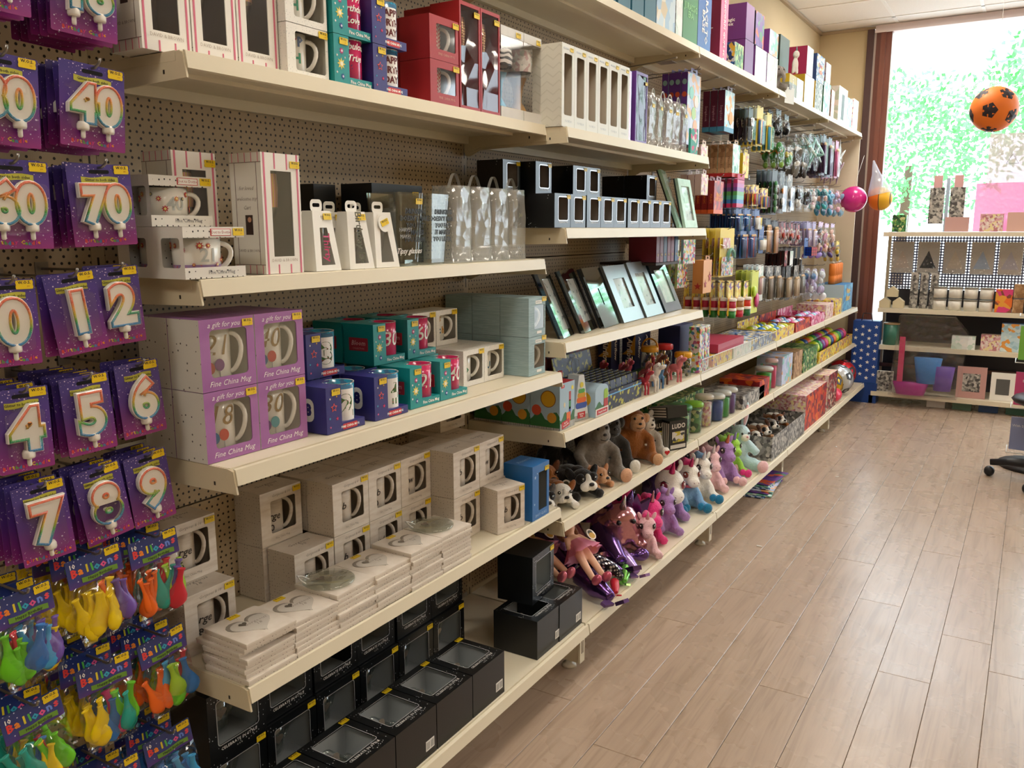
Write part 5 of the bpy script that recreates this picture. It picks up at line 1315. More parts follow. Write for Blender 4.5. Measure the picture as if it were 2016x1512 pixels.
for i, (x, y, lb) in enumerate(((0.19, 2.09-0.02+0.19, 'upper row, half hidden by the carrier bag handles'), (0.235, 2.29-0.01, 'upper row, first in full view'), (0.25, 2.496, 'upper row, left of the middle pair'), (0.25, 2.596, 'upper row, right of the middle pair'), (0.258, 3.088, 'upper row, alone near the leaning frames'))):
    if i == 0: y = 2.165
    q = dup(sb, (0,0,0), None, 'small black window box, ' + lb); place(q, x, y, ZS4B+SH+0.001, SD, SW)
for i, y in enumerate((2.304, 2.412, 2.513, 2.612, 2.725, 2.826, 2.926)):
    q = dup(sb, (0,0,0), None, 'small black window box behind the %s of the bottom row' % bl[i], skip=('price_sticker', 'lettering')); place(q, 0.248, y, ZS4B, SD, SW)
q = dup(sb, (0,0,0), None, 'small black window box behind the lone upper one'); place(q, 0.163, 3.085, ZS4B+SH+0.001, SD, SW)
q = dup(sb, (0,0,0), None, 'small black window box behind the last of the bottom row'); place(q, 0.248, 3.03, ZS4B, SD, SW)
q = dup(sb, (0,0,0), None, 'small black window box behind the upper middle pair'); place(q, 0.155, 2.55, ZS4B+SH+0.001, SD, SW)
# ---- photo frames
MIR = mat('#7f888c', 0.05, metal=1.0, name='mirror_glass'); SPARK = tex('silver_glitter_border', lambda T: T.mix(T.noise(T.coord(), 700, 1), lin('#7a8488'), lin('#aab2b4')), 0.3, Metallic=0.6)
PHOTO = tex('grey_tree_print', lambda T: T.mix(T.math('GREATER_THAN', T.noise(T.coord(), 40, 4), 0.58), lin('#a8a8a4'), lin('#6a6e70')), 0.2, Coat_Weight=0.4)
def photo_frame(w, h, lean, border, face, label, loc, rz, inner=None, stand=True, group='photo frames'):
    t = thing('photo_frame', label, 'photo frame', loc, group=group); t.rotation_euler = (0, 0, FACE+R(rz))
    root = obj('frame', None, t) if False else None
    m = MB(); b = border; T_ = 0.012
    m.box(-w/2, -w/2+b, 0, T_, 0, h).box(w/2-b, w/2, 0, T_, 0, h).box(-w/2+b, w/2-b, 0, T_, 0, b).box(-w/2+b, w/2-b, 0, T_, h-b, h)
    fr = obj('border', m.mesh('border', [face]), t, (0, 0, 0.001), (R(-lean), 0, 0))
    obj('edge', MB().box(-w/2-0.0015, w/2+0.0015, T_, T_+0.006, -0.0005, h+0.0015).mesh('edge', mat('#0c0d0f', 0.3)), fr)
    obj('picture', MB().box(-w/2+b, w/2-b, 0.005, 0.009, b, h-b).mesh('picture', inner or PHOTO), fr)
    if stand:
        k = MB().prism([(-0.025, 0.02), (0.025, 0.02), (0.012, h*0.72), (-0.012, h*0.72)], T_+0.006, T_+0.009).mesh('stand', mat('#0c0d0f', 0.6)); obj('stand', k, fr)
    return t
photo_frame(0.125, 0.222, 24, 0.024, MIR, 'dark mirrored photo frame, first at the near shelf end', (0.300, 2.385, ZS3B+G), 12)
photo_frame(0.17, 0.222, 24, 0.034, MIR, 'mirrored photo frame with pink reflections, second in the row', (0.290, 2.565, ZS3B+G), 12)
photo_frame(0.172, 0.222, 24, 0.08, MIR, 'plain bright mirror frame, third in the row', (0.290, 2.735, ZS3B+G), 6, inner=MIR)
photo_frame(0.215, 0.222, 24, 0.052, SPARK, 'glittery silver photo frame with a tree, fourth in the row', (0.285, 2.94, ZS3B+G), 3)
photo_frame(0.2, 0.228, 24, 0.046, SPARK, 'glittery silver photo frame with a tree, fifth in the row', (0.281, 3.158, ZS3B+G), 3)
photo_frame(0.15, 0.226, 22, 0.036, SPARK, 'glittery silver photo frame set back with a pink word card', (0.222, 3.285, ZS3B+G), 2)
photo_frame(0.2, 0.224, 24, 0.04, MIR, 'aqua mirrored photo frame at the far shelf end', (0.277, 3.372, ZS3B+G), 2, inner=tex('aqua_leaf_print', lambda T: T.mix(T.noise(T.coord(), 25, 3), lin('#8ad0b8'), lin('#f0f6f2')), 0.1, Coat_Weight=0.8))
photo_frame(0.11, 0.2, 20, 0.02, mat('#15181a', 0.2), 'dark photo frame leaning edge-on behind the aqua ones', (0.255, 3.235, ZS4B+G), 20)
AQUA = tex('aqua_mirror_print', lambda T: T.mix(T.noise(T.coord(), 22, 3), lin('#5ec8a8'), lin('#f0fbf6')), 0.12, Metallic=0.3)
photo_frame(0.15, 0.24, 20, 0.07, AQUA, 'tall aqua frame leaning at the end of the black boxes', (0.325, 3.30, ZS4B+G), 14, inner=AQUA)
photo_frame(0.16, 0.2, 12, 0.03, tex('pale_floral_frame', lambda T: T.mix(T.noise(T.coord(), 40, 3), lin('#d8e8e0'), lin('#9ac0b0')), 0.2), 'pale floral frame overhanging the shelf end', (0.330, 3.402, ZS4B+G), 2)
# ---- sensory toys on the shelf below
SKYB = mat('#a9c4d6', 0.5); GRASS = mat('#2f6b36', 0.5); BALLY = mat('#d8a81e', 0.45); BALLR = mat('#d05030', 0.45)
def hill(w, h, n=10, ph=0.0):
    pts = [(-w/2, 0)] + [(-w/2+w*k/n, h*(0.7+0.3*math.sin(k*1.1+ph))) for k in range(n+1)] + [(w/2, 0)]
    pts = [(w/2, 0)] + [(w/2-w*k/n, h*(0.7+0.3*math.sin(k*1.1+ph))) for k in range(n+1)] + [(-w/2, 0)]
    return MB().prism(pts[::-1], -0.0005, 0).mesh('hill', GRASS)
TEETH = tex('black_white_teeth', lambda T: T.mix(T.math('GREATER_THAN', T.math('SINE', T.math('MULTIPLY', T.math('ADD', T.sep(T.coord())[0], T.sep(T.coord())[1]), 1500)), 0), lin('#16181a'), lin('#e8e8e4')), 0.5)
def ball_box(w, d, h):
    t = thing('sensory_ball_box', 'x', 'toy box')
    obj('carton', plain_box(w, d, h, [SKYB, SKYB, mat('#c83440', 0.5)]), t)
    L = -w/2; f = -d/2
    it = [(hill(d, h*0.36), L, 0, 0.006, 0, R(-90)), (disc(0.027, mat('#8a5a1e', 0.5)), L-0.0006, -0.012, h*0.66, 0, R(-90)), (disc(0.0245, BALLY), L-0.0009, -0.012, h*0.66, 0, R(-90)),
          (disc(0.017, BALLR), L-0.0006, 0.03, h*0.4, 0, R(-90)), (disc(0.0165, mat('#d89a2e', 0.5)), L-0.0006, -0.025, h*0.26, 0, R(-90)), (MB().box(-d/2, d/2, -0.0005, 0, 0, 0.007).mesh('teeth', TEETH), L-0.0003, 0, 0.0, 0, R(-90))]
    it += [(hill(w, h*0.3, ph=1), 0, f, 0.01), (MB().box(-w/2, w/2, -0.0005, 0, 0, 0.02).mesh('teeth', TEETH), 0, f-0.0006, 0), (flat(0.05, 0.022, REDINK, 0.001), -0.012, f-0.0012, 0.016, R(-8)), (text_mesh('My 1st\nSensory Ball', 0.0075, WHITEINK, bold=0.0002, res=1), -0.012, f-0.002, 0.016, R(-8)),
           (disc(0.008, mat('#e8d8b0', 0.5), sx=0.6), -0.018, f, h*0.52), (flat(0.012, 0.03, mat('#b83a30', 0.5)), 0.018, f, h*0.68), (flat(0.012, 0.03, mat('#3a8a4a', 0.5)), 0.018, f, h*0.5), (flat(0.012, 0.03, mat('#3a5aa8', 0.5)), 0.018, f, h*0.34), (flat(0.026, 0.03, mat('#e8702a', 0.5)), 0.008, f-0.0006, h*0.24),
           (flat(0.022, 0.01, REDINK, 0.004), -0.03, f, h*0.93), (disc(0.007, mat('#e8d84a', 0.5)), 0.034, f, h*0.85)]
    art(t, 'ballbox%.2f' % w, it)
    return t
bx = ball_box(0.098, 0.105, 0.147); place(bx, 0.337, 2.255, ZS2B, 0.105, 0.098); tag(bx, 'sky blue sensory ball box at the near shelf corner', group='sky blue sensory ball boxes')
for k, lb in ((1, 'sky blue sensory ball box behind the corner one'), (2, 'sky blue sensory ball box third back, against the panel')):
    q = dup(bx, (0,0,0), None, lb); place(q, 0.337-0.107*k, 2.255, ZS2B, 0.105, 0.098)
q = thing('stacking_ring_pack', 'tapered white card pack with printed stacking rings', 'toy box')
m = MB(); m.prism([(-0.04, 0), (0.04, 0), (0.014, 0.15), (-0.014, 0.15)], -0.022, 0.022); obj('pack', m.mesh('pack', mat('#dfe6e6', 0.5)), q)
art(q, 'rings', [(flat(0.06, 0.02, mat('#3a5ab0', 0.5), 0.009), 0, -0.0222, 0.05), (flat(0.05, 0.018, mat('#e8702a', 0.5), 0.008), 0, -0.0224, 0.068), (flat(0.042, 0.016, mat('#d8a020', 0.5), 0.007), 0, -0.0226, 0.084), (flat(0.034, 0.014, mat('#58a848', 0.5), 0.006), 0, -0.0228, 0.098), (disc(0.009, mat('#e8d84a', 0.5)), 0, -0.023, 0.118), (MB().box(-0.04, 0.04, -0.0005, 0, 0, 0.018).mesh('teeth', TEETH), 0, -0.0222, 0), (flat(0.04, 0.02, REDINK, 0.001), 0, -0.023, 0.018), (text_mesh('Stacking\nRings', 0.007, WHITEINK, bold=0.0002, res=1), 0, -0.0238, 0.018)])
place(q, 0.325, 2.39, ZS2B, 0.044, 0.08, -10)
q = thing('pull_along_box', 'sky blue arched toy box beside the dinosaur display', 'toy box')
pts = [(0.05, 0), (0.05, 0.085)] + [(0.05*math.cos(R(a)), 0.085+0.022*math.sin(R(a))) for a in range(15, 180, 15)] + [(-0.05, 0.085), (-0.05, 0)]
obj('carton', MB().prism(pts, -0.04, 0.04).mesh('carton', SKYB), q)
art(q, 'arch', [(disc(0.024, BALLY), -0.05, 0.0, 0.06, 0, R(-90)), (hill(0.1, 0.03), 0, -0.0402, 0.02), (flat(0.03, 0.035, mat('#9ac02a', 0.5), 0.01), 0.03, -0.0405, 0.07), (flat(0.03, 0.03, mat('#b82a2a', 0.5)), 0.03, -0.0408, 0.04), (flat(0.098, 0.026, mat('#e8e4de', 0.5)), 0, -0.0412, 0.014), (flat(0.08, 0.016, REDINK), 0, -0.042, 0.015), (text_mesh('Hoppity Sounds', 0.0095, WHITEINK, bold=0.0002, res=1), 0, -0.0428, 0.015)])
place(q, 0.35, 2.478, ZS2B, 0.08, 0.1)
q = thing('hand_gel_bottle', 'white pump bottle standing behind the sensory ball box', 'bottle', (0.20, 2.40, ZS2B+G)); obj('bottle', MB().lathe([(0.024, 0), (0.025, 0.004), (0.025, 0.1), (0.012, 0.115)], 18).mesh('bottle', mat('#d9c8d2', 0.3)), q); obj('cap', MB().lathe([(0.026, 0.113), (0.026, 0.15), (0.024, 0.152)], 18).mesh('cap', mat('#efe6e2', 0.35)), q)
q = thing('red_comb_pack', 'red toy comb standing behind the ring pack', 'toy', (0.215, 2.47, ZS2B+G), FACE)
cm = MB().box(-0.03, 0.03, 0, 0.008, 0.0, 0.13)
for k in range(8): cm.box(-0.029+0.0078*k, -0.025+0.0078*k, 0, 0.008, 0.13, 0.145)
obj('comb', cm.mesh('comb', mat('#c82430', 0.4)), q)
# dinosaur display box with rows of small boxes
DARK = speckle('dinosaur_print', ['#14172e', '#14172e', '#1b1e3a', '#b8b23a', '#14172e', '#23284a', '#a8a23a', '#14172e', '#181b30'], 75, 0.5)
q = thing('dinosaur_display', 'navy and lime dinosaur egg counter display with open lid', 'display box', (0.335, 2.75, ZS2B+G), FACE)
obj('tray', MB().box(-0.15, 0.15, 0.0, 0.004, 0, 0.065).box(-0.15, 0.15, 0.19, 0.194, 0, 0.065).box(-0.15, -0.146, 0.004, 0.19, 0, 0.065).box(0.146, 0.15, 0.004, 0.19, 0, 0.065).box(-0.146, 0.146, 0.004, 0.19, 0, 0.003).mesh('tray', DARK), q)
obj('lid', MB().box(-0.15, 0.15, 0, 0.004, 0, 0.1).mesh('lid', DARK), q, (0, 0.197, 0.066), (R(-12), 0, 0)); obj('rim', MB().box(-0.15, 0.15, -0.0008, 0, 0.05, 0.054).mesh('rim', mat('#5aa8e0', 0.4)), q)
obj('diamond', MB().tube([(-0.03, 0, 0.05), (0.0, 0, 0.075), (0.035, 0, 0.06), (0.03, 0, 0.025), (-0.005, 0, 0.01), (-0.028, 0, 0.02)], 0.0012, 5, True).mesh('diamond', WHITEINK), q, (0.0, 0.192, 0.08), (R(-12), 0, 0))
sm = MB().box(-0.022, 0.022, -0.012, 0.012, 0, 0.09).mesh('carton', DARK)
DB_ROWS = ['front', 'second', 'third', 'fourth', 'fifth', 'sixth', 'seventh']
for i in range(6):
    for j in range(7):
        t = obj('dinosaur_egg_box', sm, None, (0.335-0.018-0.0255*j, 2.75-0.121+0.0483*i, ZS2B+G+0.0045), (R(-6), 0, FACE))
        tag(t, 'small dinosaur egg box, %s row, %s column of the display' % (DB_ROWS[j], DB_ROWS[i] if i else 'nearest'), 'toy box', 'small dinosaur egg boxes')
# toy horses and unicorn figures
def horse(col, mane, s=1.0):
    key = ('horse', col)
    t = thing('toy_horse', 'x', 'toy horse')
    if key not in WB:
        m = MB()
        m.ell((0, 0.0, 0.052), (0.014, 0.03, 0.016)); m.ell((0, -0.024, 0.07), (0.009, 0.011, 0.022), rot=(R(25), 0, 0)); m.ell((0, -0.041, 0.088), (0.0075, 0.017, 0.0085), rot=(R(-25), 0, 0))
        for x in (-0.008, 0.008):
            m.tube([(x, -0.02, 0.048), (x, -0.023, 0.024), (x, -0.022, 0.002)], [0.0065, 0.0042, 0.005], 7); m.tube([(x, 0.022, 0.05), (x, 0.027, 0.026), (x, 0.024, 0.002)], [0.008, 0.0045, 0.005], 7)
        m.lathe([(0.003, 0), (0.0005, 0.013)], 6, (0.005, -0.03, 0.094)); m.lathe([(0.003, 0), (0.0005, 0.013)], 6, (-0.005, -0.03, 0.094))
        WB[key] = m.mesh('body', mat(col, 0.25, coat=0.4, metal=0.2))
    b = obj('body', WB[key], t)
    b.modifiers.new('remesh', 'REMESH').voxel_size = 0.0022; b.modifiers['remesh'].use_smooth_shade = True
    mm = MB().tube([(0, -0.03, 0.1), (0, -0.014, 0.088), (0, -0.008, 0.066)], [0.004, 0.006, 0.003], 6); tl = MB().tube([(0, 0.028, 0.056), (0, 0.04, 0.045), (0, 0.042, 0.018)], [0.003, 0.006, 0.002], 6)
    obj('tail', tl.mesh('tail', mat(mane, 0.4)), t)
    obj('mane', mm.mesh('mane', mat(mane, 0.4)), t)
    obj('horn', MB().lathe([(0.0028, 0), (0.0003, 0.018)], 8, (0, -0.042, 0.095)).mesh('horn', mat('#e8c86a', 0.3, metal=0.5)), t)
    t.scale = (s,)*3
    return t
hs = [('#e4e2da', '#c8b8b0', 0.332, 3.0, 1.15, 'white toy horse at the shelf front'), ('#4a7aa8', '#8ab0d0', 0.325, 3.09, 1.05, 'blue toy horse beside the white one'), ('#6b4030', '#c87a50', 0.31, 3.18, 1.05, 'brown toy horse behind the blue one'), ('#d87a80', '#e8a8a0', 0.33, 3.26, 1.1, 'glossy pink toy horse by the yellow-lidded jar'),
      ('#b83a4a', '#7a2030', 0.325, 2.935, 1.0, 'dark red toy horse beside the dinosaur display'), ('#b06a6a', '#e8b0a0', 0.265, 3.1, 1.05, 'copper toy horse in the second row'), ('#a8323a', '#d86a6a', 0.25, 3.2, 1.15, 'red toy horse rearing in the second row'), ('#8a3a48', '#c85a6a', 0.2, 2.98, 1.1, 'maroon toy horse near the display lid'), ('#c8506a', '#e89ab0', 0.19, 3.09, 1.1, 'rose toy horse in the third row'), ('#7a4a3a', '#b88a6a', 0.235, 3.28, 1.1, 'tan toy horse in front of the red-lidded jar'), ('#a83040', '#d86070', 0.13, 2.96, 1.15, 'crimson toy horse against the panel')]
for col, mn, x, y, s, lb in hs:
    t = horse(col, mn, s); t.location = (x, y, ZS2B+G); t.rotation_euler = (0, 0, FACE+R(random.uniform(-60, -10))); tag(t, lb, group='small toy horses')
# jars of plastic animals
def jar(lid, handle, label, loc):
    t = thing('animal_jar', label, 'jar', loc, group='jars of plastic animals')
    obj('jar', MB().lathe([(0.034, 0.0), (0.036, 0.003), (0.036, 0.072), (0.03, 0.082), (0.03, 0.088)], 22, cap=False).mesh('jar', clear('jar_plastic', (0.95, 0.97, 0.95), 0.06, 0.06)), t)
    obj('lid', MB().lathe([(0.036, 0.082), (0.037, 0.084), (0.037, 0.1), (0.034, 0.104)], 22).mesh('lid', mat(lid, 0.35)), t)
    if handle: obj('lid_handle', MB().tube([(0.035*math.cos(R(a)), 0, 0.1+0.036*math.sin(R(a))) for a in range(0, 181, 15)], 0.0035, 7).mesh('lid_handle', mat(lid, 0.35)), t)
    g = speckle('plastic_animals', ['#5a6a3a', '#3a4a2a', '#8a7a4a', '#6a4a2a', '#9aa07a', '#4a5a6a'], 120, 0.4)
    fm = MB()
    rd = random.Random(lid)
    for k in range(14): fm.ell((rd.uniform(-0.022, 0.022), rd.uniform(-0.022, 0.022), 0.008+0.005*k), (0.008, 0.011, 0.006), 6, 4, (rd.uniform(0, 3), rd.uniform(0, 3), 0))
    o = obj('animal_filling', fm.mesh('animal_filling', g), t); o['kind'] = 'stuff'
    return t
jar('#e0a010', False, 'clear jar with a yellow lid at the shelf front', (0.312, 3.40, ZS2B+G)); jar('#c8242a', False, 'clear jar with a red lid in the second row', (0.225, 3.405, ZS2B+0.03)); jar('#d89a18', True, 'clear jar with a yellow carrying handle', (0.2, 3.318-0.015, ZS2B+0.03))
q = thing('jar_riser', 'low green foliage tray under the rear jars', 'tray', (0.2, 3.36, ZS2B+G)); obj('tray', MB().box(-0.065, 0.065, -0.1, 0.09, 0, 0.0265).mesh('tray', tex('green_foliage', lambda T: T.mix(T.noise(T.coord(), 90, 3), lin('#16341c'), lin('#2f6a34')), 0.6)), q)
AIR = mat('#1a2150', 0.6)
def airflow():
    t = thing('craft_kit_box', 'x', 'toy box'); w, d, h = 0.085, 0.06, 0.235
    obj('carton', plain_box(w, d, h, [AIR, AIR, AIR]), t)
    art(t, 'airflow', [(flat(d, h*0.55, AIR), -w/2, 0, h*0.45, 0, R(-90)), (MB().prism([(-d/2, 0), (d*0.5, 0), (d*0.5, 0.09), (d*0.1, 0.03)], -0.0005, 0).mesh('flame', mat('#d8a020', 0.5)), -w/2-0.0006, 0, 0.09, 0, R(-90)), (disc(0.02, mat('#7a4a3a', 0.5)), -w/2-0.001, 0.0, 0.04, 0, R(-90)), (disc(0.018, mat('#5a6a8a', 0.5)), -w/2-0.0008, -0.008, 0.2, 0, R(-90)),
        (text_mesh('Airflow', 0.034, WHITEINK, shear=0.2, bold=0.0008), -w/2-0.0012, -0.004, 0.11, R(90), R(-90)), (text_mesh('Airflow', 0.03, WHITEINK, shear=0.2, bold=0.0008), 0, -d/2-0.001, 0.12, R(90))])
    return t
a1 = airflow(); place(a1, 0.135, 3.30, ZS2B, 0.06, 0.085); tag(a1, 'tall navy kit box with white lettering, nearer of two', group='tall navy kit boxes'); q = dup(a1, (0,0,0), None, 'tall navy kit box with white lettering, farther of two'); place(q, 0.13, 3.392, ZS2B, 0.06, 0.085)
q = dup(a1, (0,0,0), None, 'tall navy kit box half hidden further along the panel'); place(q, 0.075, 3.19, ZS2B, 0.06, 0.085)
q = thing('burgundy_kit_box', 'dark red toy boxes against the panel behind the display', 'toy box'); obj('carton', plain_box(0.3, 0.05, 0.16, [speckle('dark_red_print', ['#5a1a2a', '#7a2a3a', '#3a1420', '#8a4a4a', '#4a3a4a'], 40)]*3), q); place(q, 0.065, 2.66, ZS2B, 0.05, 0.3)
# ================================================================== soft toys and dolls
def fur(key, c1, c2, scale=140, rough=0.95):
    def f(T):
        n = T.noise(T.coord(), scale, 4)
        T.bump(T.b, n, 0.55, 0.006)
        return T.mix(n, lin(c1), lin(c2))
    return tex('fur_'+key, f, rough, Sheen_Weight=0.35, Specular_IOR_Level=0.15)
def lump(name, m, ells, parent, voxel=0.006, tubes=(), loc=(0,0,0), rot=(0,0,0), smooth=6):
    """soft shape: overlapping ellipsoids and tapering limbs melted into one continuous surface"""
    mb = MB()
    for e in ells: mb.ell(e[0], e[1], 12, 8, e[2] if len(e) > 2 else None)
    for p, r in tubes: mb.tube(p, r, 10)
    o = obj(name, mb.mesh(name, m), parent, loc, rot)
    if len(ells)+len(tubes) > 1:
        md = o.modifiers.new('melt', 'REMESH'); md.mode = 'VOXEL'; md.voxel_size = voxel; md.use_smooth_shade = True
        sm = o.modifiers.new('relax', 'SMOOTH'); sm.iterations = smooth; sm.factor = 0.5
    return o
EYE = mat('#0c0a0a', 0.1, coat=0.5); EYEW = mat('#f4f2ee', 0.25); NOSE = mat('#1a1414', 0.35)
def ball(name, m, c, r, parent, rot=None): return obj(name, MB().ell(c, r if isinstance(r, tuple) else (r, r, r), 12, 8, rot).mesh(name, m), parent)
def swing_tag(t, loc, rot, cols=('#f2efe8', '#e8d83a'), r=0.02):
    g = obj('swing_tag', MB().prism([(r*0.8*math.cos(2*pi*k/18), r*math.sin(2*pi*k/18)) for k in range(18)], -0.0006, 0.0006).mesh('swing_tag', mat(cols[0], 0.4)), t, loc, rot)
    obj('tag_print', disc(r*0.55, mat(cols[1], 0.4), 'tag_print'), g, (0, -0.0008, -r*0.25)); obj('tag_print', disc(r*0.45, mat('#4a4a3a', 0.4), 'tag_print'), g, (0, -0.0007, r*0.3))
def lying_dog(label, base, patch, loc, rz, s=1.0, ear='#2a2220', tagged=True, muzzle='#efebe2', eyepatch=True):
    t = thing('plush_dog', label, 'soft toy', loc, FACE+R(rz), 'lying plush dogs'); t.scale = (s,)*3
    lump('body', base, [((0, 0.05, 0.036), (0.042, 0.062, 0.034)), ((0, -0.03, 0.05), (0.04, 0.038, 0.036))], t, 0.006, [([(-0.03, 0.02, 0.02), (-0.042, -0.045, 0.012), (-0.04, -0.07, 0.012)], [0.016, 0.014, 0.016]), ([(0.03, 0.02, 0.02), (0.042, -0.045, 0.012), (0.04, -0.07, 0.012)], [0.016, 0.014, 0.016])])
    lump('muzzle', fur('muzzle'+muzzle, muzzle, muzzle), [((-0.012, -0.064, 0.04), (0.017, 0.017, 0.015)), ((0.012, -0.064, 0.04), (0.017, 0.017, 0.015)), ((0, -0.056, 0.058), (0.012, 0.014, 0.02))], t, 0.004)
    ball('nose', NOSE, (0, -0.08, 0.05), (0.009, 0.006, 0.006), t)
    for x in (-1, 1):
        if eyepatch: ball('eye_patch', fur('dk', '#1a1716', '#2a2524'), (x*0.022, -0.052, 0.062), (0.016, 0.012, 0.016), t)
        ball('eye', EYE, (x*0.022, -0.063, 0.064), 0.006, t); ball('eye_glint', EYEW, (x*0.022-0.002, -0.0685, 0.0665), 0.0016, t)
        obj('ear', MB().ell((0, 0, 0), (0.014, 0.006, 0.026), 10, 6).mesh('ear', fur('ear'+ear, ear, ear)), t, (x*0.04, -0.026, 0.07), (R(-10), R(x*35), 0))
    lump('back_patch', patch, [((0.008, 0.055, 0.055), (0.03, 0.042, 0.022)), ((0.0, 0.0, 0.075), (0.024, 0.02, 0.014))], t, 0.005)
    obj('tail', MB().tube([(0, 0.1, 0.04), (0.02, 0.125, 0.04), (0.03, 0.14, 0.05)], [0.01, 0.008, 0.005], 8).mesh('tail', base), t)
    if tagged: swing_tag(t, (-0.052, -0.02, 0.036), (R(-20), 0, R(-50)))
    return t
WHF = fur('white', '#e8e4da', '#f4f1ea'); BRF = fur('brown', '#8a5226', '#a86a36'); BKF = fur('black', '#171413', '#2a2524'); GRF = fur('grey', '#77716b', '#9a948c', 110); DGF = fur('dkgrey', '#33302e', '#4a4643'); PEF = fur('peach', '#c8916a', '#dba880'); TNF = fur('tan', '#b98a62', '#cfa37c')
lying_dog('plush beagle lying with orange-brown back and white face', WHF, BRF, (0.262, 2.385, ZS1B+0.002), -38, 0.95, '#8a5226', True, '#efebe2', False)
lying_dog('plush bulldog lying with black and white face', BKF, BKF, (0.262, 2.525, ZS1B+0.002), -30, 1.15, '#171413')
lying_dog('wrinkled peach plush dog lying at the shelf front', PEF, PEF, (0.27, 2.645, ZS1B+0.002), -20, 0.85, '#b98058', True, '#dba880', False)
lying_dog('grey and white plush husky by the blue box', GRF, DGF, (0.235, 2.292, ZS1B+0.002), -30, 1.0, '#5a5551')
lying_dog('brown plush spaniel behind the bulldog', BRF, BRF, (0.12, 2.52, ZS1B+0.002), -30, 1.1, '#6a3a1a', False, '#a86a36', False)
lying_dog('dark plush puppy with tan ears behind the husky', DGF, BKF, (0.105, 2.36, ZS1B+0.002), -35, 1.15, '#8a5a36', False)
def sitter(label, coat, face, loc, rz, s=1.0, pads='#d8a888', ears='round', belly=None, feet=None, headz=0.165, group='sitting plush animals', heart=False, head=True):
    t = thing('plush_animal', label, 'soft toy', loc, FACE+R(rz), group); t.scale = (s,)*3
    el = [((0, 0.01, 0.065), (0.056, 0.05, 0.066)), ((0, 0.0, 0.11), (0.04, 0.036, 0.036))]
    if head: el.append(((0, -0.012, headz), (0.05, 0.046, 0.046)))
    tb = [([(-0.035, 0, 0.03), (-0.062, -0.05, 0.024), (-0.062, -0.095, 0.022)], [0.03, 0.024, 0.024]), ([(0.035, 0, 0.03), (0.062, -0.05, 0.024), (0.062, -0.095, 0.022)], [0.03, 0.024, 0.024]),
          ([(-0.035, 0, 0.115), (-0.07, -0.025, 0.085), (-0.06, -0.06, 0.05)], [0.02, 0.018, 0.017]), ([(0.035, 0, 0.115), (0.07, -0.025, 0.085), (0.06, -0.06, 0.05)], [0.02, 0.018, 0.017])]
    lump('body', coat, el, t, 0.007, tb)
    for x in (-1, 1):
        lump('foot_pad', feet or fur('pad'+pads, pads, pads), [((x*0.062, -0.112, 0.025), (0.022, 0.012, 0.024))], t)
        if heart: obj('heart_pad', MB().prism(heart_pts(0.015)[::1], -0.002, 0.0).mesh('heart_pad', mat('#b81a20', 0.7)), t, (x*0.062, -0.1235, 0.024))
    if belly: lump('belly', belly, [((0, -0.032, 0.07), (0.036, 0.018, 0.042))], t)
    if head:
        lump('muzzle', face, [((0, -0.052, headz-0.012), (0.034, 0.026, 0.026)), ((0, -0.045, headz+0.012), (0.03, 0.016, 0.02))], t, 0.005)
        ball('nose', NOSE, (0, -0.078, headz-0.002), (0.007, 0.004, 0.005), t)
        obj('mouth', MB().tube([(-0.014, -0.074, headz-0.018), (0, -0.078, headz-0.022), (0.014, -0.074, headz-0.018)], 0.0014, 5).mesh('mouth', NOSE), t)
        for x in (-1, 1):
            ball('eye', EYE, (x*0.016, -0.06, headz+0.016), 0.0055, t)
            if ears == 'round': lump('ear', face, [((x*0.055, -0.01, headz+0.004), (0.017, 0.01, 0.019))], t)
            elif ears == 'top': lump('ear', coat, [((x*0.036, -0.005, headz+0.042), (0.016, 0.009, 0.017))], t)
    return t
sitter('brown plush monkey sitting with tan face', BRF, TNF, (0.245, 3.03, ZS1B+0.002), -42, 1.0, '#cfa37c', 'round')
sitter('pale grey plush bear with red hearts on its feet', fur('palegrey', '#b8b2a8', '#d4cec4'), WHF, (0.245, 3.155, ZS1B+0.002), -36, 0.8, '#efebe2', 'top', WHF, WHF, heart=True)
sitter('large grey plush elephant with peach feet', GRF, GRF, (0.215, 2.745, ZS1B+0.002), -35, 1.12, '#d8a888', 'top', headz=0.16)
sitter('dark grey plush gorilla with white feet behind the elephant', DGF, DGF, (0.2, 2.885, ZS1B+0.002), -38, 1.05, '#e8e4da', 'round', headz=0.16)
sitter('black plush panther sitting in the shade by the panel', BKF, BKF, (0.1, 2.63, ZS1B+0.002), -25, 1.0, '#3a3532', 'top')
sitter('brown plush bear sitting by the panel behind the monkey', fur('dkbrown', '#4a3020', '#62422c'), TNF, (0.095, 2.96, ZS1B+0.002), -30, 1.05, '#a07a54', 'round')
# board games
def game_box(label, loc, rz, s=1.0):
    t = thing('board_game', label, 'board game', loc, FACE+R(rz), 'black travel board games'); t.scale = (s,)*3
    obj('carton', plain_box(0.1, 0.045, 0.125, [mat('#141414', 0.35)]*3), t)
    wt = mat('#d8d4cc', 0.5)
    it = [(text_mesh('LUDO', 0.026, wt, bold=0.001, space=1.1), 0, -0.0232, 0.1), (flat(0.07, 0.045, speckle('ludo_print', ['#c8b83a', '#d8d4cc', '#3a3a3a', '#8a8a4a', '#d8d4cc'], 70)), 0, -0.0228, 0.055), (flat(0.085, 0.016, wt), 0, -0.0228, 0.014)]
    for k in range(4): it.append((flat(0.006, 0.11, wt), -0.0502, -0.016+0.011*k, 0.06, 0, R(-90)))
    art(t, 'ludo', it)
    return t
game_box('black ludo game box at the shelf front', (0.325, 3.29, ZS1B+G), -25); game_box('black ludo game box in the second row', (0.265, 3.27, ZS1B+G), -25); game_box('black ludo game box in the third row', (0.205, 3.25, ZS1B+G), -22)
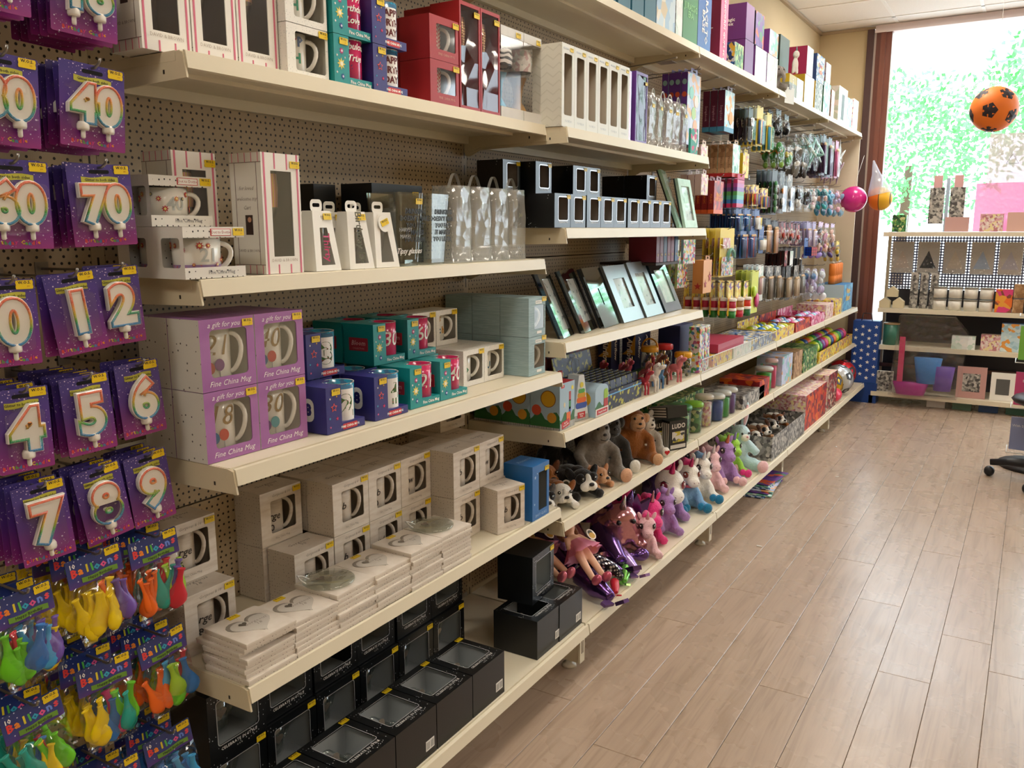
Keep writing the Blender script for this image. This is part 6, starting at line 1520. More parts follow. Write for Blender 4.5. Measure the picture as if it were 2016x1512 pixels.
g = game_box('black ludo game box laid across the others', (0.262, 3.262, ZS1B+0.128), -30); g.rotation_euler = (R(80), 0, FACE-R(30)); g.location.z = ZS1B+0.128+0.03
# ---- dolls and unicorns on the floor-level shelf
def unicorn(label, coat, mane, loc, rz, s=1.0, body=None, horn='#e8e0d0', muzzle=None, eyecol='#2a1a1e', hornmat=None, paws=None, collar=None, big=False):
    loc = (loc[0], loc[1], loc[2]); t = thing('plush_unicorn', label, 'soft toy', loc, FACE+R(rz), 'plush unicorns'); t.scale = (s,)*3
    body = body or coat; muzzle = muzzle or coat
    lump('body', body, [((0, 0.02, 0.05), (0.046, 0.05, 0.05)), ((0, 0.005, 0.085), (0.034, 0.032, 0.03))], t, 0.007,
         [([(-0.03, 0.02, 0.025), (-0.05, -0.03, 0.02), (-0.052, -0.062, 0.02)], [0.024, 0.019, 0.02]), ([(0.03, 0.02, 0.025), (0.05, -0.03, 0.02), (0.052, -0.062, 0.02)], [0.024, 0.019, 0.02]),
          ([(-0.025, 0, 0.085), (-0.034, -0.035, 0.06), (-0.03, -0.058, 0.03)], [0.017, 0.015, 0.016]), ([(0.025, 0, 0.085), (0.034, -0.035, 0.06), (0.03, -0.058, 0.03)], [0.017, 0.015, 0.016])])
    hz = 0.145 if not big else 0.14; k = 1.35 if big else 1.0
    lump('head', coat, [((0, -0.01, hz), (0.042*k, 0.042*k, 0.042*k)), ((0, -0.052*k, hz-0.022*k), (0.026*k, 0.028*k, 0.022*k))], t, 0.006)
    lump('mane', mane, [((0, 0.03*k, hz+0.02*k), (0.022, 0.024, 0.04)), ((0, 0.004, hz+0.042*k), (0.024, 0.024, 0.016)), ((0.0, 0.045*k, hz-0.02), (0.02, 0.018, 0.036))], t, 0.006)
    obj('horn', MB().lathe([(0.009*k, 0), (0.0085*k, 0.006), (0.0075*k, 0.012), (0.0055*k, 0.024), (0.001, 0.042*k)], 10).mesh('horn', hornmat or mat(horn, 0.3, coat=0.3)), t, (0, -0.024*k, hz+0.036*k), (R(22), 0, 0))
    for x in (-1, 1):
        obj('ear', MB().ell((0, 0, 0), (0.009, 0.006, 0.019), 8, 6).mesh('ear', coat), t, (x*0.032*k, 0.0, hz+0.042*k), (0, R(x*22), 0))
        if paws: lump('hoof', paws, [((x*0.052, -0.076, 0.021), (0.02, 0.013, 0.02))], t); lump('hoof', paws, [((x*0.03, -0.064, 0.026), (0.016, 0.012, 0.016))], t)
        e = obj('eye', MB().ell((0, 0, 0), (0.0105*k, 0.004, 0.0125*k), 12, 8).mesh('eye', mat(eyecol, 0.1, coat=0.6)), t, (x*0.0285*k, -0.0405*k, hz+0.006), (0, 0, R(x*38)))
        obj('eye_glint', MB().ell((0, 0, 0), (0.003*k, 0.0018, 0.0036*k), 8, 6).mesh('eye_glint', EYEW), e, (-0.002, -0.0038, 0.004))
        obj('eyelash', MB().tube([(-0.012*k, 0, 0.008), (0, -0.003, 0.0145*k), (0.013*k, 0, 0.011)], 0.0012, 5).mesh('eyelash', EYE), e)
        ball('nostril', mat('#8a5a66', 0.6), (x*0.009*k, -0.078*k, hz-0.018*k), 0.0018, t)
    if collar: obj('collar', MB().lathe([(0.036, -0.006), (0.039, 0), (0.036, 0.006)], 20, cap=False).mesh('collar', mat(collar, 0.4)), t, (0, -0.004, hz-0.042))
    return t
PKF = fur('hotpink', '#d82a76', '#ea4a90'); LPF = fur('palepink', '#e6b4bc', '#f0ccd0'); LVF = fur('lilac', '#9a72b4', '#b692cc'); DVF = fur('violet', '#4a3468', '#5f4684'); SBF = fur('skyblue', '#6a9ac8', '#8ab4da'); TBF = fur('turq', '#1f6f9a', '#2a86b0'); LMF = fur('lime', '#8cc83a', '#a8dc5a'); PBF = fur('iceblue', '#b4d4de', '#cde4ea')
SHP = mat('#c83a70', 0.2, metal=0.5); FOILP = tex('pink_foil', lambda T: T.mix(T.noise(T.coord(), 14, 3), lin('#b87a86'), lin('#d8a0a8')), 0.16, Metallic=0.9)
FOILV = tex('violet_foil', lambda T: T.mix(T.noise(T.coord(), 20, 3), lin('#4a3268'), lin('#7a5a9a')), 0.18, Metallic=0.9); FOILG = mat('#8ad86a', 0.2, metal=0.7); FOILS = tex('silver_scales', lambda T: T.mix(T.math('LESS_THAN', T.voronoi(T.coord(), 90, rnd=0.15).outputs['Distance'], 0.42), lin('#2a2630'), lin('#c8c4c8')), 0.2, Metallic=0.9)
unicorn('large white plush unicorn with pink shiny horn and lilac body', WHF, PKF, (0.30, 3.305, ZB+0.002), -48, 1.14, LVF, hornmat=SHP, eyecol='#7a1e30', collar='#c05a70', big=True)
unicorn('white-headed plush unicorn with blue body and pink mane', WHF, PKF, (0.325, 3.475, ZB+0.002), -45, 1.12, SBF, hornmat=SHP, eyecol='#7a2a1e', paws=TBF, collar='#c05a70')
unicorn('white plush unicorn with silver horn and blue hooves', WHF, SBF, (0.33, 3.625, ZB+0.002), -45, 1.1, WHF, horn='#d8dce0', paws=TBF)
unicorn('pale pink plush unicorn sitting at the front', LPF, LPF, (0.325, 3.775, ZB+0.002), -45, 1.08, LPF, horn='#f0dcdc')
unicorn('pale pink plush unicorn standing taller behind', LPF, LVF, (0.225, 3.76, ZB+0.002), -40, 1.15, LPF, horn='#b06a9a')
unicorn('dark violet plush unicorn in the shade behind', DVF, DVF, (0.135, 3.58, ZB+0.002), -35, 1.18, DVF, horn='#5a4478')
unicorn('hot pink plush unicorn behind the pale pink ones', PKF, PKF, (0.12, 3.83, ZB+0.002), -40, 1.12, PKF, horn='#d84a8a', big=True)
unicorn('lilac plush unicorn with pale pink paws', LVF, LMF, (0.335, 3.945, ZB+0.002), -42, 1.15, LVF, horn='#c86a4a', paws=LPF)
unicorn('lime green plush unicorn next to the lilac one', LMF, LMF, (0.325, 4.095, ZB+0.002), -40, 1.05, LMF, horn='#9a8ad0', paws=PKF)
unicorn('pale pink large plush unicorn behind the rabbit', LPF, LPF, (0.13, 4.12, ZB+0.002), -40, 1.12, LPF, horn='#f0dcdc', big=True)
unicorn('hot pink small plush unicorn beside the foil bag', PKF, PKF, (0.335, 3.0, ZB+0.002), -45, 0.95, PKF, hornmat=FOILP, eyecol='#1a1414', big=True)
unicorn('lilac small plush unicorn with grey snout', LVF, LVF, (0.355, 3.125, ZB+0.002), -45, 0.95, LVF, horn='#b0a0b8', eyecol='#1a1414')
unicorn('light pink round plush unicorn lying at the shelf edge', LPF, PKF, (0.385, 2.865, ZB+0.002), -60, 0.85, LPF, horn='#e0a0a8', eyecol='#1a1414')
unicorn('bright pink plush unicorn squeezed behind the foil bag', PKF, LPF, (0.215, 2.985, ZB+0.002), -30, 1.25, PKF, hornmat=SHP, eyecol='#1a1414')
# rabbit
t = thing('plush_rabbit', 'pale blue plush rabbit with long pink-lined ears', 'soft toy', (0.325, 4.225, ZB+0.002), FACE-R(40)); t.scale = (1.25,)*3
lump('body', PBF, [((0, 0.02, 0.07), (0.052, 0.05, 0.065)), ((0, -0.01, 0.15), (0.042, 0.04, 0.04))], t, 0.007, [([(-0.03, 0, 0.03), (-0.06, -0.07, 0.022)], [0.026, 0.024]), ([(0.03, 0, 0.03), (0.06, -0.07, 0.022)], [0.026, 0.024]), ([(-0.04, 0, 0.11), (-0.06, -0.05, 0.07)], [0.018, 0.018]), ([(0.04, 0, 0.11), (0.06, -0.05, 0.07)], [0.018, 0.018])])
for x in (-1, 1):
    e = obj('ear', MB().ell((0, 0, 0.05), (0.017, 0.01, 0.055), 10, 8).mesh('ear', PBF), t, (x*0.022, 0.005, 0.175), (R(-8), R(x*14), 0)); obj('ear_lining', MB().ell((0, -0.006, 0.05), (0.011, 0.006, 0.045), 10, 8).mesh('ear_lining', LPF), e)
    lump('foot_pad', LPF, [((x*0.06, -0.09, 0.025), (0.026, 0.014, 0.026))], t); ball('eye', EYE, (x*0.016, -0.048, 0.16), 0.005, t)
lump('muzzle', WHF, [((0, -0.046, 0.142), (0.02, 0.014, 0.015))], t); ball('nose', mat('#e08a9a', 0.4), (0, -0.061, 0.148), 0.004, t)
# foil unicorn bag
t = thing('foil_plush_bag', 'large pink metallic foil plush with violet wing', 'soft toy', (0.285, 2.80, ZB+0.012), FACE-R(40)); t.scale = (1.2,)*3
lump('body', FOILP, [((0, 0, 0.085), (0.085, 0.075, 0.078)), ((0, -0.03, 0.125), (0.06, 0.05, 0.05))], t, 0.008, [([(-0.05, -0.02, 0.05), (-0.07, -0.06, 0.03)], [0.03, 0.024]), ([(0.05, -0.02, 0.05), (0.07, -0.06, 0.03)], [0.03, 0.024])])
for x in (-1, 1):
    obj('wing', MB().prism([(0, 0), (0.07, 0.01), (0.085, 0.06), (0.05, 0.045), (0.035, 0.08), (0.018, 0.05)], -0.008, 0.008).mesh('wing', FOILV), t, (x*0.05, 0.03, 0.1), (0, 0, 0 if x > 0 else R(180)))
    obj('ear', MB().lathe([(0.016, 0), (0.012, 0.02), (0.002, 0.045)], 10).mesh('ear', FOILV), t, (x*0.035, -0.02, 0.165), (0, R(x*15), 0))
    ball('eye', EYE, (x*0.025, -0.078, 0.13), 0.008, t)
obj('horn', MB().lathe([(0.012, 0), (0.001, 0.05)], 10).mesh('horn', SILVER), t, (0, -0.05, 0.165), (R(20), 0, 0))
lump('feet', FOILV, [((-0.05, -0.085, 0.022), (0.028, 0.022, 0.021)), ((0.05, -0.085, 0.022), (0.028, 0.022, 0.021)), ((0, -0.08, 0.02), (0.04, 0.012, 0.012))], t, 0.005)
# dolls in clear bags
SKIN = mat('#e2b294', 0.45, name='doll_skin'); TULLE = frosted('pink_tulle', (0.85, 0.35, 0.5), 0.55, 0.05, 0.4, 60, 0.5)
def doll(label, loc, rz, dress, shoe, hair, s=1.0, pitch=-70):
    t = thing('doll', label, 'doll', loc, group='rag dolls in clear bags'); t.rotation_euler = (R(pitch), 0, FACE+R(rz)); t.scale = (s,)*3
    lump('body', SKIN, [((0, 0, 0.17), (0.03, 0.022, 0.04)), ((0, 0, 0.245), (0.036, 0.034, 0.038))], t, 0.006, [([(-0.016, 0, 0.14), (-0.022, 0, 0.07), (-0.024, 0, 0.02)], [0.018, 0.014, 0.012]), ([(0.016, 0, 0.14), (0.022, 0, 0.07), (0.024, 0, 0.02)], [0.018, 0.014, 0.012]), ([(-0.026, 0, 0.2), (-0.055, -0.01, 0.15)], [0.011, 0.01]), ([(0.026, 0, 0.2), (0.055, -0.01, 0.15)], [0.011, 0.01])])
    m = MB(); m.smooth = True; n = 24; vs_ = []
    for j, (r, z) in enumerate(((0.03, 0.18), (0.05, 0.15), (0.075, 0.12))): vs_ += [((r+0.008*j*math.sin(k*2.6))*math.cos(2*pi*k/n), (r*0.75+0.006*j*math.sin(k*2.6))*math.sin(2*pi*k/n), z) for k in range(n)]
    m.add(vs_, [(j*n+k, j*n+(k+1)%n, (j+1)*n+(k+1)%n, (j+1)*n+k) for j in range(2) for k in range(n)]); obj('skirt', m.mesh('skirt', dress), t)
    for x in (-1, 1): lump('shoe', shoe, [((x*0.024, -0.012, 0.012), (0.016, 0.026, 0.016))], t); ball('eye', EYE, (x*0.013, -0.031, 0.248), 0.004, t)
    lump('hair', hair, [((0, 0.012, 0.262), (0.04, 0.034, 0.034)), ((-0.034, 0.01, 0.23), (0.014, 0.016, 0.04)), ((0.034, 0.01, 0.23), (0.014, 0.016, 0.04))], t, 0.006)
    swing_tag(t, (0.03, -0.06, 0.16), (0, 0, 0), ('#efe4dc', '#c89a3a'), 0.022)
    return t
doll('rag doll with pink tulle skirt, legs towards the aisle', (0.425, 2.395, ZB+0.075), -20, TULLE, mat('#c8607a', 0.2, metal=0.5), fur('hair1', '#6a3a2a', '#8a5a3a'), 0.95, -52)
doll('rag doll with rose tulle skirt lying behind the first', (0.33, 2.33, ZB+0.09), -10, TULLE, mat('#d87a90', 0.2, metal=0.5), fur('hair2', '#c8a05a', '#e0c080'), 0.95, -60)
# mermaid doll: scaled tail
t = thing('mermaid_doll', 'mermaid doll with silver scaled tail beside the rag dolls', 'doll', (0.36, 2.52, ZB+0.04), FACE-R(30))
lump('tail', FOILS, [], t, 0.006, [([(-0.05, 0.05, 0.06), (-0.01, 0.0, 0.05), (0.03, -0.03, 0.03), (0.06, -0.04, 0.0)], [0.032, 0.03, 0.024, 0.014])]); lump('body', SKIN, [((-0.06, 0.08, 0.075), (0.03, 0.03, 0.028)), ((-0.075, 0.11, 0.095), (0.034, 0.034, 0.034))], t, 0.006)
lump('hair', LVF, [((-0.082, 0.12, 0.11), (0.038, 0.036, 0.034)), ((-0.1, 0.09, 0.085), (0.018, 0.03, 0.028))], t, 0.006); swing_tag(t, (-0.02, 0.02, 0.105), (R(-30), 0, 0), ('#efe4dc', '#c89a3a'), 0.026)
def foil_tail(label, m, loc, rz, s=1.0):
    t = thing('foil_tail_toy', label, 'soft toy', loc, FACE+R(rz)); t.scale = (s,)*3
    lump('body', m, [((0, 0, 0.03), (0.03, 0.04, 0.028))], t, 0.005, [([(0, 0.06, 0.05), (0, 0, 0.035), (0, -0.06, 0.02)], [0.034, 0.03, 0.016])])
    for x in (-1, 1): obj('fin', MB().prism([(0, 0), (0.03, 0.004), (0.034, 0.018), (0.012, 0.022)], -0.005, 0.005).mesh('fin', m), t, (x*0.002, -0.072, 0.006), (R(60), 0, R(0 if x > 0 else 180)))
    return t
foil_tail('violet foil mermaid tail hanging over the black box corner', FOILV, (0.39, 2.42, ZB+0.006), -20, 1.25); foil_tail('dark violet foil dragon body between doll and foil bag', FOILV, (0.32, 2.68, ZB+0.03), -40, 1.6); foil_tail('lilac foil fish with a pink swing tag', tex('lilac_foil', lambda T: T.mix(T.noise(T.coord(), 20, 2), lin('#8a6ab0'), lin('#b89ad0')), 0.25, Metallic=0.7), (0.395, 2.665, ZB+0.012), -30, 1.0)
foil_tail('small shiny green fin toy at the shelf edge', FOILG, (0.415, 2.605, ZB+0.004), -70, 0.62); foil_tail('small red fin toy at the shelf edge', mat('#c8283a', 0.4), (0.425, 2.5, ZB+0.004), -60, 0.5)
foil_tail('violet foil toy stacked behind the rag dolls', FOILV, (0.2, 2.5, ZB+0.05), -30, 1.7); foil_tail('pink foil toy at the back behind the mermaid', FOILP, (0.16, 2.66, ZB+0.05), -30, 1.9)
# ================================================================== toys and crafts along the far bays
def seqname(k): return 'frontmost' if k == 0 else ORD[k-1]+' from the front'
def hook2(L, what, y, z): return hook(L, 'metal hook holding the ' + what, (0, y, z), 0.002)
def hang_stack(proto, what, y, z, xf, n, step, group, cat_hook=True, jit=2.0):
    """proto hangs from its top centre; n copies behind one another on a hook"""
    for k in range(n):
        q = proto if k == 0 else dup(proto, (0,0,0))
        q.location = (xf-step*k, y+random.uniform(-0.002, 0.002), z); q.rotation_euler = (0, R(random.uniform(-jit, jit)*0.5), FACE+R(random.uniform(-jit, jit)))
        tag(q, '%s, %s on its hook' % (what, seqname(k)), group=group)
    hook2(max(xf+0.02, 0.08), what, y, z+0.004)
def tabbed_box(name, cat, w, h, d, front, side, bottom=None, txt=None, tcol=None, tsize=0.02, rot=0.0, side_txt=None, stc=None):
    t = thing(name, 'x', cat)
    c = plain_box(w, d, h, [side, front, side]); o = obj('carton', c, t, (0, d/2, -h-0.012))
    k = MB(); ring_face(k, rrect(w*0.5, 0.03, 0.006, 4, 0, 0.001), rrect(w*0.22, 0.008, 0.003, 4, 0, 0.004), 0.0); obj('hang_tab', k.mesh('hang_tab', side), t, (0, 0.002, -0.006))
    if bottom: obj('base_band', MB().box(-w/2-0.0006, w/2+0.0006, -0.0006, d+0.0006, 0, h*0.12).mesh('base_band', bottom), t, (0, 0, -h-0.012))
    if txt: obj('lettering', text_mesh(txt, tsize, tcol or WHITEINK, bold=0.0006, res=1, line=0.85), t, (0, -0.0012, -h*0.5-0.012), (0, rot, 0))
    if side_txt: obj('lettering', text_mesh(side_txt, min(d*0.5, 0.016), stc or WHITEINK, res=1), t, (-w/2-0.0012, d/2, -h*0.55-0.012), (0, R(90), R(-90)))
    return t
def pieces_card(name, cat, w, h, card, pieces, blister=True, header=0.3, tall=None):
    """card with moulded goods under a clear blister; pieces: (mesh, x, z, roty)"""
    t = thing(name, 'x', cat)
    obj('backing_card', MB().prism(rrect(w, h, 0.004, 3, 0, -h/2+0.012), -0.0004, 0.0004).mesh('backing_card', card), t)
    for me, x, z, ry in pieces: obj('piece', me, t, (x, -0.009, z), (0, ry, 0))
    if blister:
        bh = h*(1-header)-0.01; o = rrect(w*0.92, bh, 0.008, 3, 0, -h+0.016+bh/2); i = rrect(w*0.84, bh-0.01, 0.006, 3, 0, -h+0.016+bh/2); n = len(o)
        obj('blister', MB().add([(p[0], -0.0006, p[1]) for p in o]+[(p[0], -0.02, p[1]) for p in i], [(k, (k+1)%n, (k+1)%n+n, k+n) for k in range(n)]+[tuple(range(n, 2*n))]).mesh('blister', clear('blister_film', (1, 1, 1), 0.05, 0.08)), t)
    return t
def filled_bag(name, cat, w, h, fills, film=None, header=None, seed=1, hh=0.03):
    t = thing(name, 'x', cat); rd = random.Random(seed)
    if header: obj('header_card', MB().box(-w/2, w/2, -0.0012, 0.0012, -hh+0.012, 0.012).mesh('header_card', header), t)
    for me, n, s in fills:
        for k in range(n): obj('piece', me, t, (rd.uniform(-w*0.3, w*0.3), rd.uniform(-0.006, 0.006), -h+0.02+rd.uniform(0, h-hh-0.03)), (rd.uniform(-0.6, 0.6), rd.uniform(0, 6), rd.uniform(-0.5, 0.5)), s)
    key = ('fbag', round(w, 3), round(h, 3), (film or BAG).name)
    if key not in WB:
        m = MB(); m.smooth = True; nx, nz = 6, 6; z0, z1 = -h+0.012, -hh+0.016
        for sg in (-1, 1):
            vs_ = [(-w/2+w*i/nx, sg*(0.0012+0.019*(1-(2*i/nx-1)**4)*math.sin(pi*min(1, 0.08+0.92*(1-j/nz)))**0.7), z0+(z1-z0)*j/nz) for j in range(nz+1) for i in range(nx+1)]
            m.add(vs_, [(j*(nx+1)+i, j*(nx+1)+i+1, (j+1)*(nx+1)+i+1, (j+1)*(nx+1)+i) for j in range(nz) for i in range(nx)])
        WB[key] = m.mesh('bag', film or BAG)
    obj('bag', WB[key], t)
    return t
def stick(r, l, m, tip=None, n=8):
    key = ('stick', r, l, m.name, tip.name if tip else '')
    if key not in WB:
        b = MB().lathe([(r, -l/2), (r, l/2*0.8)], n)
        if tip: b.mat(1); b.lathe([(r, l/2*0.8), (r*0.3, l/2)], n)
        WB[key] = b.mesh('piece', [m, tip] if tip else [m])
    return WB[key]
def blob(c, r, rough=0.4, n=8):
    key = ('blob', c, r)
    if key not in WB: WB[key] = MB().ell((0,0,0), r, n, 6).mesh('piece', mat(c, rough))
    return WB[key]
PRINT = {
 'pinky': speckle('print_pinky', ['#e0c8c4', '#d8a0a8', '#e8dcd4', '#b87a80', '#e8d8a0'], 70), 'wood': speckle('print_wood', ['#a8825a', '#b8926a', '#98724a', '#c8a27a', '#8a6440'], 45),
 'ltblue': speckle('print_ltblue', ['#b8d8e4', '#c8e0e8', '#e8a04a', '#a0c8d8', '#d8e8ea'], 40), 'fire': speckle('print_fire', ['#a81c1c', '#c83018', '#e06a1c', '#8a1420', '#d84a1c', '#6a1830'], 34),
 'yellowish': speckle('print_yellowish', ['#e8d040', '#e0b830', '#f0e080', '#d88a3a', '#7a5a9a', '#e8d040'], 60), 'busy': speckle('print_busy', ['#d8e4e0', '#c84a5a', '#e8d8d0', '#4a8ac0', '#e8c84a', '#5aa85a', '#e8e4e0', '#b86a9a'], 85),
 'darkbusy': speckle('print_darkbusy', ['#1c1c22', '#2a2a30', '#4a3a30', '#7a7a70', '#1c1c22', '#3a3a3a'], 70), 'purp': speckle('print_purp', ['#5a2f86', '#4a2878', '#5a2f86', '#6a3f96', '#3a7a5a', '#c8502a'], 26), 'lilacw': speckle('print_lilacw', ['#b8c4e0', '#a8b8d8', '#c8d0e8', '#e8b07a', '#8ac8c0', '#c8d0e8'], 32),
 'greenish': speckle('print_greenish', ['#2a5a34', '#3a7a40', '#8aa85a', '#1c3c24', '#c8c890', '#4a8a4a'], 60), 'bluish': speckle('print_bluish', ['#1c4a8a', '#2a6ab0', '#e8e4e0', '#1c3a6a', '#c8d8e8', '#e8c84a'], 60), 'burg': mat('#5a1838', 0.45), 'redpk': speckle('print_redpk', ['#8a1c24', '#5a1820', '#a83030', '#3a1418', '#c8b09a'], 55),
 'white': speckle('print_white', ['#f0f4f2', '#e8ecea', '#d8e8e0', '#f4f4f0', '#c8dcd0'], 40), 'teal': speckle('print_teal', ['#8ac8b8', '#b8e0d4', '#d8f0e8', '#5aa898', '#e8f4f0'], 40), 'grey': speckle('print_grey', ['#8a8884', '#a8a49c', '#6a6864', '#c0bcb4', '#4a4846'], 60), 'rose': speckle('print_rose', ['#c84a7a', '#d86a94', '#e89ab4', '#b83a6a', '#f0d0dc'], 45)}
# purple puzzle boxes
p = tabbed_box('puzzle_box', 'puzzle', 0.163, 0.29, 0.027, PRINT['lilacw'], mat('#5a2f86', 0.4))
for dz, c in ((0.1, '#8ab0b0'), (0.05, '#c8502a'), (0.0, '#5a9a3a')): obj('side_print', disc(0.011, mat(c, 0.5), 'side_print', sx=0.9), p, (-0.0825, 0.0135, -0.15+dz), (0, 0, R(-90)))
for x, z, c in ((-0.03, -0.09, '#8ad0c8'), (0.03, -0.12, '#e8e4e0'), (0.0, -0.17, '#a8d08a'), (0.02, -0.22, '#e8b08a')): obj('front_print', disc(0.026, mat(c, 0.5), 'front_print'), p, (x, -0.0005, z))
hang_stack(p, 'purple puzzle box', 3.59, 2.035, 0.252, 4, 0.0285, 'purple puzzle boxes', jit=0.6)
p = tabbed_box('scrapbook_kit', 'craft kit', 0.145, 0.185, 0.033, PRINT['ltblue'], PRINT['burg'], mat('#3a8ab0', 0.5), side_txt='Scrapbook', stc=mat('#d8b0c0', 0.5)); obj('orange_seal', disc(0.03, mat('#e89a3a', 0.5), 'orange_seal'), p, (0.02, -0.0012, -0.13))
hang_stack(p, 'burgundy scrapbook kit', 4.085, 2.03, 0.25, 3, 0.036, 'burgundy scrapbook kits', jit=0.6)
p = tabbed_box('wooden_toy_box', 'toy box', 0.115, 0.155, 0.036, PRINT['teal'], PRINT['wood'], mat('#c0282e', 0.5), side_txt='Wooden', stc=mat('#5a3a24', 0.5))
hang_stack(p, 'brown wooden toy box with red base', 4.22, 1.80, 0.25, 4, 0.0375, 'brown wooden toy boxes', jit=0.6)
p = tabbed_box('yellow_card_box', 'craft pack', 0.1, 0.12, 0.02, PRINT['yellowish'], mat('#d8c01c', 0.5)); hang_stack(p, 'narrow yellow box beside the wooden toys', 4.385, 1.77, 0.25, 2, 0.03, 'narrow yellow boxes')
p = tabbed_box('flashcard_pack', 'card pack', 0.095, 0.085, 0.03, PRINT['pinky'], mat('#d8c0b0', 0.5)); hang_stack(p, 'pinkish flash card pack, upper hook', 3.75, 1.76, 0.25, 3, 0.033, 'pinkish flash card packs')
p = tabbed_box('flashcard_pack', 'card pack', 0.095, 0.09, 0.03, PRINT['pinky'], mat('#c8b0a8', 0.5)); hang_stack(p, 'pinkish flash card pack, lower hook', 3.77, 1.635, 0.25, 3, 0.033, 'pinkish flash card packs')
# orange and red burst packs
p = tabbed_box('fire_pack', 'toy pack', 0.14, 0.15, 0.028, PRINT['fire'], mat('#8a1a1c', 0.4), mat('#e0642c', 0.5), 'MAGIC\nVOLCANO', mat('#f0a03a', 0.5), 0.024, R(0), 'MAGIC', mat('#f08a2a', 0.5)); hang_stack(p, 'red and orange volcano box', 3.975, 1.615, 0.25, 3, 0.031, 'red volcano boxes', jit=0.8)
# rainbow highlighter blocks
RAIN5 = ['#c8326a', '#b04a9a', '#7a4aa0', '#5aa85a', '#58b8a0', '#3a80c8', '#c8326a']
def rainbow_pack():
    t = thing('rainbow_pack', 'x', 'pen pack')
    for k in range(7): obj('colour_band', MB().box(-0.03, 0.03, 0, 0.02, -0.035-0.0195*k, -0.0155-0.0195*k).mesh('colour_band', mat(RAIN5[k], 0.4)) if ('rb', k) not in ART else ART[('rb', k)], t); ART[('rb', k)] = t.children[-1].data if ('rb', k) not in ART and t.children else ART.get(('rb', k))
    k = MB(); ring_face(k, rrect(0.06, 0.03, 0.004, 4, 0, -0.003), rrect(0.02, 0.008, 0.003, 4, 0, 0.002), 0.0); obj('hang_tab', k.mesh('hang_tab', mat('#c8326a', 0.5)), t)
    return t
def rainbow_pack():
    t = thing('rainbow_pack', 'x', 'pen pack')
    for k in range(7):
        if ('rb', k) not in ART: ART[('rb', k)] = MB().box(-0.06, 0.06, 0, 0.02, -0.035-0.0195*k, -0.0155-0.0195*k).mesh('colour_band', mat(RAIN5[k], 0.4))
        obj('colour_band', ART[('rb', k)], t)
    k = MB(); ring_face(k, rrect(0.12, 0.03, 0.004, 4, 0, -0.003), rrect(0.03, 0.008, 0.003, 4, 0, 0.002), 0.0); obj('hang_tab', k.mesh('hang_tab', mat('#c8326a', 0.5)), t)
    return t
hang_stack(rainbow_pack(), 'rainbow banded stacking crayons', 4.285, 1.64, 0.26, 5, 0.032, 'rainbow stacking crayons', jit=0.8)
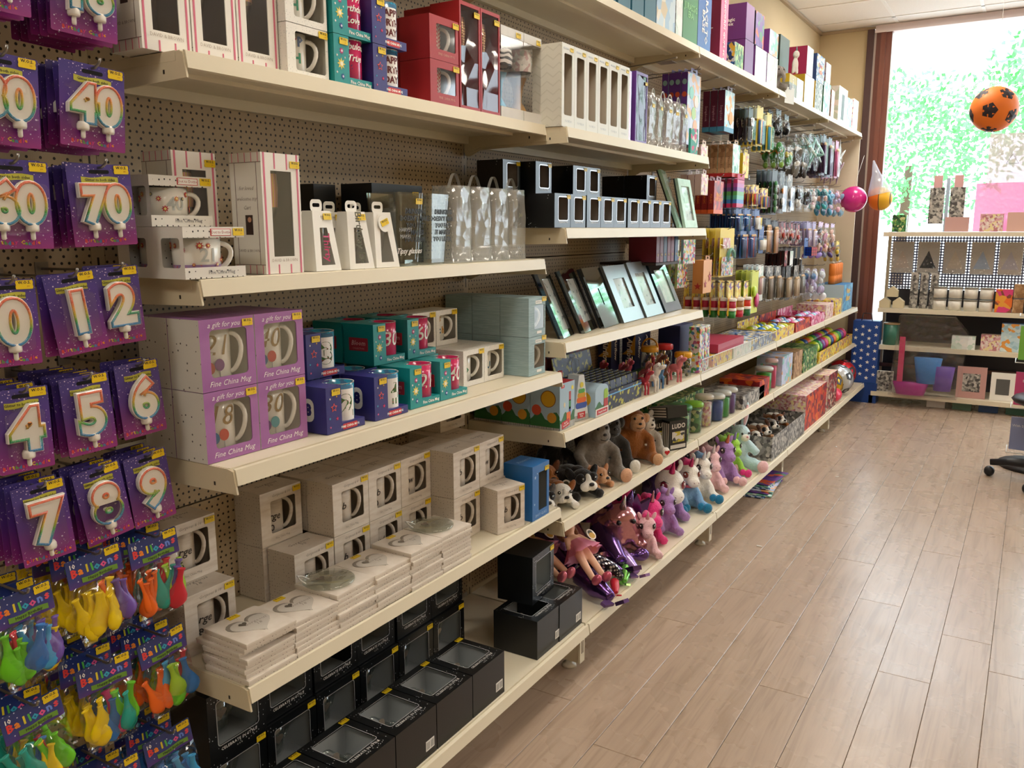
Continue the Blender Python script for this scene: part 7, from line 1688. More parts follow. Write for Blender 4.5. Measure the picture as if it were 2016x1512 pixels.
# generic stocked hooks -------------------------------------------------------
CYEL = mat('#e8cf3a', 0.45); CBLU = mat('#2a5aa0', 0.45); CBLK = mat('#1c1c20', 0.45); CRED = mat('#b02028', 0.45); CWHT = mat('#e8e8e2', 0.45)
def pens(cols, r=0.004, l=0.11, z=-0.09):
    n = len(cols); return [(stick(r, l, mat(c, 0.4), mat('#e8c8a0', 0.5)), -0.038+0.076*(k+0.5)/n, z, 0.0) for k, c in enumerate(cols)]
def tub(c, lid='#f0eee8'):
    key = ('tub', c, lid)
    if key not in WB: WB[key] = MB().lathe([(0.018, -0.022), (0.02, -0.02), (0.02, 0.014)], 14).mat(1).lathe([(0.022, 0.014), (0.0225, 0.016), (0.0225, 0.026), (0.02, 0.028)], 14).mesh('tub', [mat(c, 0.35), mat(lid, 0.4)])
    return WB[key]
H = []
rows = [
 # what, builder, y, z, xf, n, step
 ('yellow-topped brush set', lambda: pieces_card('brush_set', 'art set', 0.1, 0.2, CYEL, pens(['#2a5aa0', '#1c7a9a', '#e8c83a', '#d83a3a', '#2a3a8a', '#3a9ac8'], 0.005, 0.13, -0.115)), 4.60, 2.0, 0.25, 5, 0.024),
 ('yellow-topped brush set further along', lambda: pieces_card('brush_set', 'art set', 0.1, 0.2, CYEL, pens(['#3a9ac8', '#1c7a9a', '#2a5aa0', '#e8c83a', '#1c3a6a'], 0.005, 0.13, -0.115)), 4.78, 1.985, 0.25, 4, 0.026),
 ('silver scissors card', lambda: pieces_card('scissors_card', 'scissors', 0.08, 0.17, CBLK, [(MB().tube([(0.012*math.cos(a), 0, 0.02*math.sin(a)) for a in [2*pi*k/14 for k in range(14)]], 0.004, 6, True).mesh('piece', CHROME), -0.014, -0.06, 0), (MB().tube([(0.012*math.cos(a), 0, 0.02*math.sin(a)) for a in [2*pi*k/14 for k in range(14)]], 0.004, 6, True).mesh('piece', CHROME), 0.014, -0.06, 0), (stick(0.004, 0.07, CHROME), 0, -0.115, 0.1)]), 4.47, 1.98, 0.24, 5, 0.024),
 ('black and silver foil pack', lambda: filled_bag('foil_pack', 'toy pack', 0.1, 0.12, [(blob('#2a2c34', (0.02, 0.012, 0.03)), 3, 1), (blob('#8a8c94', (0.018, 0.012, 0.02)), 2, 1)], header=CBLK, seed=3), 5.0, 2.03, 0.24, 4, 0.045),
 ('black and silver foil pack, second hook', lambda: filled_bag('foil_pack', 'toy pack', 0.1, 0.12, [(blob('#1c1e26', (0.02, 0.012, 0.03)), 3, 1), (blob('#aaacb4', (0.018, 0.012, 0.02)), 2, 1)], header=CBLK, seed=4), 5.18, 2.02, 0.24, 3, 0.045),
 ('green dinosaur bag with orange ball', lambda: filled_bag('dinosaur_bag', 'toy pack', 0.13, 0.16, [(blob('#3a8a34', (0.03, 0.014, 0.03)), 3, 1), (blob('#e8903a', (0.024, 0.014, 0.022)), 1, 1), (blob('#8ab84a', (0.02, 0.012, 0.016)), 2, 1)], seed=5), 5.05, 1.885, 0.25, 3, 0.045),
 ('green turtle bag', lambda: filled_bag('turtle_bag', 'toy pack', 0.12, 0.15, [(blob('#4a9a3a', (0.03, 0.014, 0.026)), 3, 1), (blob('#d8c84a', (0.02, 0.012, 0.016)), 2, 1)], seed=6), 5.24, 1.87, 0.25, 3, 0.045),
 ('grey fur animal bag', lambda: filled_bag('fur_bag', 'soft toy pack', 0.13, 0.19, [(blob('#6a665e', (0.034, 0.016, 0.05), 0.9), 3, 1), (blob('#e8e6e0', (0.02, 0.014, 0.03), 0.9), 2, 1)], seed=7), 5.45, 1.90, 0.25, 3, 0.045),
 ('dark fur animal bag', lambda: filled_bag('fur_bag', 'soft toy pack', 0.13, 0.18, [(blob('#3a3632', (0.034, 0.016, 0.05), 0.9), 3, 1), (blob('#b8b4ac', (0.02, 0.014, 0.03), 0.9), 2, 1)], seed=8), 5.64, 1.89, 0.25, 3, 0.045),
 ('pale teal balloon sword pack', lambda: filled_bag('sword_pack', 'toy pack', 0.1, 0.24, [(blob('#8ac8c0', (0.012, 0.008, 0.09)), 3, 1), (blob('#d8ece8', (0.012, 0.008, 0.08)), 2, 1)], seed=9), 5.82, 2.0, 0.24, 3, 0.045),
 ('pale teal balloon sword pack, second hook', lambda: filled_bag('sword_pack', 'toy pack', 0.1, 0.24, [(blob('#a8d8d0', (0.012, 0.008, 0.09)), 3, 1), (blob('#c8dce0', (0.012, 0.008, 0.08)), 2, 1)], seed=10), 6.0, 1.99, 0.24, 3, 0.045),
 ('dark purple wand pack', lambda: pieces_card('wand_pack', 'toy wand', 0.1, 0.27, mat('#3a1c4a', 0.4), pens(['#4a1f5a', '#6a2a6a', '#3a1848', '#7a3a7a', '#4a1f5a'], 0.006, 0.2, -0.14), True, 0.15), 6.18, 2.0, 0.25, 6, 0.024),
 ('dark purple wand pack, second hook', lambda: pieces_card('wand_pack', 'toy wand', 0.1, 0.27, mat('#3a1c4a', 0.4), pens(['#3a1848', '#5a2460', '#4a1f5a', '#8a4a80', '#3a1848'], 0.006, 0.2, -0.14), True, 0.15), 6.36, 1.995, 0.25, 6, 0.024),
 ('pink wand pack', lambda: pieces_card('wand_pack', 'toy wand', 0.1, 0.26, mat('#c86a98', 0.4), pens(['#d87aa8', '#7a2a5a', '#e8a8c8', '#b84a80'], 0.007, 0.19, -0.14), True, 0.15), 6.55, 1.99, 0.26, 4, 0.03),
 ('clear film sword pack near the end', lambda: filled_bag('sword_pack', 'toy pack', 0.1, 0.24, [(blob('#d8e0e0', (0.012, 0.008, 0.09)), 3, 1), (blob('#b8a0b0', (0.012, 0.008, 0.08)), 2, 1)], seed=11), 6.75, 1.99, 0.24, 3, 0.045),
 ('yellow and blue crayon card', lambda: pieces_card('crayon_card', 'crayon pack', 0.11, 0.11, PRINT['yellowish'], pens(['#c83a3a', '#2a5aa0', '#e8c83a', '#3a9a4a', '#7a3a8a', '#2a8ac0'], 0.005, 0.06, -0.06)), 4.58, 1.6, 0.25, 4, 0.026),
 ('yellow and blue crayon card, second hook', lambda: pieces_card('crayon_card', 'crayon pack', 0.11, 0.11, PRINT['yellowish'], pens(['#2a5aa0', '#c83a3a', '#e8c83a', '#3a9a4a', '#2a8ac0', '#7a3a8a'], 0.005, 0.06, -0.06)), 4.76, 1.59, 0.25, 4, 0.026),
 ('blue glue bottle pack', lambda: pieces_card('glue_pack', 'glue pack', 0.1, 0.115, CBLU, [(stick(0.012, 0.07, CWHT, mat('#e88a2a', 0.4)), -0.024, -0.06, 0), (stick(0.012, 0.07, CWHT, mat('#e88a2a', 0.4)), 0.004, -0.06, 0), (stick(0.012, 0.07, mat('#e8d04a', 0.4), CBLU), 0.032, -0.06, 0)]), 4.63, 1.475, 0.25, 5, 0.028),
 ('blue marker wallet', lambda: pieces_card('marker_wallet', 'pen pack', 0.1, 0.115, CBLU, pens(['#1c3a7a', '#2a6ab0', '#1c7a6a', '#2a3a8a', '#3a9ac8', '#1c5a8a'], 0.006, 0.085, -0.06)), 4.3, 1.475, 0.25, 6, 0.026),
 ('blue marker wallet, second hook', lambda: pieces_card('marker_wallet', 'pen pack', 0.1, 0.115, CBLU, pens(['#2a6ab0', '#1c3a7a', '#3a9ac8', '#1c7a6a', '#1c5a8a', '#2a3a8a'], 0.006, 0.085, -0.06)), 4.45, 1.475, 0.25, 6, 0.026),
 ('green caterpillar tube card', lambda: pieces_card('tube_card', 'toy pack', 0.1, 0.25, CBLK, [(blob('#2a7a3a', (0.02, 0.009, 0.02)), 0.0, -0.07-0.035*k, 0) for k in range(5)] + [(blob('#e8e8e2', (0.012, 0.009, 0.012)), 0.026, -0.08-0.06*k, 0) for k in range(3)]), 4.95, 1.70, 0.25, 4, 0.03),
 ('black and orange truck card', lambda: pieces_card('truck_card', 'toy pack', 0.12, 0.24, PRINT['darkbusy'], [(blob('#d88a2a', (0.03, 0.009, 0.018)), 0.0, -0.1, 0), (blob('#c8c8c4', (0.036, 0.009, 0.022)), 0.0, -0.16, 0), (blob('#3a3a3a', (0.014, 0.009, 0.014)), -0.03, -0.19, 0), (blob('#3a3a3a', (0.014, 0.009, 0.014)), 0.03, -0.19, 0)]), 5.12, 1.70, 0.25, 4, 0.03),
 ('silver robot card', lambda: pieces_card('robot_card', 'toy pack', 0.12, 0.22, PRINT['grey'], [(blob('#d8dcdc', (0.03, 0.009, 0.034)), 0.0, -0.1, 0), (blob('#5a8ac8', (0.02, 0.009, 0.02)), 0.0, -0.16, 0)]), 5.30, 1.69, 0.25, 4, 0.03),
 ('glossy black camera pack', lambda: filled_bag('camera_pack', 'toy camera', 0.15, 0.17, [(blob('#141416', (0.045, 0.018, 0.04), 0.15), 2, 1), (blob('#e0e4e2', (0.03, 0.016, 0.02), 0.2), 2, 1)], seed=12), 5.52, 1.66, 0.26, 3, 0.05),
 ('glossy black camera pack, second hook', lambda: filled_bag('camera_pack', 'toy camera', 0.15, 0.17, [(blob('#1c1c20', (0.045, 0.018, 0.04), 0.15), 2, 1), (blob('#c8d4b8', (0.03, 0.016, 0.02), 0.2), 2, 1)], seed=13), 5.74, 1.65, 0.26, 3, 0.05),
 ('white net bag of shells', lambda: filled_bag('shell_bag', 'toy pack', 0.13, 0.16, [(blob('#e8e2dc', (0.02, 0.014, 0.018)), 5, 1), (blob('#d8b0b8', (0.018, 0.012, 0.016)), 3, 1)], seed=14), 5.95, 1.66, 0.25, 3, 0.045),
 ('blue mermaid doll bag', lambda: filled_bag('mermaid_bag', 'doll pack', 0.14, 0.2, [(blob('#2a8aa8', (0.022, 0.014, 0.045)), 3, 1), (blob('#e8b4a0', (0.02, 0.014, 0.02)), 2, 1), (blob('#4ab8c0', (0.018, 0.012, 0.03)), 2, 1)], seed=15), 6.25, 1.69, 0.26, 3, 0.045),
 ('blue mermaid doll bag, second hook', lambda: filled_bag('mermaid_bag', 'doll pack', 0.14, 0.2, [(blob('#3a9ac0', (0.022, 0.014, 0.045)), 3, 1), (blob('#d8c0e0', (0.02, 0.014, 0.02)), 2, 1), (blob('#2a6a9a', (0.018, 0.012, 0.03)), 2, 1)], seed=16), 6.46, 1.68, 0.26, 3, 0.045),
 ('pastel shell necklace bag', lambda: filled_bag('necklace_bag', 'toy pack', 0.14, 0.18, [(blob('#e0a8b8', (0.022, 0.014, 0.02)), 3, 1), (blob('#b8a8d8', (0.02, 0.014, 0.018)), 3, 1)], seed=17), 6.68, 1.68, 0.26, 3, 0.045),
 ('yellow foam shapes pack', lambda: pieces_card('foam_pack', 'craft pack', 0.2, 0.235, CYEL, [(flat(0.1, 0.05, PRINT['pinky'], 0.004, 'piece'), -0.03, -0.06, 0), (flat(0.16, 0.09, PRINT['busy'], 0.004, 'piece'), -0.01, -0.17, 0), (MB().tube([(0.02+0.05*math.cos(a), 0, 0.06*math.sin(a)) for a in [R(d) for d in range(20, 200, 20)]], 0.009, 7).mesh('piece', mat('#2a8a4a', 0.4)), 0.02, -0.15, 0)]), 4.1, 1.375, 0.26, 4, 0.03),
 ('blue paint brush wallet', lambda: pieces_card('brush_wallet', 'art set', 0.1, 0.165, CBLU, pens(['#2a3a6a', '#3a5a9a', '#1c2a4a', '#4a6aa8', '#2a3a6a', '#b8343a'], 0.006, 0.12, -0.09)), 4.4, 1.385, 0.25, 5, 0.026),
 ('blue paint brush wallet, second hook', lambda: pieces_card('brush_wallet', 'art set', 0.1, 0.165, CBLU, pens(['#3a5a9a', '#2a3a6a', '#b8343a', '#1c2a4a', '#4a6aa8', '#2a3a6a'], 0.006, 0.12, -0.09)), 4.56, 1.385, 0.25, 5, 0.026),
 ('white paint pot card', lambda: pieces_card('paint_card', 'paint set', 0.1, 0.15, CBLU, [(stick(0.016, 0.06, CWHT, mat('#3a8ac0', 0.4)), -0.02, -0.09, 0), (stick(0.016, 0.06, CWHT, mat('#e8c83a', 0.4)), 0.02, -0.09, 0)]), 4.70, 1.39, 0.26, 4, 0.034),
 ('wooden ruler card', lambda: pieces_card('ruler_card', 'ruler pack', 0.1, 0.19, CBLK, pens(['#c8a078', '#d8b48a', '#b88a60', '#c8a078', '#8a5a5a'], 0.007, 0.15, -0.1)), 4.86, 1.43, 0.25, 6, 0.024),
 ('wooden pencil card', lambda: pieces_card('pencil_card', 'pencil pack', 0.1, 0.19, CBLK, pens(['#b88a60', '#c8a078', '#d8b48a', '#e0a8a0', '#c8a078'], 0.006, 0.15, -0.1)), 5.02, 1.42, 0.25, 6, 0.024),
 ('dark red joke novelty card', lambda: pieces_card('joke_card', 'toy pack', 0.1, 0.13, PRINT['redpk'], [(blob('#a82a2a', (0.02, 0.009, 0.018)), -0.01, -0.07, 0), (blob('#c8a890', (0.014, 0.009, 0.014)), 0.022, -0.085, 0)]), 5.2, 1.415, 0.25, 5, 0.026),
 ('dark red joke novelty card, second hook', lambda: pieces_card('joke_card', 'toy pack', 0.1, 0.13, PRINT['redpk'], [(blob('#d84a3a', (0.02, 0.009, 0.018)), 0.01, -0.07, 0), (blob('#2a2a2a', (0.014, 0.009, 0.014)), -0.022, -0.085, 0)]), 5.38, 1.41, 0.25, 5, 0.026),
 ('dark red joke novelty card, third hook', lambda: pieces_card('joke_card', 'toy pack', 0.1, 0.13, PRINT['redpk'], [(blob('#b83a3a', (0.024, 0.009, 0.016)), 0, -0.075, 0)]), 5.56, 1.405, 0.25, 5, 0.026),
 ('black playing card pack', lambda: tabbed_box('playing_cards', 'card pack', 0.07, 0.095, 0.02, PRINT['redpk'], mat('#2a1416', 0.4)), 5.3, 1.265, 0.25, 5, 0.024),
 ('black playing card pack, second hook', lambda: tabbed_box('playing_cards', 'card pack', 0.07, 0.095, 0.02, PRINT['white'], mat('#2a1416', 0.4)), 5.44, 1.26, 0.25, 5, 0.024),
 ('black ball pump pack', lambda: pieces_card('pump_card', 'toy pack', 0.09, 0.2, CBLK, [(stick(0.014, 0.1, CBLK, CHROME), 0, -0.11, 0)]), 5.62, 1.26, 0.25, 4, 0.03),
 ('lilac princess tube pack', lambda: pieces_card('princess_pack', 'toy pack', 0.1, 0.16, mat('#8a7aa8', 0.4), pens(['#b8a8c8', '#e0d8e0', '#9a88b8', '#c8b0c8'], 0.008, 0.11, -0.09)), 5.85, 1.42, 0.25, 5, 0.026),
 ('lilac princess tube pack, second hook', lambda: pieces_card('princess_pack', 'toy pack', 0.1, 0.16, mat('#8a7aa8', 0.4), pens(['#e0d8e0', '#b8a8c8', '#c8b0c8', '#9a88b8'], 0.008, 0.11, -0.09)), 6.02, 1.415, 0.25, 5, 0.026),
 ('fashion doll bag', lambda: filled_bag('fashion_doll_bag', 'doll pack', 0.12, 0.24, [(blob('#e8bca8', (0.018, 0.012, 0.03)), 3, 1), (blob('#8a6ab8', (0.02, 0.012, 0.04)), 2, 1), (blob('#3a2a3a', (0.018, 0.012, 0.03)), 2, 1)], header=mat('#c8a8c8', 0.4), seed=18), 6.22, 1.42, 0.25, 3, 0.045),
 ('fashion doll bag, second hook', lambda: filled_bag('fashion_doll_bag', 'doll pack', 0.12, 0.24, [(blob('#e8bca8', (0.018, 0.012, 0.03)), 3, 1), (blob('#c88aa8', (0.02, 0.012, 0.04)), 2, 1), (blob('#d8b06a', (0.018, 0.012, 0.03)), 2, 1)], header=mat('#c8a8c8', 0.4), seed=19), 6.42, 1.41, 0.25, 3, 0.045),
 ('fashion doll bag, third hook', lambda: filled_bag('fashion_doll_bag', 'doll pack', 0.12, 0.24, [(blob('#e8bca8', (0.018, 0.012, 0.03)), 3, 1), (blob('#5a4a8a', (0.02, 0.012, 0.04)), 2, 1), (blob('#8a4a3a', (0.018, 0.012, 0.03)), 2, 1)], header=mat('#b898c0', 0.4), seed=20), 6.62, 1.41, 0.25, 3, 0.045),
 ('orange activity box with stars', lambda: tabbed_box('star_box', 'craft box', 0.12, 0.15, 0.05, mat('#e0a05a', 0.45), mat('#cf8a48', 0.45)), 3.80, 1.255, 0.27, 1, 0.05),
 ('pale green sticker pad', lambda: tabbed_box('sticker_pad', 'craft pack', 0.12, 0.14, 0.012, PRINT['busy'], mat('#c8d890', 0.5)), 3.66, 1.275, 0.2, 3, 0.03),
 ('black handle case pack', lambda: tabbed_box('case_pack', 'toy pack', 0.13, 0.1, 0.04, PRINT['white'], CBLK), 3.66, 1.40, 0.16, 2, 0.05),
 ('dough tub card', lambda: pieces_card('dough_card', 'dough pack', 0.075, 0.17, PRINT['yellowish'], [(tub('#b82848'), 0, -0.1, 0.0), (tub('#2a8a3a'), 0, -0.148, 0.0)], False), 4.16, 1.115, 0.27, 6, 0.046),
 ('dough tub card with brown tub', lambda: pieces_card('dough_card', 'dough pack', 0.075, 0.17, PRINT['yellowish'], [(tub('#a87a4a'), 0, -0.1, 0.0), (tub('#c83048'), 0, -0.148, 0.0)], False), 4.29, 1.11, 0.27, 6, 0.046),
 ('dough tub card with red and green tubs', lambda: pieces_card('dough_card', 'dough pack', 0.075, 0.17, PRINT['yellowish'], [(tub('#d83a2a'), 0, -0.1, 0.0), (tub('#1c6a3a'), 0, -0.148, 0.0)], False), 4.42, 1.105, 0.27, 5, 0.046),
 ('yellow slime monster card', lambda: pieces_card('slime_card', 'slime pack', 0.13, 0.23, mat('#d8e04a', 0.4), [(blob('#c83a7a', (0.035, 0.009, 0.04)), 0.02, -0.15, 0), (blob('#b8d83a', (0.03, 0.009, 0.03)), -0.03, -0.1, 0)], False), 4.62, 1.15, 0.26, 4, 0.03),
 ('white sewing set card', lambda: pieces_card('sewing_card', 'craft pack', 0.1, 0.2, PRINT['white'], pens(['#c8a0a8', '#e8e4de', '#8a8a90'], 0.008, 0.1, -0.1)), 4.76, 1.175, 0.25, 4, 0.028),
 ('brown bristle brush card', lambda: pieces_card('bristle_card', 'brush pack', 0.11, 0.2, PRINT['grey'], pens(['#6a5a48', '#8a7a68', '#a8988a', '#5a4a3a'], 0.009, 0.13, -0.11)), 4.95, 1.16, 0.25, 5, 0.028),
 ('brown bristle brush card, second hook', lambda: pieces_card('bristle_card', 'brush pack', 0.11, 0.2, PRINT['grey'], pens(['#8a7a68', '#6a5a48', '#c8b8a0', '#5a4a3a'], 0.009, 0.13, -0.11)), 5.14, 1.155, 0.25, 5, 0.028),
 ('grey feather duster card', lambda: pieces_card('duster_card', 'brush pack', 0.11, 0.21, PRINT['darkbusy'], pens(['#b8a890', '#a89880', '#8a7a68'], 0.013, 0.12, -0.12)), 5.34, 1.15, 0.26, 4, 0.034),
 ('tan feather duster card', lambda: pieces_card('duster_card', 'brush pack', 0.11, 0.21, PRINT['grey'], pens(['#c8b498', '#b8a080', '#a08a70'], 0.013, 0.12, -0.12)), 5.54, 1.145, 0.26, 4, 0.034),
 ('grey clip card', lambda: pieces_card('clip_card', 'brush pack', 0.1, 0.2, PRINT['grey'], pens(['#8a8a88', '#a8a8a4', '#6a6a68'], 0.01, 0.12, -0.11)), 5.74, 1.14, 0.25, 4, 0.03),
 ('lilac and silver ribbon bag', lambda: filled_bag('ribbon_bag', 'party pack', 0.16, 0.24, [(blob('#b8a8d0', (0.03, 0.016, 0.03)), 3, 1), (blob('#d8dce0', (0.03, 0.016, 0.026)), 3, 1), (blob('#5a8ac0', (0.024, 0.014, 0.02)), 1, 1)], seed=21), 6.0, 1.13, 0.27, 3, 0.05),
 ('lilac and silver ribbon bag, second hook', lambda: filled_bag('ribbon_bag', 'party pack', 0.16, 0.24, [(blob('#d8dce0', (0.03, 0.016, 0.03)), 3, 1), (blob('#b8a8d0', (0.03, 0.016, 0.026)), 3, 1)], seed=22), 6.25, 1.125, 0.27, 3, 0.05),
 ('yellow and black bee bag', lambda: filled_bag('bee_bag', 'toy pack', 0.12, 0.16, [(blob('#d8b82a', (0.024, 0.014, 0.02)), 3, 1), (blob('#2a2418', (0.02, 0.012, 0.014)), 3, 1)], header=CYEL, seed=23), 6.85, 1.28, 0.25, 3, 0.045),
 ('pastel bath toy bag', lambda: filled_bag('bath_toy_bag', 'toy pack', 0.13, 0.2, [(blob('#8ab8d8', (0.03, 0.016, 0.03)), 3, 1), (blob('#e8e4e0', (0.024, 0.014, 0.02)), 2, 1)], seed=24), 6.9, 1.66, 0.25, 3, 0.045)]
for what, fn, y, z, xf, n, step in rows:
    p = fn(); hang_stack(p, what, y, z, xf, n, step, what.split(',')[0]+' hooks')
    if what.startswith('orange activity'):
        for x, s_ in ((-0.03, 0.02), (0.03, 0.026)): obj('star_print', star(s_, mat('#b02a2a', 0.5)), p, (x, -0.0012, -0.12 if x < 0 else -0.09))
        obj('star_print', star(0.018, mat('#b02a2a', 0.5)), p, (-0.0605, 0.025, -0.13), (0, 0, R(-90)))
# puzzle cube hanging at the front
q = thing('puzzle_cube_pack', 'red and blue puzzle cube hanging in a clear pack', 'toy cube', (0.27, 5.72, 1.3), FACE)
obj('backing_card', MB().prism(rrect(0.1, 0.13, 0.004, 3, 0, -0.04), -0.0004, 0.0004).mesh('backing_card', CBLU), q)
cu = obj('cube', MB().box(-0.028, 0.028, -0.03, 0.026, -0.028, 0.028).mesh('cube', CBLK), q, (0, -0.03, -0.06), (0, 0, R(-25)))
for a in range(3):
    for b in range(3):
        obj('tile', flat(0.016, 0.016, mat('#b8202a', 0.3), 0.0015, 'tile'), cu, (-0.0187+0.0187*a, -0.0302, -0.0187+0.0187*b)); obj('tile', flat(0.016, 0.016, mat('#1c3a9a', 0.3), 0.0015, 'tile'), cu, (-0.0282, -0.0187+0.0187*a, -0.0187+0.0187*b), (0, 0, R(-90)))
hook2(0.29, 'puzzle cube', 5.72, 1.304)
# books standing behind the photo frames
for i, (c, y) in enumerate((('#6a1c30', 3.30-0.08), ('#6a1c30', 3.26), ('#1c3a5a', 3.30+0.0), ('#7a1e34', 3.34), ('#7a1e34', 3.38), ('#1c4a7a', 3.425))):
    q = thing('story_book', 'story book with %s spine, %s in the hanging row' % ('dark red' if c[1] in '67' else 'blue', ['first', 'second', 'third', 'fourth', 'fifth', 'last'][i]), 'book', (0.19, y+0.02, ZS3B+0.2), FACE, 'story books behind the photo frames')
    obj('cover', plain_box(0.034, 0.12, 0.135, [mat(c, 0.45)]*3), q); obj('emblem', star(0.008, mat('#a8863a', 0.5)), q, (0, -0.0602, 0.03))
    q.location.z = ZS3B+0.006+0.2
q = thing('book_ledge', 'narrow dark ledge carrying the story books', 'ledge', (0.19, 3.34, ZS3B+0.2), 0); obj('ledge', MB().box(-0.188, 0.06, -0.12, 0.14, -0.006, 0.004).mesh('ledge', mat('#3a2a24', 0.6)), q)
q = thing('activity_book', 'light blue flower activity book at the shelf end', 'book'); obj('cover', plain_box(0.1, 0.012, 0.16, [PRINT['ltblue'], PRINT['busy']]), q); place(q, 0.27, 3.50, ZS3B+0.19, 0.012, 0.1, -10); q['label'] = 'light blue flower activity book hanging at the shelf end'
hook2(0.28, 'flower activity book', 3.55, ZS3B+0.345)
# ================================================================== top shelf
def top_box(label, y0, w, h, d, front, side, top=None, xf=0.285, txt=None, tcol=None, ts=0.02, rot=0.0, stxt=None, zb=0.0, name='game_box', cat='game box', rz=0.0):
    q = thing(name, label, cat, group='games and toys along the top shelf'); obj('carton', plain_box(w, d, h, [side, front, top or side]), q)
    if txt: obj('lettering', text_mesh(txt, ts, tcol or WHITEINK, bold=0.0008, res=1, line=0.85), q, (0, -d/2-0.0012, h*0.5), (0, rot, 0))
    if stxt: obj('lettering', text_mesh(stxt, min(d*0.18, h*0.14), tcol or WHITEINK, bold=0.0006, res=1, line=0.85), q, (-w/2-0.0012, 0, h*0.5), (0, 0, R(-90)))
    place(q, xf, y0, ZS6+zb, d, w, rz)
    return q
TB = mat('#2a6a80', 0.5)
for i, y in enumerate((2.62, 2.74, 2.855, 2.965)):
    q = top_box('teal blue puzzle box with a cream disc, %s along the top' % ['first', 'second', 'third', 'fourth'][i], y, 0.1, 0.2, 0.2, TB, TB)
    obj('disc_print', disc(0.034, mat('#c8c4a0', 0.5), 'disc_print'), q, (0, -0.1008, 0.12)); obj('disc_print', disc(0.022, mat('#8a7a4a', 0.5), 'disc_print'), q, (0, -0.1014, 0.12))
top_box('pale box printed with puppies on the top shelf', 3.075, 0.185, 0.215, 0.06, speckle('puppy_print', ['#c8dce8', '#a8c8e0', '#e8e4d8', '#d8c8a8', '#c8dce8'], 22), mat('#9ab8d0', 0.5))
top_box('white box with a black drawing next to the puppies', 3.268, 0.07, 0.2, 0.07, PRINT['white'], PRINT['grey'])
top_box('green jurassic era box on the top shelf', 3.345, 0.165, 0.235, 0.07, mat('#3f8a52', 0.5), mat('#3a7a4a', 0.5), txt='JURASSIC\nERA', tcol=mat('#8ad08a', 0.5), ts=0.034)
top_box('blue race to base game box on the top shelf', 3.515, 0.16, 0.225, 0.06, mat('#1c62b0', 0.45), mat('#1a3f78', 0.45), txt='RACE TO\nBASE', tcol=WHITEINK, ts=0.042, rot=R(90))
top_box('tall pink unicorn set box on the top shelf', 3.80, 0.1, 0.27, 0.22, mat('#d83a78', 0.4), mat('#8a1f4c', 0.45), txt='UNICORN GUM SET', ts=0.03, rot=R(90), stxt='MAGIC\nGUM SET', tcol=mat('#f0d8e0', 0.5))
top_box('small green and blue box beside the pink set', 4.02, 0.13, 0.11, 0.14, PRINT['greenish'], PRINT['bluish'])
PRP = mat('#6a2f78', 0.45)
top_box('purple box, upper left of the purple group', 4.17, 0.13, 0.16, 0.16, PRP, PRP, zb=0.152, stxt='Magic\nBox'); top_box('purple box, lower left of the purple group', 4.17, 0.14, 0.15, 0.16, PRP, PRP)
top_box('purple lilac patterned box on top of the purple group', 4.325, 0.15, 0.155, 0.14, PRINT['purp'], mat('#2a1c2c', 0.4), zb=0.152); top_box('purple box with a white front, lower middle', 4.345, 0.2, 0.15, 0.18, PRINT['white'], PRP, stxt='Glitter')
top_box('violet and silver box on the second layer', 4.58, 0.17, 0.12, 0.15, PRINT['lilacw'], PRP, zb=0.152); top_box('white fronted box beside the grey plush', 4.56, 0.2, 0.15, 0.16, PRINT['white'], PRP)
t = thing('plush_elephant', 'grey plush elephant squeezed on the top shelf edge', 'soft toy', (0.235, 4.86, ZS6+0.002), FACE-R(30)); t.scale = (1.0,)*3
lump('body', GRF, [((0, 0.0, 0.05), (0.045, 0.04, 0.05)), ((0, -0.03, 0.1), (0.04, 0.036, 0.036))], t, 0.007, [([(0, -0.06, 0.1), (0, -0.085, 0.07), (0, -0.08, 0.04)], [0.014, 0.011, 0.01]), ([(-0.03, -0.02, 0.03), (-0.05, -0.06, 0.02)], [0.02, 0.018]), ([(0.03, -0.02, 0.03), (0.05, -0.06, 0.02)], [0.02, 0.018])])
for x in (-1, 1): lump('ear', GRF, [((x*0.055, -0.015, 0.105), (0.026, 0.008, 0.03))], t); ball('eye', EYE, (x*0.018, -0.062, 0.11), 0.004, t)
q = thing('price_card', 'white price card clipped to the top shelf edge', 'card', (0.312, 4.93, ZS6-0.055), FACE+R(-12)); obj('card', MB().box(-0.055, 0.055, -0.001, 0.001, 0, 0.085).mesh('card', mat('#dcdcd4', 0.5)), q); obj('clip', MB().box(-0.012, 0.012, -0.004, 0.006, 0.075, 0.1).mesh('clip', mat('#8a8a88', 0.4)), q)
top_box('dark green box with a white unicorn, raised', 4.96, 0.2, 0.2, 0.15, mat('#1f3a22', 0.45), mat('#162a1a', 0.45), zb=0.12); q = C.objects[-1] if False else None
t = thing('toy_unicorn_figure', 'white toy unicorn in front of the dark green box', 'toy', (0.268, 5.07, ZS6+0.122), FACE-R(30)); lump('body', WHF, [((0, 0, 0.05), (0.02, 0.016, 0.04)), ((0, -0.004, 0.105), (0.018, 0.02, 0.022))], t, 0.004, [([(-0.012, 0, 0.03), (-0.016, 0, 0.004)], [0.01, 0.008]), ([(0.012, 0, 0.03), (0.016, 0, 0.004)], [0.01, 0.008])]); obj('horn', MB().lathe([(0.005, 0), (0.0005, 0.03)], 8, (0, -0.006, 0.122)).mesh('horn', mat('#6ab0a0', 0.3)), t)
t.location = (0.262+0.035, 5.08, ZS6+0.1215)
for o in [o for o in C.objects if o.get('label') == 'dark green box with a white unicorn, raised']: o.location.x -= 0.045
YB_ = tex('yellow_grey_game', lambda T: T.mix(T.math('GREATER_THAN', T.sep(T.coord())[2], 0.075), lin('#8a8a78'), lin('#c8a822')), 0.45)
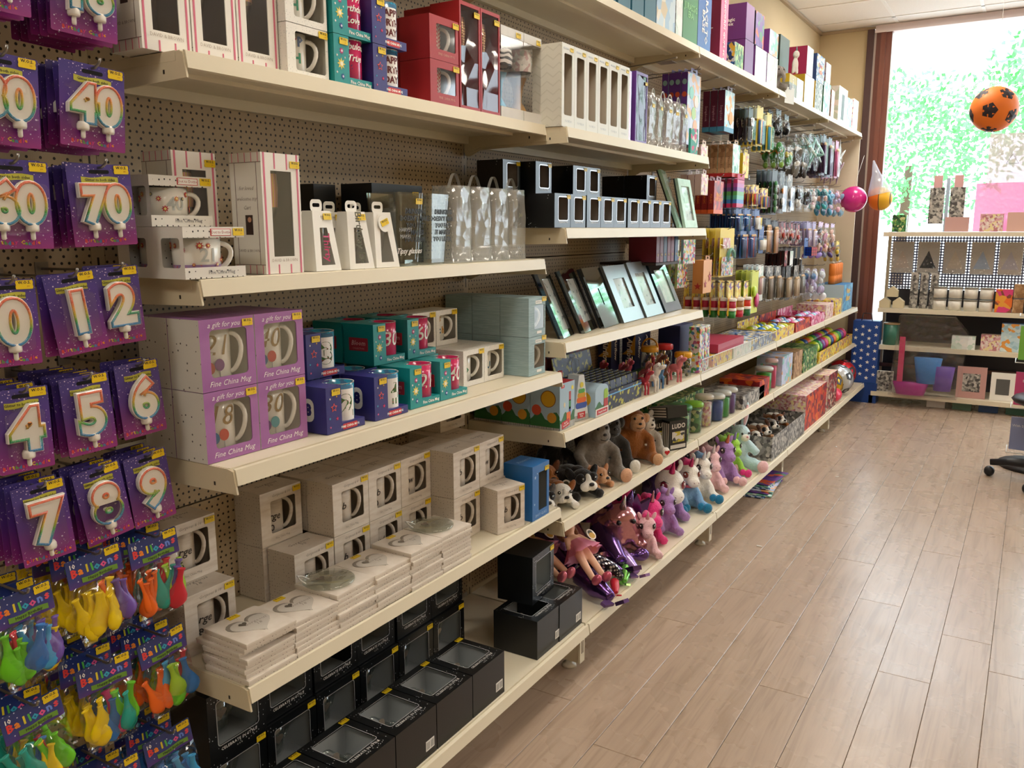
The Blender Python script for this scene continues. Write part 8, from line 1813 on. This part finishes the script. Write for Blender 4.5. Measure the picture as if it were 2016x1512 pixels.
top_box('yellow game box, nearer of two under the unicorn', 5.02, 0.16, 0.12, 0.2, YB_, YB_, txt='HERO', ts=0.03, rot=R(90)); top_box('yellow game box, farther of two under the unicorn', 5.19, 0.16, 0.12, 0.2, PRINT['white'], YB_, stxt='MONO', tcol=mat('#a8322a', 0.5))
top_box('magenta box with a white front, second layer', 5.4, 0.16, 0.16, 0.14, PRINT['white'], mat('#b0245a', 0.45), zb=0.172); top_box('plain white fronted box beside the yellow games', 5.38, 0.24, 0.17, 0.18, PRINT['white'], mat('#c8a822', 0.45))
top_box('blue cartoon travel game box, second layer', 5.66, 0.22, 0.16, 0.1, PRINT['bluish'], mat('#2a5a9a', 0.45), zb=0.172, txt='Travel\nPuzzle', tcol=mat('#e85a2a', 0.5), ts=0.04); top_box('sketch printed box with a yellow edge', 5.66, 0.2, 0.17, 0.14, PRINT['grey'], mat('#d8b83a', 0.45))
top_box('teal edged white box on the top shelf', 5.9, 0.2, 0.2, 0.16, PRINT['teal'], mat('#1f6a5a', 0.45)); top_box('white box stacked above the teal edged one', 5.93, 0.14, 0.12, 0.1, PRINT['white'], PRINT['pinky'], zb=0.202)
top_box('dark blue fish box standing at the back', 6.3, 0.14, 0.26, 0.05, PRINT['bluish'], mat('#23407a', 0.45), xf=0.09, zb=0.0); top_box('reddish toy box on the top shelf', 6.14, 0.1, 0.18, 0.15, PRINT['pinky'], mat('#a86a4a', 0.45))
q = top_box('white box with a black cut-out near the window', 6.38, 0.3, 0.24, 0.1, PRINT['white'], PRINT['white']); obj('cutout', flat(0.09, 0.17, CBLK, 0.0, 'cutout'), q, (0.0, -0.0505, 0.11))
top_box('pale green box near the window end', 6.7, 0.18, 0.2, 0.14, PRINT['teal'], PRINT['white']); top_box('last white box on the top shelf', 6.92, 0.2, 0.22, 0.12, PRINT['white'], PRINT['pinky'])
# short hooks and price tickets under the top shelf
for b in (2, 3, 4, 5):
    for k in range(5):
        y = YJ[b]+0.14+0.24*k
        if b == 2 and k < 4: continue
        q = thing('ticket_hook', 'short ticket hook under the top shelf, %s of bay %s' % (['first', 'second', 'third', 'fourth', 'fifth'][k], ['', '', 'two', 'three', 'four', 'five'][b]), 'hook', (0.0, y, 2.03), group='ticket hooks under the top shelf')
        obj('arm', MB().tube([(0.0015, 0, 0), (0.2, 0, 0.012), (0.262, 0, 0.02)], 0.0022, 6).mesh('arm', HOOKM) if 'tarm' not in ART else ART['tarm'], q)
        obj('bead', MB().ell((0.264, 0, 0.02), (0.004, 0.004, 0.004), 8, 6).mesh('bead', mat('#e8e4de', 0.3)), q)
        if k % 2 == 0: obj('ticket', MB().box(0.17, 0.24, 0.01, 0.075, 0.012, 0.0132).mesh('ticket', mat('#8a8078', 0.5)), q)
# ================================================================== lower far shelves
def tray(label, y0, w, d, h, z, m, xf=0.35):
    q = thing('counter_tray', label, 'tray', group='printed counter trays'); e = 0.003
    obj('tray', MB().box(-w/2, w/2, -d/2, -d/2+e, 0, h).box(-w/2, w/2, d/2-e, d/2, 0, h*1.6).box(-w/2, -w/2+e, -d/2+e, d/2-e, 0, h).box(w/2-e, w/2, -d/2+e, d/2-e, 0, h).box(-w/2+e, w/2-e, -d/2+e, d/2-e, 0, e).mesh('tray', m), q)
    place(q, xf, y0, z, d, w)
def blobs(name, label, cat, cols, y0, y1, z, r, xf=0.31, rows=2, rough=0.35):
    n = 0
    names = ['first', 'second', 'third', 'fourth', 'fifth', 'sixth', 'seventh', 'eighth', 'ninth', 'tenth', 'eleventh', 'twelfth']
    k = max(1, int((y1-y0)/(2.1*r)))
    for j in range(rows):
        for i in range(k):
            c = cols[n % len(cols)]
            o = obj(name, MB().ell((0,0,0), (r, r, r), 14, 10).mesh(name, mat(c, rough, coat=0.3)) if (name, c, r) not in ART else ART[(name, c, r)], None, (xf-2.1*r*j, y0+r+2.1*r*i, z+r+0.004)); ART[(name, c, r)] = o.data
            tag(o, '%s, %s along %s row' % (label, names[i % 12], ['the front', 'the second', 'the third'][j]), cat, label); n += 1
fence = thing('wire_fence', 'white wire fence along the shelf front', 'wire divider', (0.36, 3.50, ZS2B)); FW = mat('#e6e8e6', 0.3, metal=0.3)
for zz in (0.006, 0.062): obj('rail', MB().box(-0.0015, 0.0015, 0, 1.22, zz-0.0015, zz+0.0015).mesh('rail', FW), fence)
wm = MB().box(-0.001, 0.001, -0.001, 0.001, 0.004, 0.062).mesh('wire', FW)
for k in range(61): obj('wire', wm, fence, (0, 0.01+0.02*k, 0))
def carton(label, y0, w, h, d, z, front, side=None, xf=0.345, zb=0, rz=0):
    q = thing('toy_carton', label, 'toy box', group='toy cartons on the far shelves'); obj('carton', plain_box(w, d, h, [side or front, front, side or front]), q); place(q, xf, y0, z+zb, d, w, rz)
carton('white comic printed box, nearer, behind the wire fence', 3.51, 0.06, 0.2, 0.05, ZS2B, PRINT['busy']); carton('white comic printed box, farther, behind the wire fence', 3.58, 0.06, 0.2, 0.05, ZS2B, PRINT['busy'])
carton('navy puzzle box behind the comic boxes', 3.52, 0.16, 0.2, 0.1, ZS2B, AIR, xf=0.25); carton('flat orange colouring box', 3.70, 0.28, 0.05, 0.2, ZS2B, PRINT['yellowish']); carton('flat pink stationery set on the orange box', 3.78, 0.4, 0.04, 0.22, ZS2B, mat('#b83a5a', 0.3), zb=0.053, xf=0.34)
carton('flat white craft set beside the colouring box', 4.0, 0.3, 0.05, 0.25, ZS2B, PRINT['white']); carton('flat blue craft set', 4.32, 0.38, 0.06, 0.22, ZS2B, PRINT['bluish'])
tray('yellow putty counter tray', 4.76, 0.42, 0.22, 0.06, ZS2B, PRINT['yellowish']); blobs('putty_egg', 'yellow and blue putty egg', 'toy', ['#c8d820', '#2a7ac0', '#b8c81c', '#e8ece8'], 4.79, 5.16, ZS2B+0.006, 0.03, 0.315, 3)
tray('orange surprise toy tray', 5.22, 0.38, 0.22, 0.06, ZS2B, PRINT['fire']); blobs('surprise_ball', 'pastel surprise ball', 'toy', ['#d84a8a', '#e8e4e8', '#4a9ac8', '#c8a8d8'], 5.25, 5.58, ZS2B+0.006, 0.028, 0.315, 3)
tray('pink bubble wand tray', 5.64, 0.4, 0.22, 0.06, ZS2B, PRINT['rose']); blobs('bubble_pot', 'lilac bubble pot', 'toy', ['#b88ac8', '#e07aa8', '#8ac8d8'], 5.67, 6.02, ZS2B+0.006, 0.03, 0.315, 2)
carton('orange and white animal box', 6.1, 0.25, 0.1, 0.2, ZS2B, PRINT['pinky']); carton('yellow and teal toy box', 6.4, 0.24, 0.11, 0.2, ZS2B, PRINT['yellowish'])
q = thing('water_blaster_display', 'blue water blaster display carton', 'display box'); obj('carton', plain_box(0.36, 0.2, 0.2, [mat('#b8d0e8', 0.5), speckle('splash_print', ['#1c7ab8', '#2a92d0', '#1a6aa8', '#5ab8e0'], 30), mat('#1c7ab8', 0.5)]), q); obj('lettering', text_mesh('Water\nBlaster', 0.055, mat('#f0c02a', 0.5), bold=0.002, shear=0.2), q, (0, -0.101, 0.12)); place(q, 0.335, 6.75, ZS2B, 0.2, 0.36)
for k in range(5):
    q = thing('water_blaster', 'orange foam water blaster, %s in the blue carton' % ['first', 'second', 'third', 'fourth', 'last'][k], 'toy', (0.235, 6.80+0.065*k, ZS2B+0.203), group='orange water blasters'); obj('tube', MB().lathe([(0.026, 0), (0.026, 0.06), (0.022, 0.065), (0.026, 0.07), (0.026, 0.15), (0.02, 0.155)], 14).mesh('tube', mat('#e8822a', 0.5)), q); obj('nozzle', MB().lathe([(0.012, 0.155), (0.01, 0.17)], 10).mesh('nozzle', mat('#c8c4b8', 0.4)), q)
# second shelf: tubs of animals, slime, ball trays
def tubtoy(label, y, col, h=0.13, r=0.05, lid='#2a7a3a', x=0.29):
    q = thing('animal_tub', label, 'tub', (x, y, ZS1B+G), group='tubs of plastic animals'); obj('tub', MB().lathe([(r*0.88, 0), (r*0.9, 0.003), (r, h)], 20, cap=False).mesh('tub', clear('jar_plastic')), q); obj('lid', MB().lathe([(r*1.04, h), (r*1.04, h+0.012), (r*0.9, h+0.018)], 20).mesh('lid', mat(lid, 0.4)), q)
    f = obj('filling', MB().lathe([(r*0.8, 0.004), (r*0.85, h*0.85)], 12).mesh('filling', col), q)
tubtoy('clear tub of green toy animals with round green lid', 3.43, PRINT['greenish'], 0.14, 0.055); tubtoy('lime and clear animal tub', 3.62, PRINT['greenish'], 0.12, 0.042, '#8ac83a'); tubtoy('clear tub with cream toy animals', 3.76, PRINT['pinky'], 0.13, 0.042, '#d8d0c0')
for k, (c, nm) in enumerate((('#1c4a9a', 'blue'), ('#2a9a3a', 'green'), ('#5a2a7a', 'purple'))): tubtoy('%s slime tub behind the wire divider' % nm, 3.9+0.1*k, mat(c, 0.3), 0.11, 0.042, '#d8dcd8', 0.3)
carton('low box of green dinosaurs', 3.52, 0.5, 0.13, 0.13, ZS1B, PRINT['greenish'], xf=0.2); carton('flat grey game box with lime label', 4.2, 0.4, 0.07, 0.25, ZS1B, PRINT['grey']); carton('red and yellow tray box', 4.5, 0.2, 0.1, 0.22, ZS1B, PRINT['fire']); tubtoy('green slime tub beside the red tray', 4.78, mat('#2ab03a', 0.3), 0.12, 0.05, '#d8dcd8', 0.29)
tubtoy('bright pink bottle of slime', 4.9, mat('#d82a6a', 0.3), 0.15, 0.035, '#e8c8c8', 0.3); carton('grey lilac craft box', 4.97, 0.24, 0.17, 0.15, ZS1B, PRINT['lilacw']); carton('brown box with a figure window', 5.25, 0.22, 0.16, 0.2, ZS1B, PRINT['wood']); carton('green army figure box', 5.5, 0.4, 0.14, 0.2, ZS1B, PRINT['greenish'])
tray('yellow printed bouncing ball tray', 5.95, 1.2, 0.24, 0.08, ZS1B, PRINT['yellowish'], 0.35); blobs('bouncy_ball', 'bright bouncy ball', 'ball', ['#c8dc2a', '#2a9a4a', '#7a3a9a', '#e03a7a', '#b8c82a', '#1c4a9a', '#e86a2a'], 5.98, 7.1, ZS1B+0.05, 0.045, 0.29, 2)
# floor-level shelf: plush tray and balls
tray('wire fronted grey tray of soft toys', 4.45, 0.75, 0.36, 0.13, ZB, PRINT['grey'], 0.44)
for k in range(4): lying_dog('small plush dog in the grey tray, %s along' % ['first', 'second', 'third', 'fourth'][k], [WHF, TNF, GRF, BRF][k], [BRF, WHF, DGF, WHF][k], (0.3, 4.56+0.17*k, ZB+0.06), -30, 0.9, '#5a3a2a', False)
carton('large printed toy carton with tropical fish', 5.25, 0.6, 0.22, 0.32, ZB, PRINT['fire'], PRINT['pinky'], 0.43); carton('tall red printed carton', 5.9, 0.3, 0.25, 0.3, ZB, PRINT['redpk'], PRINT['pinky'], 0.43)
for nm, c, y, x in (('gold', '#c89a1c', 6.38, 0.33), ('silver', '#c8ccd0', 6.62, 0.36), ('red', '#c8202c', 6.9, 0.33)):
    q = thing('foil_football', 'shiny %s football with black spots' % nm, 'football', (x, y, ZB+0.114), group='shiny footballs'); R_ = 0.11
    obj('ball', MB().ell((0,0,0), (R_,)*3, 24, 16).mesh('ball', mat(c, 0.25, metal=0.6)), q)
    for a, b in ((0, 20), (60, -10), (-60, -5), (10, 75), (120, 20), (-120, 25), (0, -45)):
        d_ = Vector((math.cos(R(b))*math.cos(R(a-30)), math.cos(R(b))*math.sin(R(a-30)), math.sin(R(b)))); o = obj('spot', MB().prism([(0.034*math.cos(2*pi*k/5), 0.034*math.sin(2*pi*k/5)) for k in range(5)], -0.0015, 0.002).mesh('spot', CBLK), q, d_*(R_-0.003)); o.rotation_euler = d_.to_track_quat('-Y', 'Z').to_euler()
q = obj('rugby_ball', MB().ell((0,0,0), (0.05, 0.08, 0.05), 18, 12).mesh('rugby_ball', mat('#e03a5a', 0.3)), None, (0.4, 6.3, ZB+0.053)); tag(q, 'small pink and orange rugby ball at the shelf edge', 'ball')
# ================================================================== hanging football, net balls, star bag
q = thing('hanging_football', 'orange football with black pentagons hanging by the window', 'football', (1.226, 6.5, 2.142)); R_ = 0.142
obj('ball', MB().ell((0,0,0), (R_,)*3, 32, 20).mesh('ball', mat('#f07a1c', 0.55)), q)
g_ = (1+5**0.5)/2
for v in [(0,a,b*g_) for a in (-1,1) for b in (-1,1)]+[(a,b*g_,0) for a in (-1,1) for b in (-1,1)]+[(b*g_,0,a) for a in (-1,1) for b in (-1,1)]:
    d_ = Euler((0.35, 0.25, 0.5)).to_matrix() @ Vector(v).normalized(); m = MB(); pts = [(0,-0.0)]; rr = 0.05
    vs_ = [Vector((0,0,0))]
    me = MB().add([(rr*math.cos(2*pi*k/5), -0.0, rr*math.sin(2*pi*k/5)) for k in range(5)]+[(0, -0.010, 0)], [(k, (k+1)%5, 5) for k in range(5)]).mesh('pentagon', mat('#241a22', 0.6))
    o = obj('pentagon', me, q, d_*(R_-0.0065)); o.rotation_euler = d_.to_track_quat('-Y', 'Z').to_euler()
obj('string', MB().tube([(0,0,R_), (0,0,ZC-2.142)], 0.0012, 5).mesh('string', mat('#d8d4d0', 0.5)), q)
q = thing('pink_ball', 'glossy pink ball hanging at the end of the shelving', 'ball', (0.315, 7.0, 1.605)); obj('ball', MB().ell((0,0,0), (0.098,)*3, 28, 18).mesh('ball', mat('#d82a8c', 0.25, coat=0.5)), q); obj('string', MB().tube([(0,0,0.098), (0.04,0.1,0.33)], 0.0012, 5).mesh('string', WHITEINK), q)
q = thing('net_volleyball', 'orange and yellow volleyball in a white net bag', 'ball', (0.505, 7.0, 1.605)); obj('ball', MB().ell((0,0,0), (0.088,)*3, 28, 18).mesh('ball', tex('orange_yellow_panels', lambda T: T.mix(T.math('GREATER_THAN', T.math('ABSOLUTE', T.math('SINE', T.math('MULTIPLY', T.sep(T.coord())[0], 42))), 0.12), lin('#3a2010'), T.mix(T.math('GREATER_THAN', T.sep(T.coord())[0], 0.0), lin('#f07a1c'), lin('#f0b82a'))), 0.4)), q)
obj('net', MB().lathe([(0.09, 0.01), (0.075, 0.06), (0.03, 0.17), (0.006, 0.27)], 14, cap=False).mesh('net', frosted('white_net', (0.85, 0.9, 1.0), 0.35, 0.05)), q, (0, 0, 0.02), (0, R(-14), 0))
q = thing('star_gift_bag', 'blue gift bag with white stars beside the window', 'gift bag', (0.44, 7.28, 0.0)); obj('bag', plain_box(0.2, 0.12, 0.5, [mat('#1c4a9a', 0.4)]*3), q, (0, 0, 0.25) if False else (0, 0, 0.16))
q.location.z = 0.0; obj('lower_box', plain_box(0.22, 0.14, 0.158, [mat('#16408a', 0.4)]*3), q)
for i in range(4):
    for j in range(7): obj('star', star(0.017, WHITEINK), q, (-0.075+0.05*i, -0.0604, 0.2+0.064*j+0.03*(i % 2)))
obj('bag_handle', MB().tube([(-0.04, -0.05, 0.66), (-0.03, -0.055, 0.72), (0.03, -0.055, 0.72), (0.04, -0.05, 0.66)], 0.004, 6).mesh('bag_handle', CBLK), q)
# ================================================================== shelf unit under the window
bu = thing('window_shelf_unit', 'cream shelf unit in front of the window', 'shelving', (0.51, 7.2, 0))
WU = 1.25
for nm, z, d0 in (('base', 0.10, 0.0), ('low', 0.47, 0.05), ('mid', 0.765, 0.05), ('top', 1.357, 0.05)):
    s_ = obj('shelf', MB().box(0, WU, d0+0.004, 0.42, z-0.03, z).mesh('shelf', CREAM), bu); obj('front_lip', MB().box(0, WU, d0-0.002, d0+0.003, z-0.034, z+0.0005).mesh('front_lip', CREAM), s_)
for x in (0.0, WU): obj('upright', MB().box(x-0.012, x+0.012, 0.42, 0.44, 0, 1.36).mesh('upright', SLOT), bu); obj('base_leg', MB().box(x-0.014, x+0.014, 0.01, 0.42, 0, 0.065).mesh('base_leg', CREAM_D), bu)
DKP = mat('#2c2a30', 0.7); obj('back_panel', MB().box(0.013, WU-0.013, 0.422, 0.428, 0.1, 0.9).mesh('back_panel', DKP), bu)
def holes():
    m = bpy.data.materials.new('open_perforated_panel'); m.use_nodes = True; nt = m.node_tree; T = NT(nt); b = nt.nodes['Principled BSDF']; b.inputs['Base Color'].default_value = lin('#5a5a70'); b.inputs['Roughness'].default_value = 0.6
    s_ = T.sep(T.coord()); f = lambda v, p: T.math('SUBTRACT', T.math('MODULO', T.math('ADD', v, 10.0), p), p/2)
    a, c = f(s_[0], 0.022), f(s_[2], 0.022); d = T.math('SQRT', T.math('ADD', T.math('MULTIPLY', a, a), T.math('MULTIPLY', c, c))); mx = T.new('ShaderNodeMixShader'); tr = T.new('ShaderNodeBsdfTransparent')
    nt.links.new(T.math('LESS_THAN', d, 0.006), mx.inputs[0]); nt.links.new(b.outputs[0], mx.inputs[1]); nt.links.new(tr.outputs[0], mx.inputs[2]); nt.links.new(mx.outputs[0], [n for n in nt.nodes if n.type == 'OUTPUT_MATERIAL'][0].inputs[0])
    return m
obj('perforated_panel', MB().quad((0.013, 0.424, 0.9), (WU-0.013, 0.424, 0.9), (WU-0.013, 0.424, 1.32), (0.013, 0.424, 1.32)).mesh('perforated_panel', holes()), bu)
def back_item(name, label, cat, x, y, z, me_list):
    q = thing(name, label, cat, (0.51+x, 7.2+y, z+0.0015), 0.0, 'goods on the window shelf unit')
    for n_, me in me_list: obj(n_, me, q)
bx_ = lambda w, d, h, f, s_=None: ('carton', plain_box(w, d, h, [s_ or f, f, s_ or f]))
for k, (c, nm) in enumerate((('#c8b8ac', 'beige'), ('#2a2c30', 'black'), ('#cdbfae', 'cream'), ('#a8b8d0', 'pale blue'), ('#b8b4c0', 'grey'))):
    q = thing('bunting_pack', '%s bunting pack hanging on the perforated panel' % nm, 'bunting pack', (0.62+0.19*k, 7.58, 1.27), group='bunting packs'); obj('card', MB().box(-0.08, 0.08, 0, 0.006, -0.24, 0.01).mesh('card', mat('#c4bcb4', 0.5)), q); obj('print', MB().prism([(-0.06, -0.2), (0.06, -0.2), (0.0, -0.06)], -0.0012, 0).mesh('print', mat(c, 0.5)), q); obj('film', MB().box(-0.082, 0.082, -0.006, 0.008, -0.242, 0.0).mesh('film', crinkle('balloon_bag_film')), q)
JAR = lambda r, h, c, lid: [('jar', MB().lathe([(r, 0), (r, h)], 18).mesh('jar', mat(c, 0.3))), ('lid', MB().lathe([(r*1.03, h), (r*1.03, h+0.012)], 18).mesh('lid', mat(lid, 0.3)))]
for k in range(4):
    for j in range(2): back_item('candle_jar', 'white candle jar, %s column, %s layer' % (['first', 'second', 'third', 'fourth'][k], ['lower', 'upper'][j]), 'candle', 0.43+0.105*k, 0.12, 0.765+0.092*j, JAR(0.046, 0.072, '#e4e0d6', '#8a8478'))
for k in range(3): back_item('reed_diffuser', 'tall grey diffuser box, %s of three' % ['first', 'second', 'third'][k], 'box', 0.24+0.07*k, 0.18, 0.765, [bx_(0.055, 0.055, 0.28, PRINT['grey'])])
for k, (x, z) in enumerate(((0.03, 0), (0.13, 0), (0.08, 0.09))): back_item('house_ornament', 'small cream house ornament, %s' % ['left', 'right', 'on top'][k], 'ornament', x+0.01, 0.12, 0.765+z*0.96, [('house', MB().prism([(-0.04, 0), (0.04, 0), (0.04, 0.05), (0, 0.082), (-0.04, 0.05)], -0.035, 0.035).mesh('house', mat('#d8cba8', 0.6)))])
back_item('scent_jar', 'orange and pink candle in a box', 'candle', 0.86, 0.12, 0.765, [bx_(0.11, 0.09, 0.17, speckle('sunset_print', ['#e8722a', '#d8407a', '#e8a03a', '#8a4a3a'], 26))])
for k in range(2): back_item('candle_trio', 'brown tray of three mini candles, %s' % ['lower', 'upper'][k], 'candle', 1.02, 0.12, 0.765+0.11*k, [bx_(0.2, 0.09, 0.1, PRINT['wood'])])
back_item('green_jar', 'green glass jar with a cork lid', 'jar', 0.1, 0.14, 0.47, JAR(0.06, 0.16, '#3f7a68', '#a8906a')); back_item('blue_frame_box', 'blue and white photo gift box', 'gift box', 0.95, 0.14, 0.47, [bx_(0.17, 0.08, 0.21, PRINT['ltblue'], mat('#3a7ac0', 0.5))]); back_item('white_mug_frame', 'white boxed photo mug, lower shelf', 'gift box', 0.62, 0.12, 0.47, [bx_(0.16, 0.08, 0.1, PRINT['white'])]); back_item('sepia_box', 'sepia printed gift box', 'gift box', 0.8, 0.14, 0.47, [bx_(0.13, 0.08, 0.12, PRINT['pinky'])])
back_item('framed_print', 'white framed animal print leaning at the left', 'picture frame', 0.08, 0.06, 0.10, [bx_(0.14, 0.03, 0.16, PRINT['grey'], WHITE)]); back_item('pink_photo_frame', 'pink wood photo frame', 'picture frame', 0.7, 0.08, 0.10, [bx_(0.2, 0.03, 0.24, mat('#c89a94', 0.5)), ('picture', MB().box(-0.06, 0.06, -0.0165, -0.0155, 0.05, 0.19).mesh('picture', PRINT['grey']))]); back_item('white_photo_frame', 'white photo frame with a grey picture', 'picture frame', 0.91, 0.08, 0.10, [bx_(0.16, 0.03, 0.21, WHITE), ('picture', MB().box(-0.045, 0.045, -0.0165, -0.0155, 0.045, 0.165).mesh('picture', mat('#5a5a58', 0.3)))])
q = thing('bucket_set_bag', 'clear cellophane bag of purple and blue beach toys', 'beach toys', (0.51+0.38, 7.19, 0.105)); obj('bag', MB().prism([(-0.24, 0), (0.24, 0), (0.28, 0.5), (0.18, 0.62), (-0.2, 0.62), (-0.22, 0.3)], -0.1, 0.04).mesh('bag', crinkle('beach_bag_film', 0.06, (1, 1, 1), 18, 0.1, 0.9)), q)
obj('basket', MB().lathe([(0.1, 0.004), (0.13, 0.1)], 20).mesh('basket', mat('#a82a8c', 0.35)), q, (-0.09, -0.03, 0), (0, 0, 0), (1, 0.45, 1)); obj('bucket', MB().lathe([(0.07, 0.1), (0.1, 0.3)], 20).mesh('bucket', mat('#3a80c8', 0.35)), q, (0.02, -0.03, 0), (0, 0, 0), (1, 0.5, 1)); obj('spade', MB().box(-0.02, 0.02, -0.01, 0.01, 0.06, 0.45).mesh('spade', mat('#c83a6a', 0.35)), q, (-0.17, -0.03, 0)); obj('mould', MB().lathe([(0.06, 0.05), (0.08, 0.24)], 16).mesh('mould', mat('#6a4aa8', 0.35)), q, (0.13, -0.03, 0), (0, 0, 0), (1, 0.5, 1))
for k, (x, w, h, f) in enumerate(((0.5, 0.16, 0.11, mat('#c8a09a', 0.5)), (0.73, 0.15, 0.13, PRINT['pinky']), (0.9, 0.14, 0.14, mat('#d8b0a4', 0.5)))): back_item('gift_carton', 'small %s gift carton on the window shelf' % ['rose', 'flower printed', 'pink'][k], 'gift box', x, 0.14, 1.357, [bx_(w, 0.08, h, f)])
for j in range(2): back_item('purple_trinket_box', 'purple window box, %s of the pair by the rack' % ['lower', 'upper'][j], 'gift box', 1.06, 0.14, 1.357+0.132*j, [('carton', window_box(0.14, 0.08, 0.13, (-0.01, 0.065, 0.08, 0.085, 0.004), VIO, VIO, CWHT))])
back_item('garden_box', 'green garden gift box at the left', 'gift box', 0.1, 0.14, 1.357, [bx_(0.1, 0.06, 0.13, PRINT['greenish'])])
q = thing('hair_clip_stand', 'countertop stand of grey hair clips', 'stand', (0.93, 7.33, 1.3585)); obj('pole', MB().box(-0.012, 0.012, -0.012, 0.012, 0, 0.4).mesh('pole', mat('#b0c4d8', 0.4)), q)
for x in (-0.07, 0.07): obj('clip_cards', MB().box(x-0.05, x+0.05, -0.02, 0.02, 0.06, 0.33).mesh('clip_cards', PRINT['grey']), q); obj('topper', MB().box(x-0.03, x+0.03, -0.004, 0.004, 0.33, 0.42).mesh('topper', mat('#d8a8a8', 0.5)), q)
q = thing('pink_balloon_bag', 'pink party bag with a clear film sleeve above', 'party pack', (1.33, 7.5, 1.36)); obj('pack', MB().box(-0.22, 0.22, -0.03, 0.03, 0, 0.36).mesh('pack', frosted('pink_party_film', (0.95, 0.55, 0.75), 0.7, 0.12)), q); obj('sleeve', MB().box(-0.16, 0.16, -0.004, 0.004, 0.36, 0.72).mesh('sleeve', frosted('grey_sleeve_film', (0.82, 0.78, 0.8), 0.6, 0.1)), q); obj('triangle_mark', MB().tube([(-0.04, -0.006, 0.5), (0.0, -0.006, 0.57), (0.04, -0.006, 0.5)], 0.0015, 4, True).mesh('triangle_mark', INK), q)
for k, c in enumerate(('#d8d4d0', '#5a7a6a', '#2a4a7a', '#3f6a58')): back_item('boxed_mug', 'boxed mug on the floor under the window unit, %s' % ['white', 'green', 'navy', 'dark green'][k], 'mug box', 0.47+0.18*k, 0.12, 0.0, [bx_(0.13, 0.1, 0.064, mat(c, 0.5))])
# ================================================================== card rack, chair, floor bits
rk = thing('card_rack', 'white wire greeting card rack at the right edge', 'card rack', (1.66, 5.7, 0)); obj('pole', MB().lathe([(0.02, 0), (0.02, 1.75)], 12).mesh('pole', CBLK), rk); obj('base', MB().lathe([(0.2, 0), (0.2, 0.02)], 20).mesh('base', CBLK), rk)
for k, (c, s_) in enumerate((('#8a92b8', 'With Sympathy'), ('#c8487a', 'Birthday'), ('#7ab84a', 'Girl'), ('#16181c', 'Cards'), ('#e88a3a', 'Baby'), ('#1c1c20', 'Love'))):
    z = 0.12+0.26*k; q = thing('greeting_card', '%s greeting card in the wire rack, tier %s' % (['lilac', 'pink', 'lime', 'black', 'orange', 'dark'][k], ['one', 'two', 'three', 'four', 'five', 'six'][k]), 'greeting card', (1.58, 5.52, z+0.012), R(-8), 'greeting cards in the rack'); obj('card', MB().box(-0.07, 0.07, 0, 0.004, 0, 0.19).mesh('card', mat(c, 0.45)), q); obj('lettering', text_mesh(s_, 0.02, WHITEINK), q, (0, -0.001, 0.14))
    obj('wire_pocket', MB().tube([(-0.16, -0.02, z), (-0.16, -0.21, z), (0.16, -0.21, z), (0.16, -0.02, z)], 0.003, 6).mesh('wire_pocket', mat('#dcdcd8', 0.3)), rk)
ch = thing('office_chair', 'black swivel chair base with castors at the right edge', 'chair', (1.72, 5.36, 0)); CHM = mat('#14161c', 0.4)
obj('column', MB().lathe([(0.03, 0.06), (0.03, 0.42)], 14).mesh('column', CHM), ch); obj('seat', MB().ell((0, 0, 0.46), (0.22, 0.22, 0.045), 20, 10).mesh('seat', CHM), ch)
for k in range(5):
    a = R(178+72*k); e = (0.29*math.cos(a), 0.29*math.sin(a)); l = obj('leg', MB().tube([(0, 0, 0.1), (e[0]*0.6, e[1]*0.6, 0.095), (e[0], e[1], 0.08)], [0.03, 0.024, 0.017], 10).mesh('leg', CHM), ch); obj('castor', MB().lathe([(0.02, -0.022), (0.027, -0.012), (0.027, 0.012), (0.02, 0.022)], 16, (e[0], e[1], 0.0285), 'y').mesh('castor', CHM), l)
for k in range(7):
    q = thing('comic_magazine', 'bagged magazine in the pile under the shelf, %s from the floor' % nth[k], 'magazine', (0.36+random.uniform(-0.02, 0.02), 4.42+0.02*k, 0.0015+0.0065*k), R(90+random.uniform(-8, 8)), 'bagged magazines under the shelf'); obj('cover', plain_box(0.3, 0.2, 0.005, [[PRINT['bluish'], PRINT['teal'], PRINT['purp'], PRINT['lilacw']][k % 4]]*3), q)
for k, (x, y) in enumerate(((0.62, 3.6), (0.7, 4.9), (0.56, 5.6))): tag(obj('paper_scrap', MB().box(-0.012, 0.012, -0.004, 0.004, 0, 0.001).mesh('paper_scrap', CWHT), None, (x, y, 0.0012), (0, 0, k)), 'white paper scrap on the floor, %s from the camera' % ['nearest', 'second', 'farthest'][k], 'paper scrap')
# trees across the street
for k, (x, y, z, r) in enumerate(((2.2, 20, 3.6, 2.2), (-1.5, 24, 3.0, 2.6), (5.5, 22, 4.2, 2.6))):
    t = thing('street_tree', 'leafy green tree outside the window, %s' % ['middle', 'left', 'right'][k], 'tree', (x, y, -0.05), group='trees across the street'); obj('trunk', MB().tube([(0, 0, 0), (0.1, 0, z)], [0.16, 0.09], 10).mesh('trunk', mat('#5a4636', 0.9)), t)
    rd = random.Random(k); m = MB()
    for _ in range(2600):
        d_ = Vector((rd.gauss(0, 1), rd.gauss(0, 1), rd.gauss(0, 1))).normalized()*r*rd.uniform(0.45, 1.0); p_ = Vector((d_.x, d_.y, z+0.4+d_.z*0.75)); u = Vector((rd.gauss(0, 1), rd.gauss(0, 1), rd.gauss(0, 1))).normalized()*0.085; w_ = u.orthogonal().normalized()*0.05
        m.add([p_-u, p_+w_, p_+u, p_-w_], [(0, 1, 2, 3)])
    o = obj('foliage', m.mesh('foliage', mat('#5fae62', 0.7)), t); o['kind'] = 'stuff'
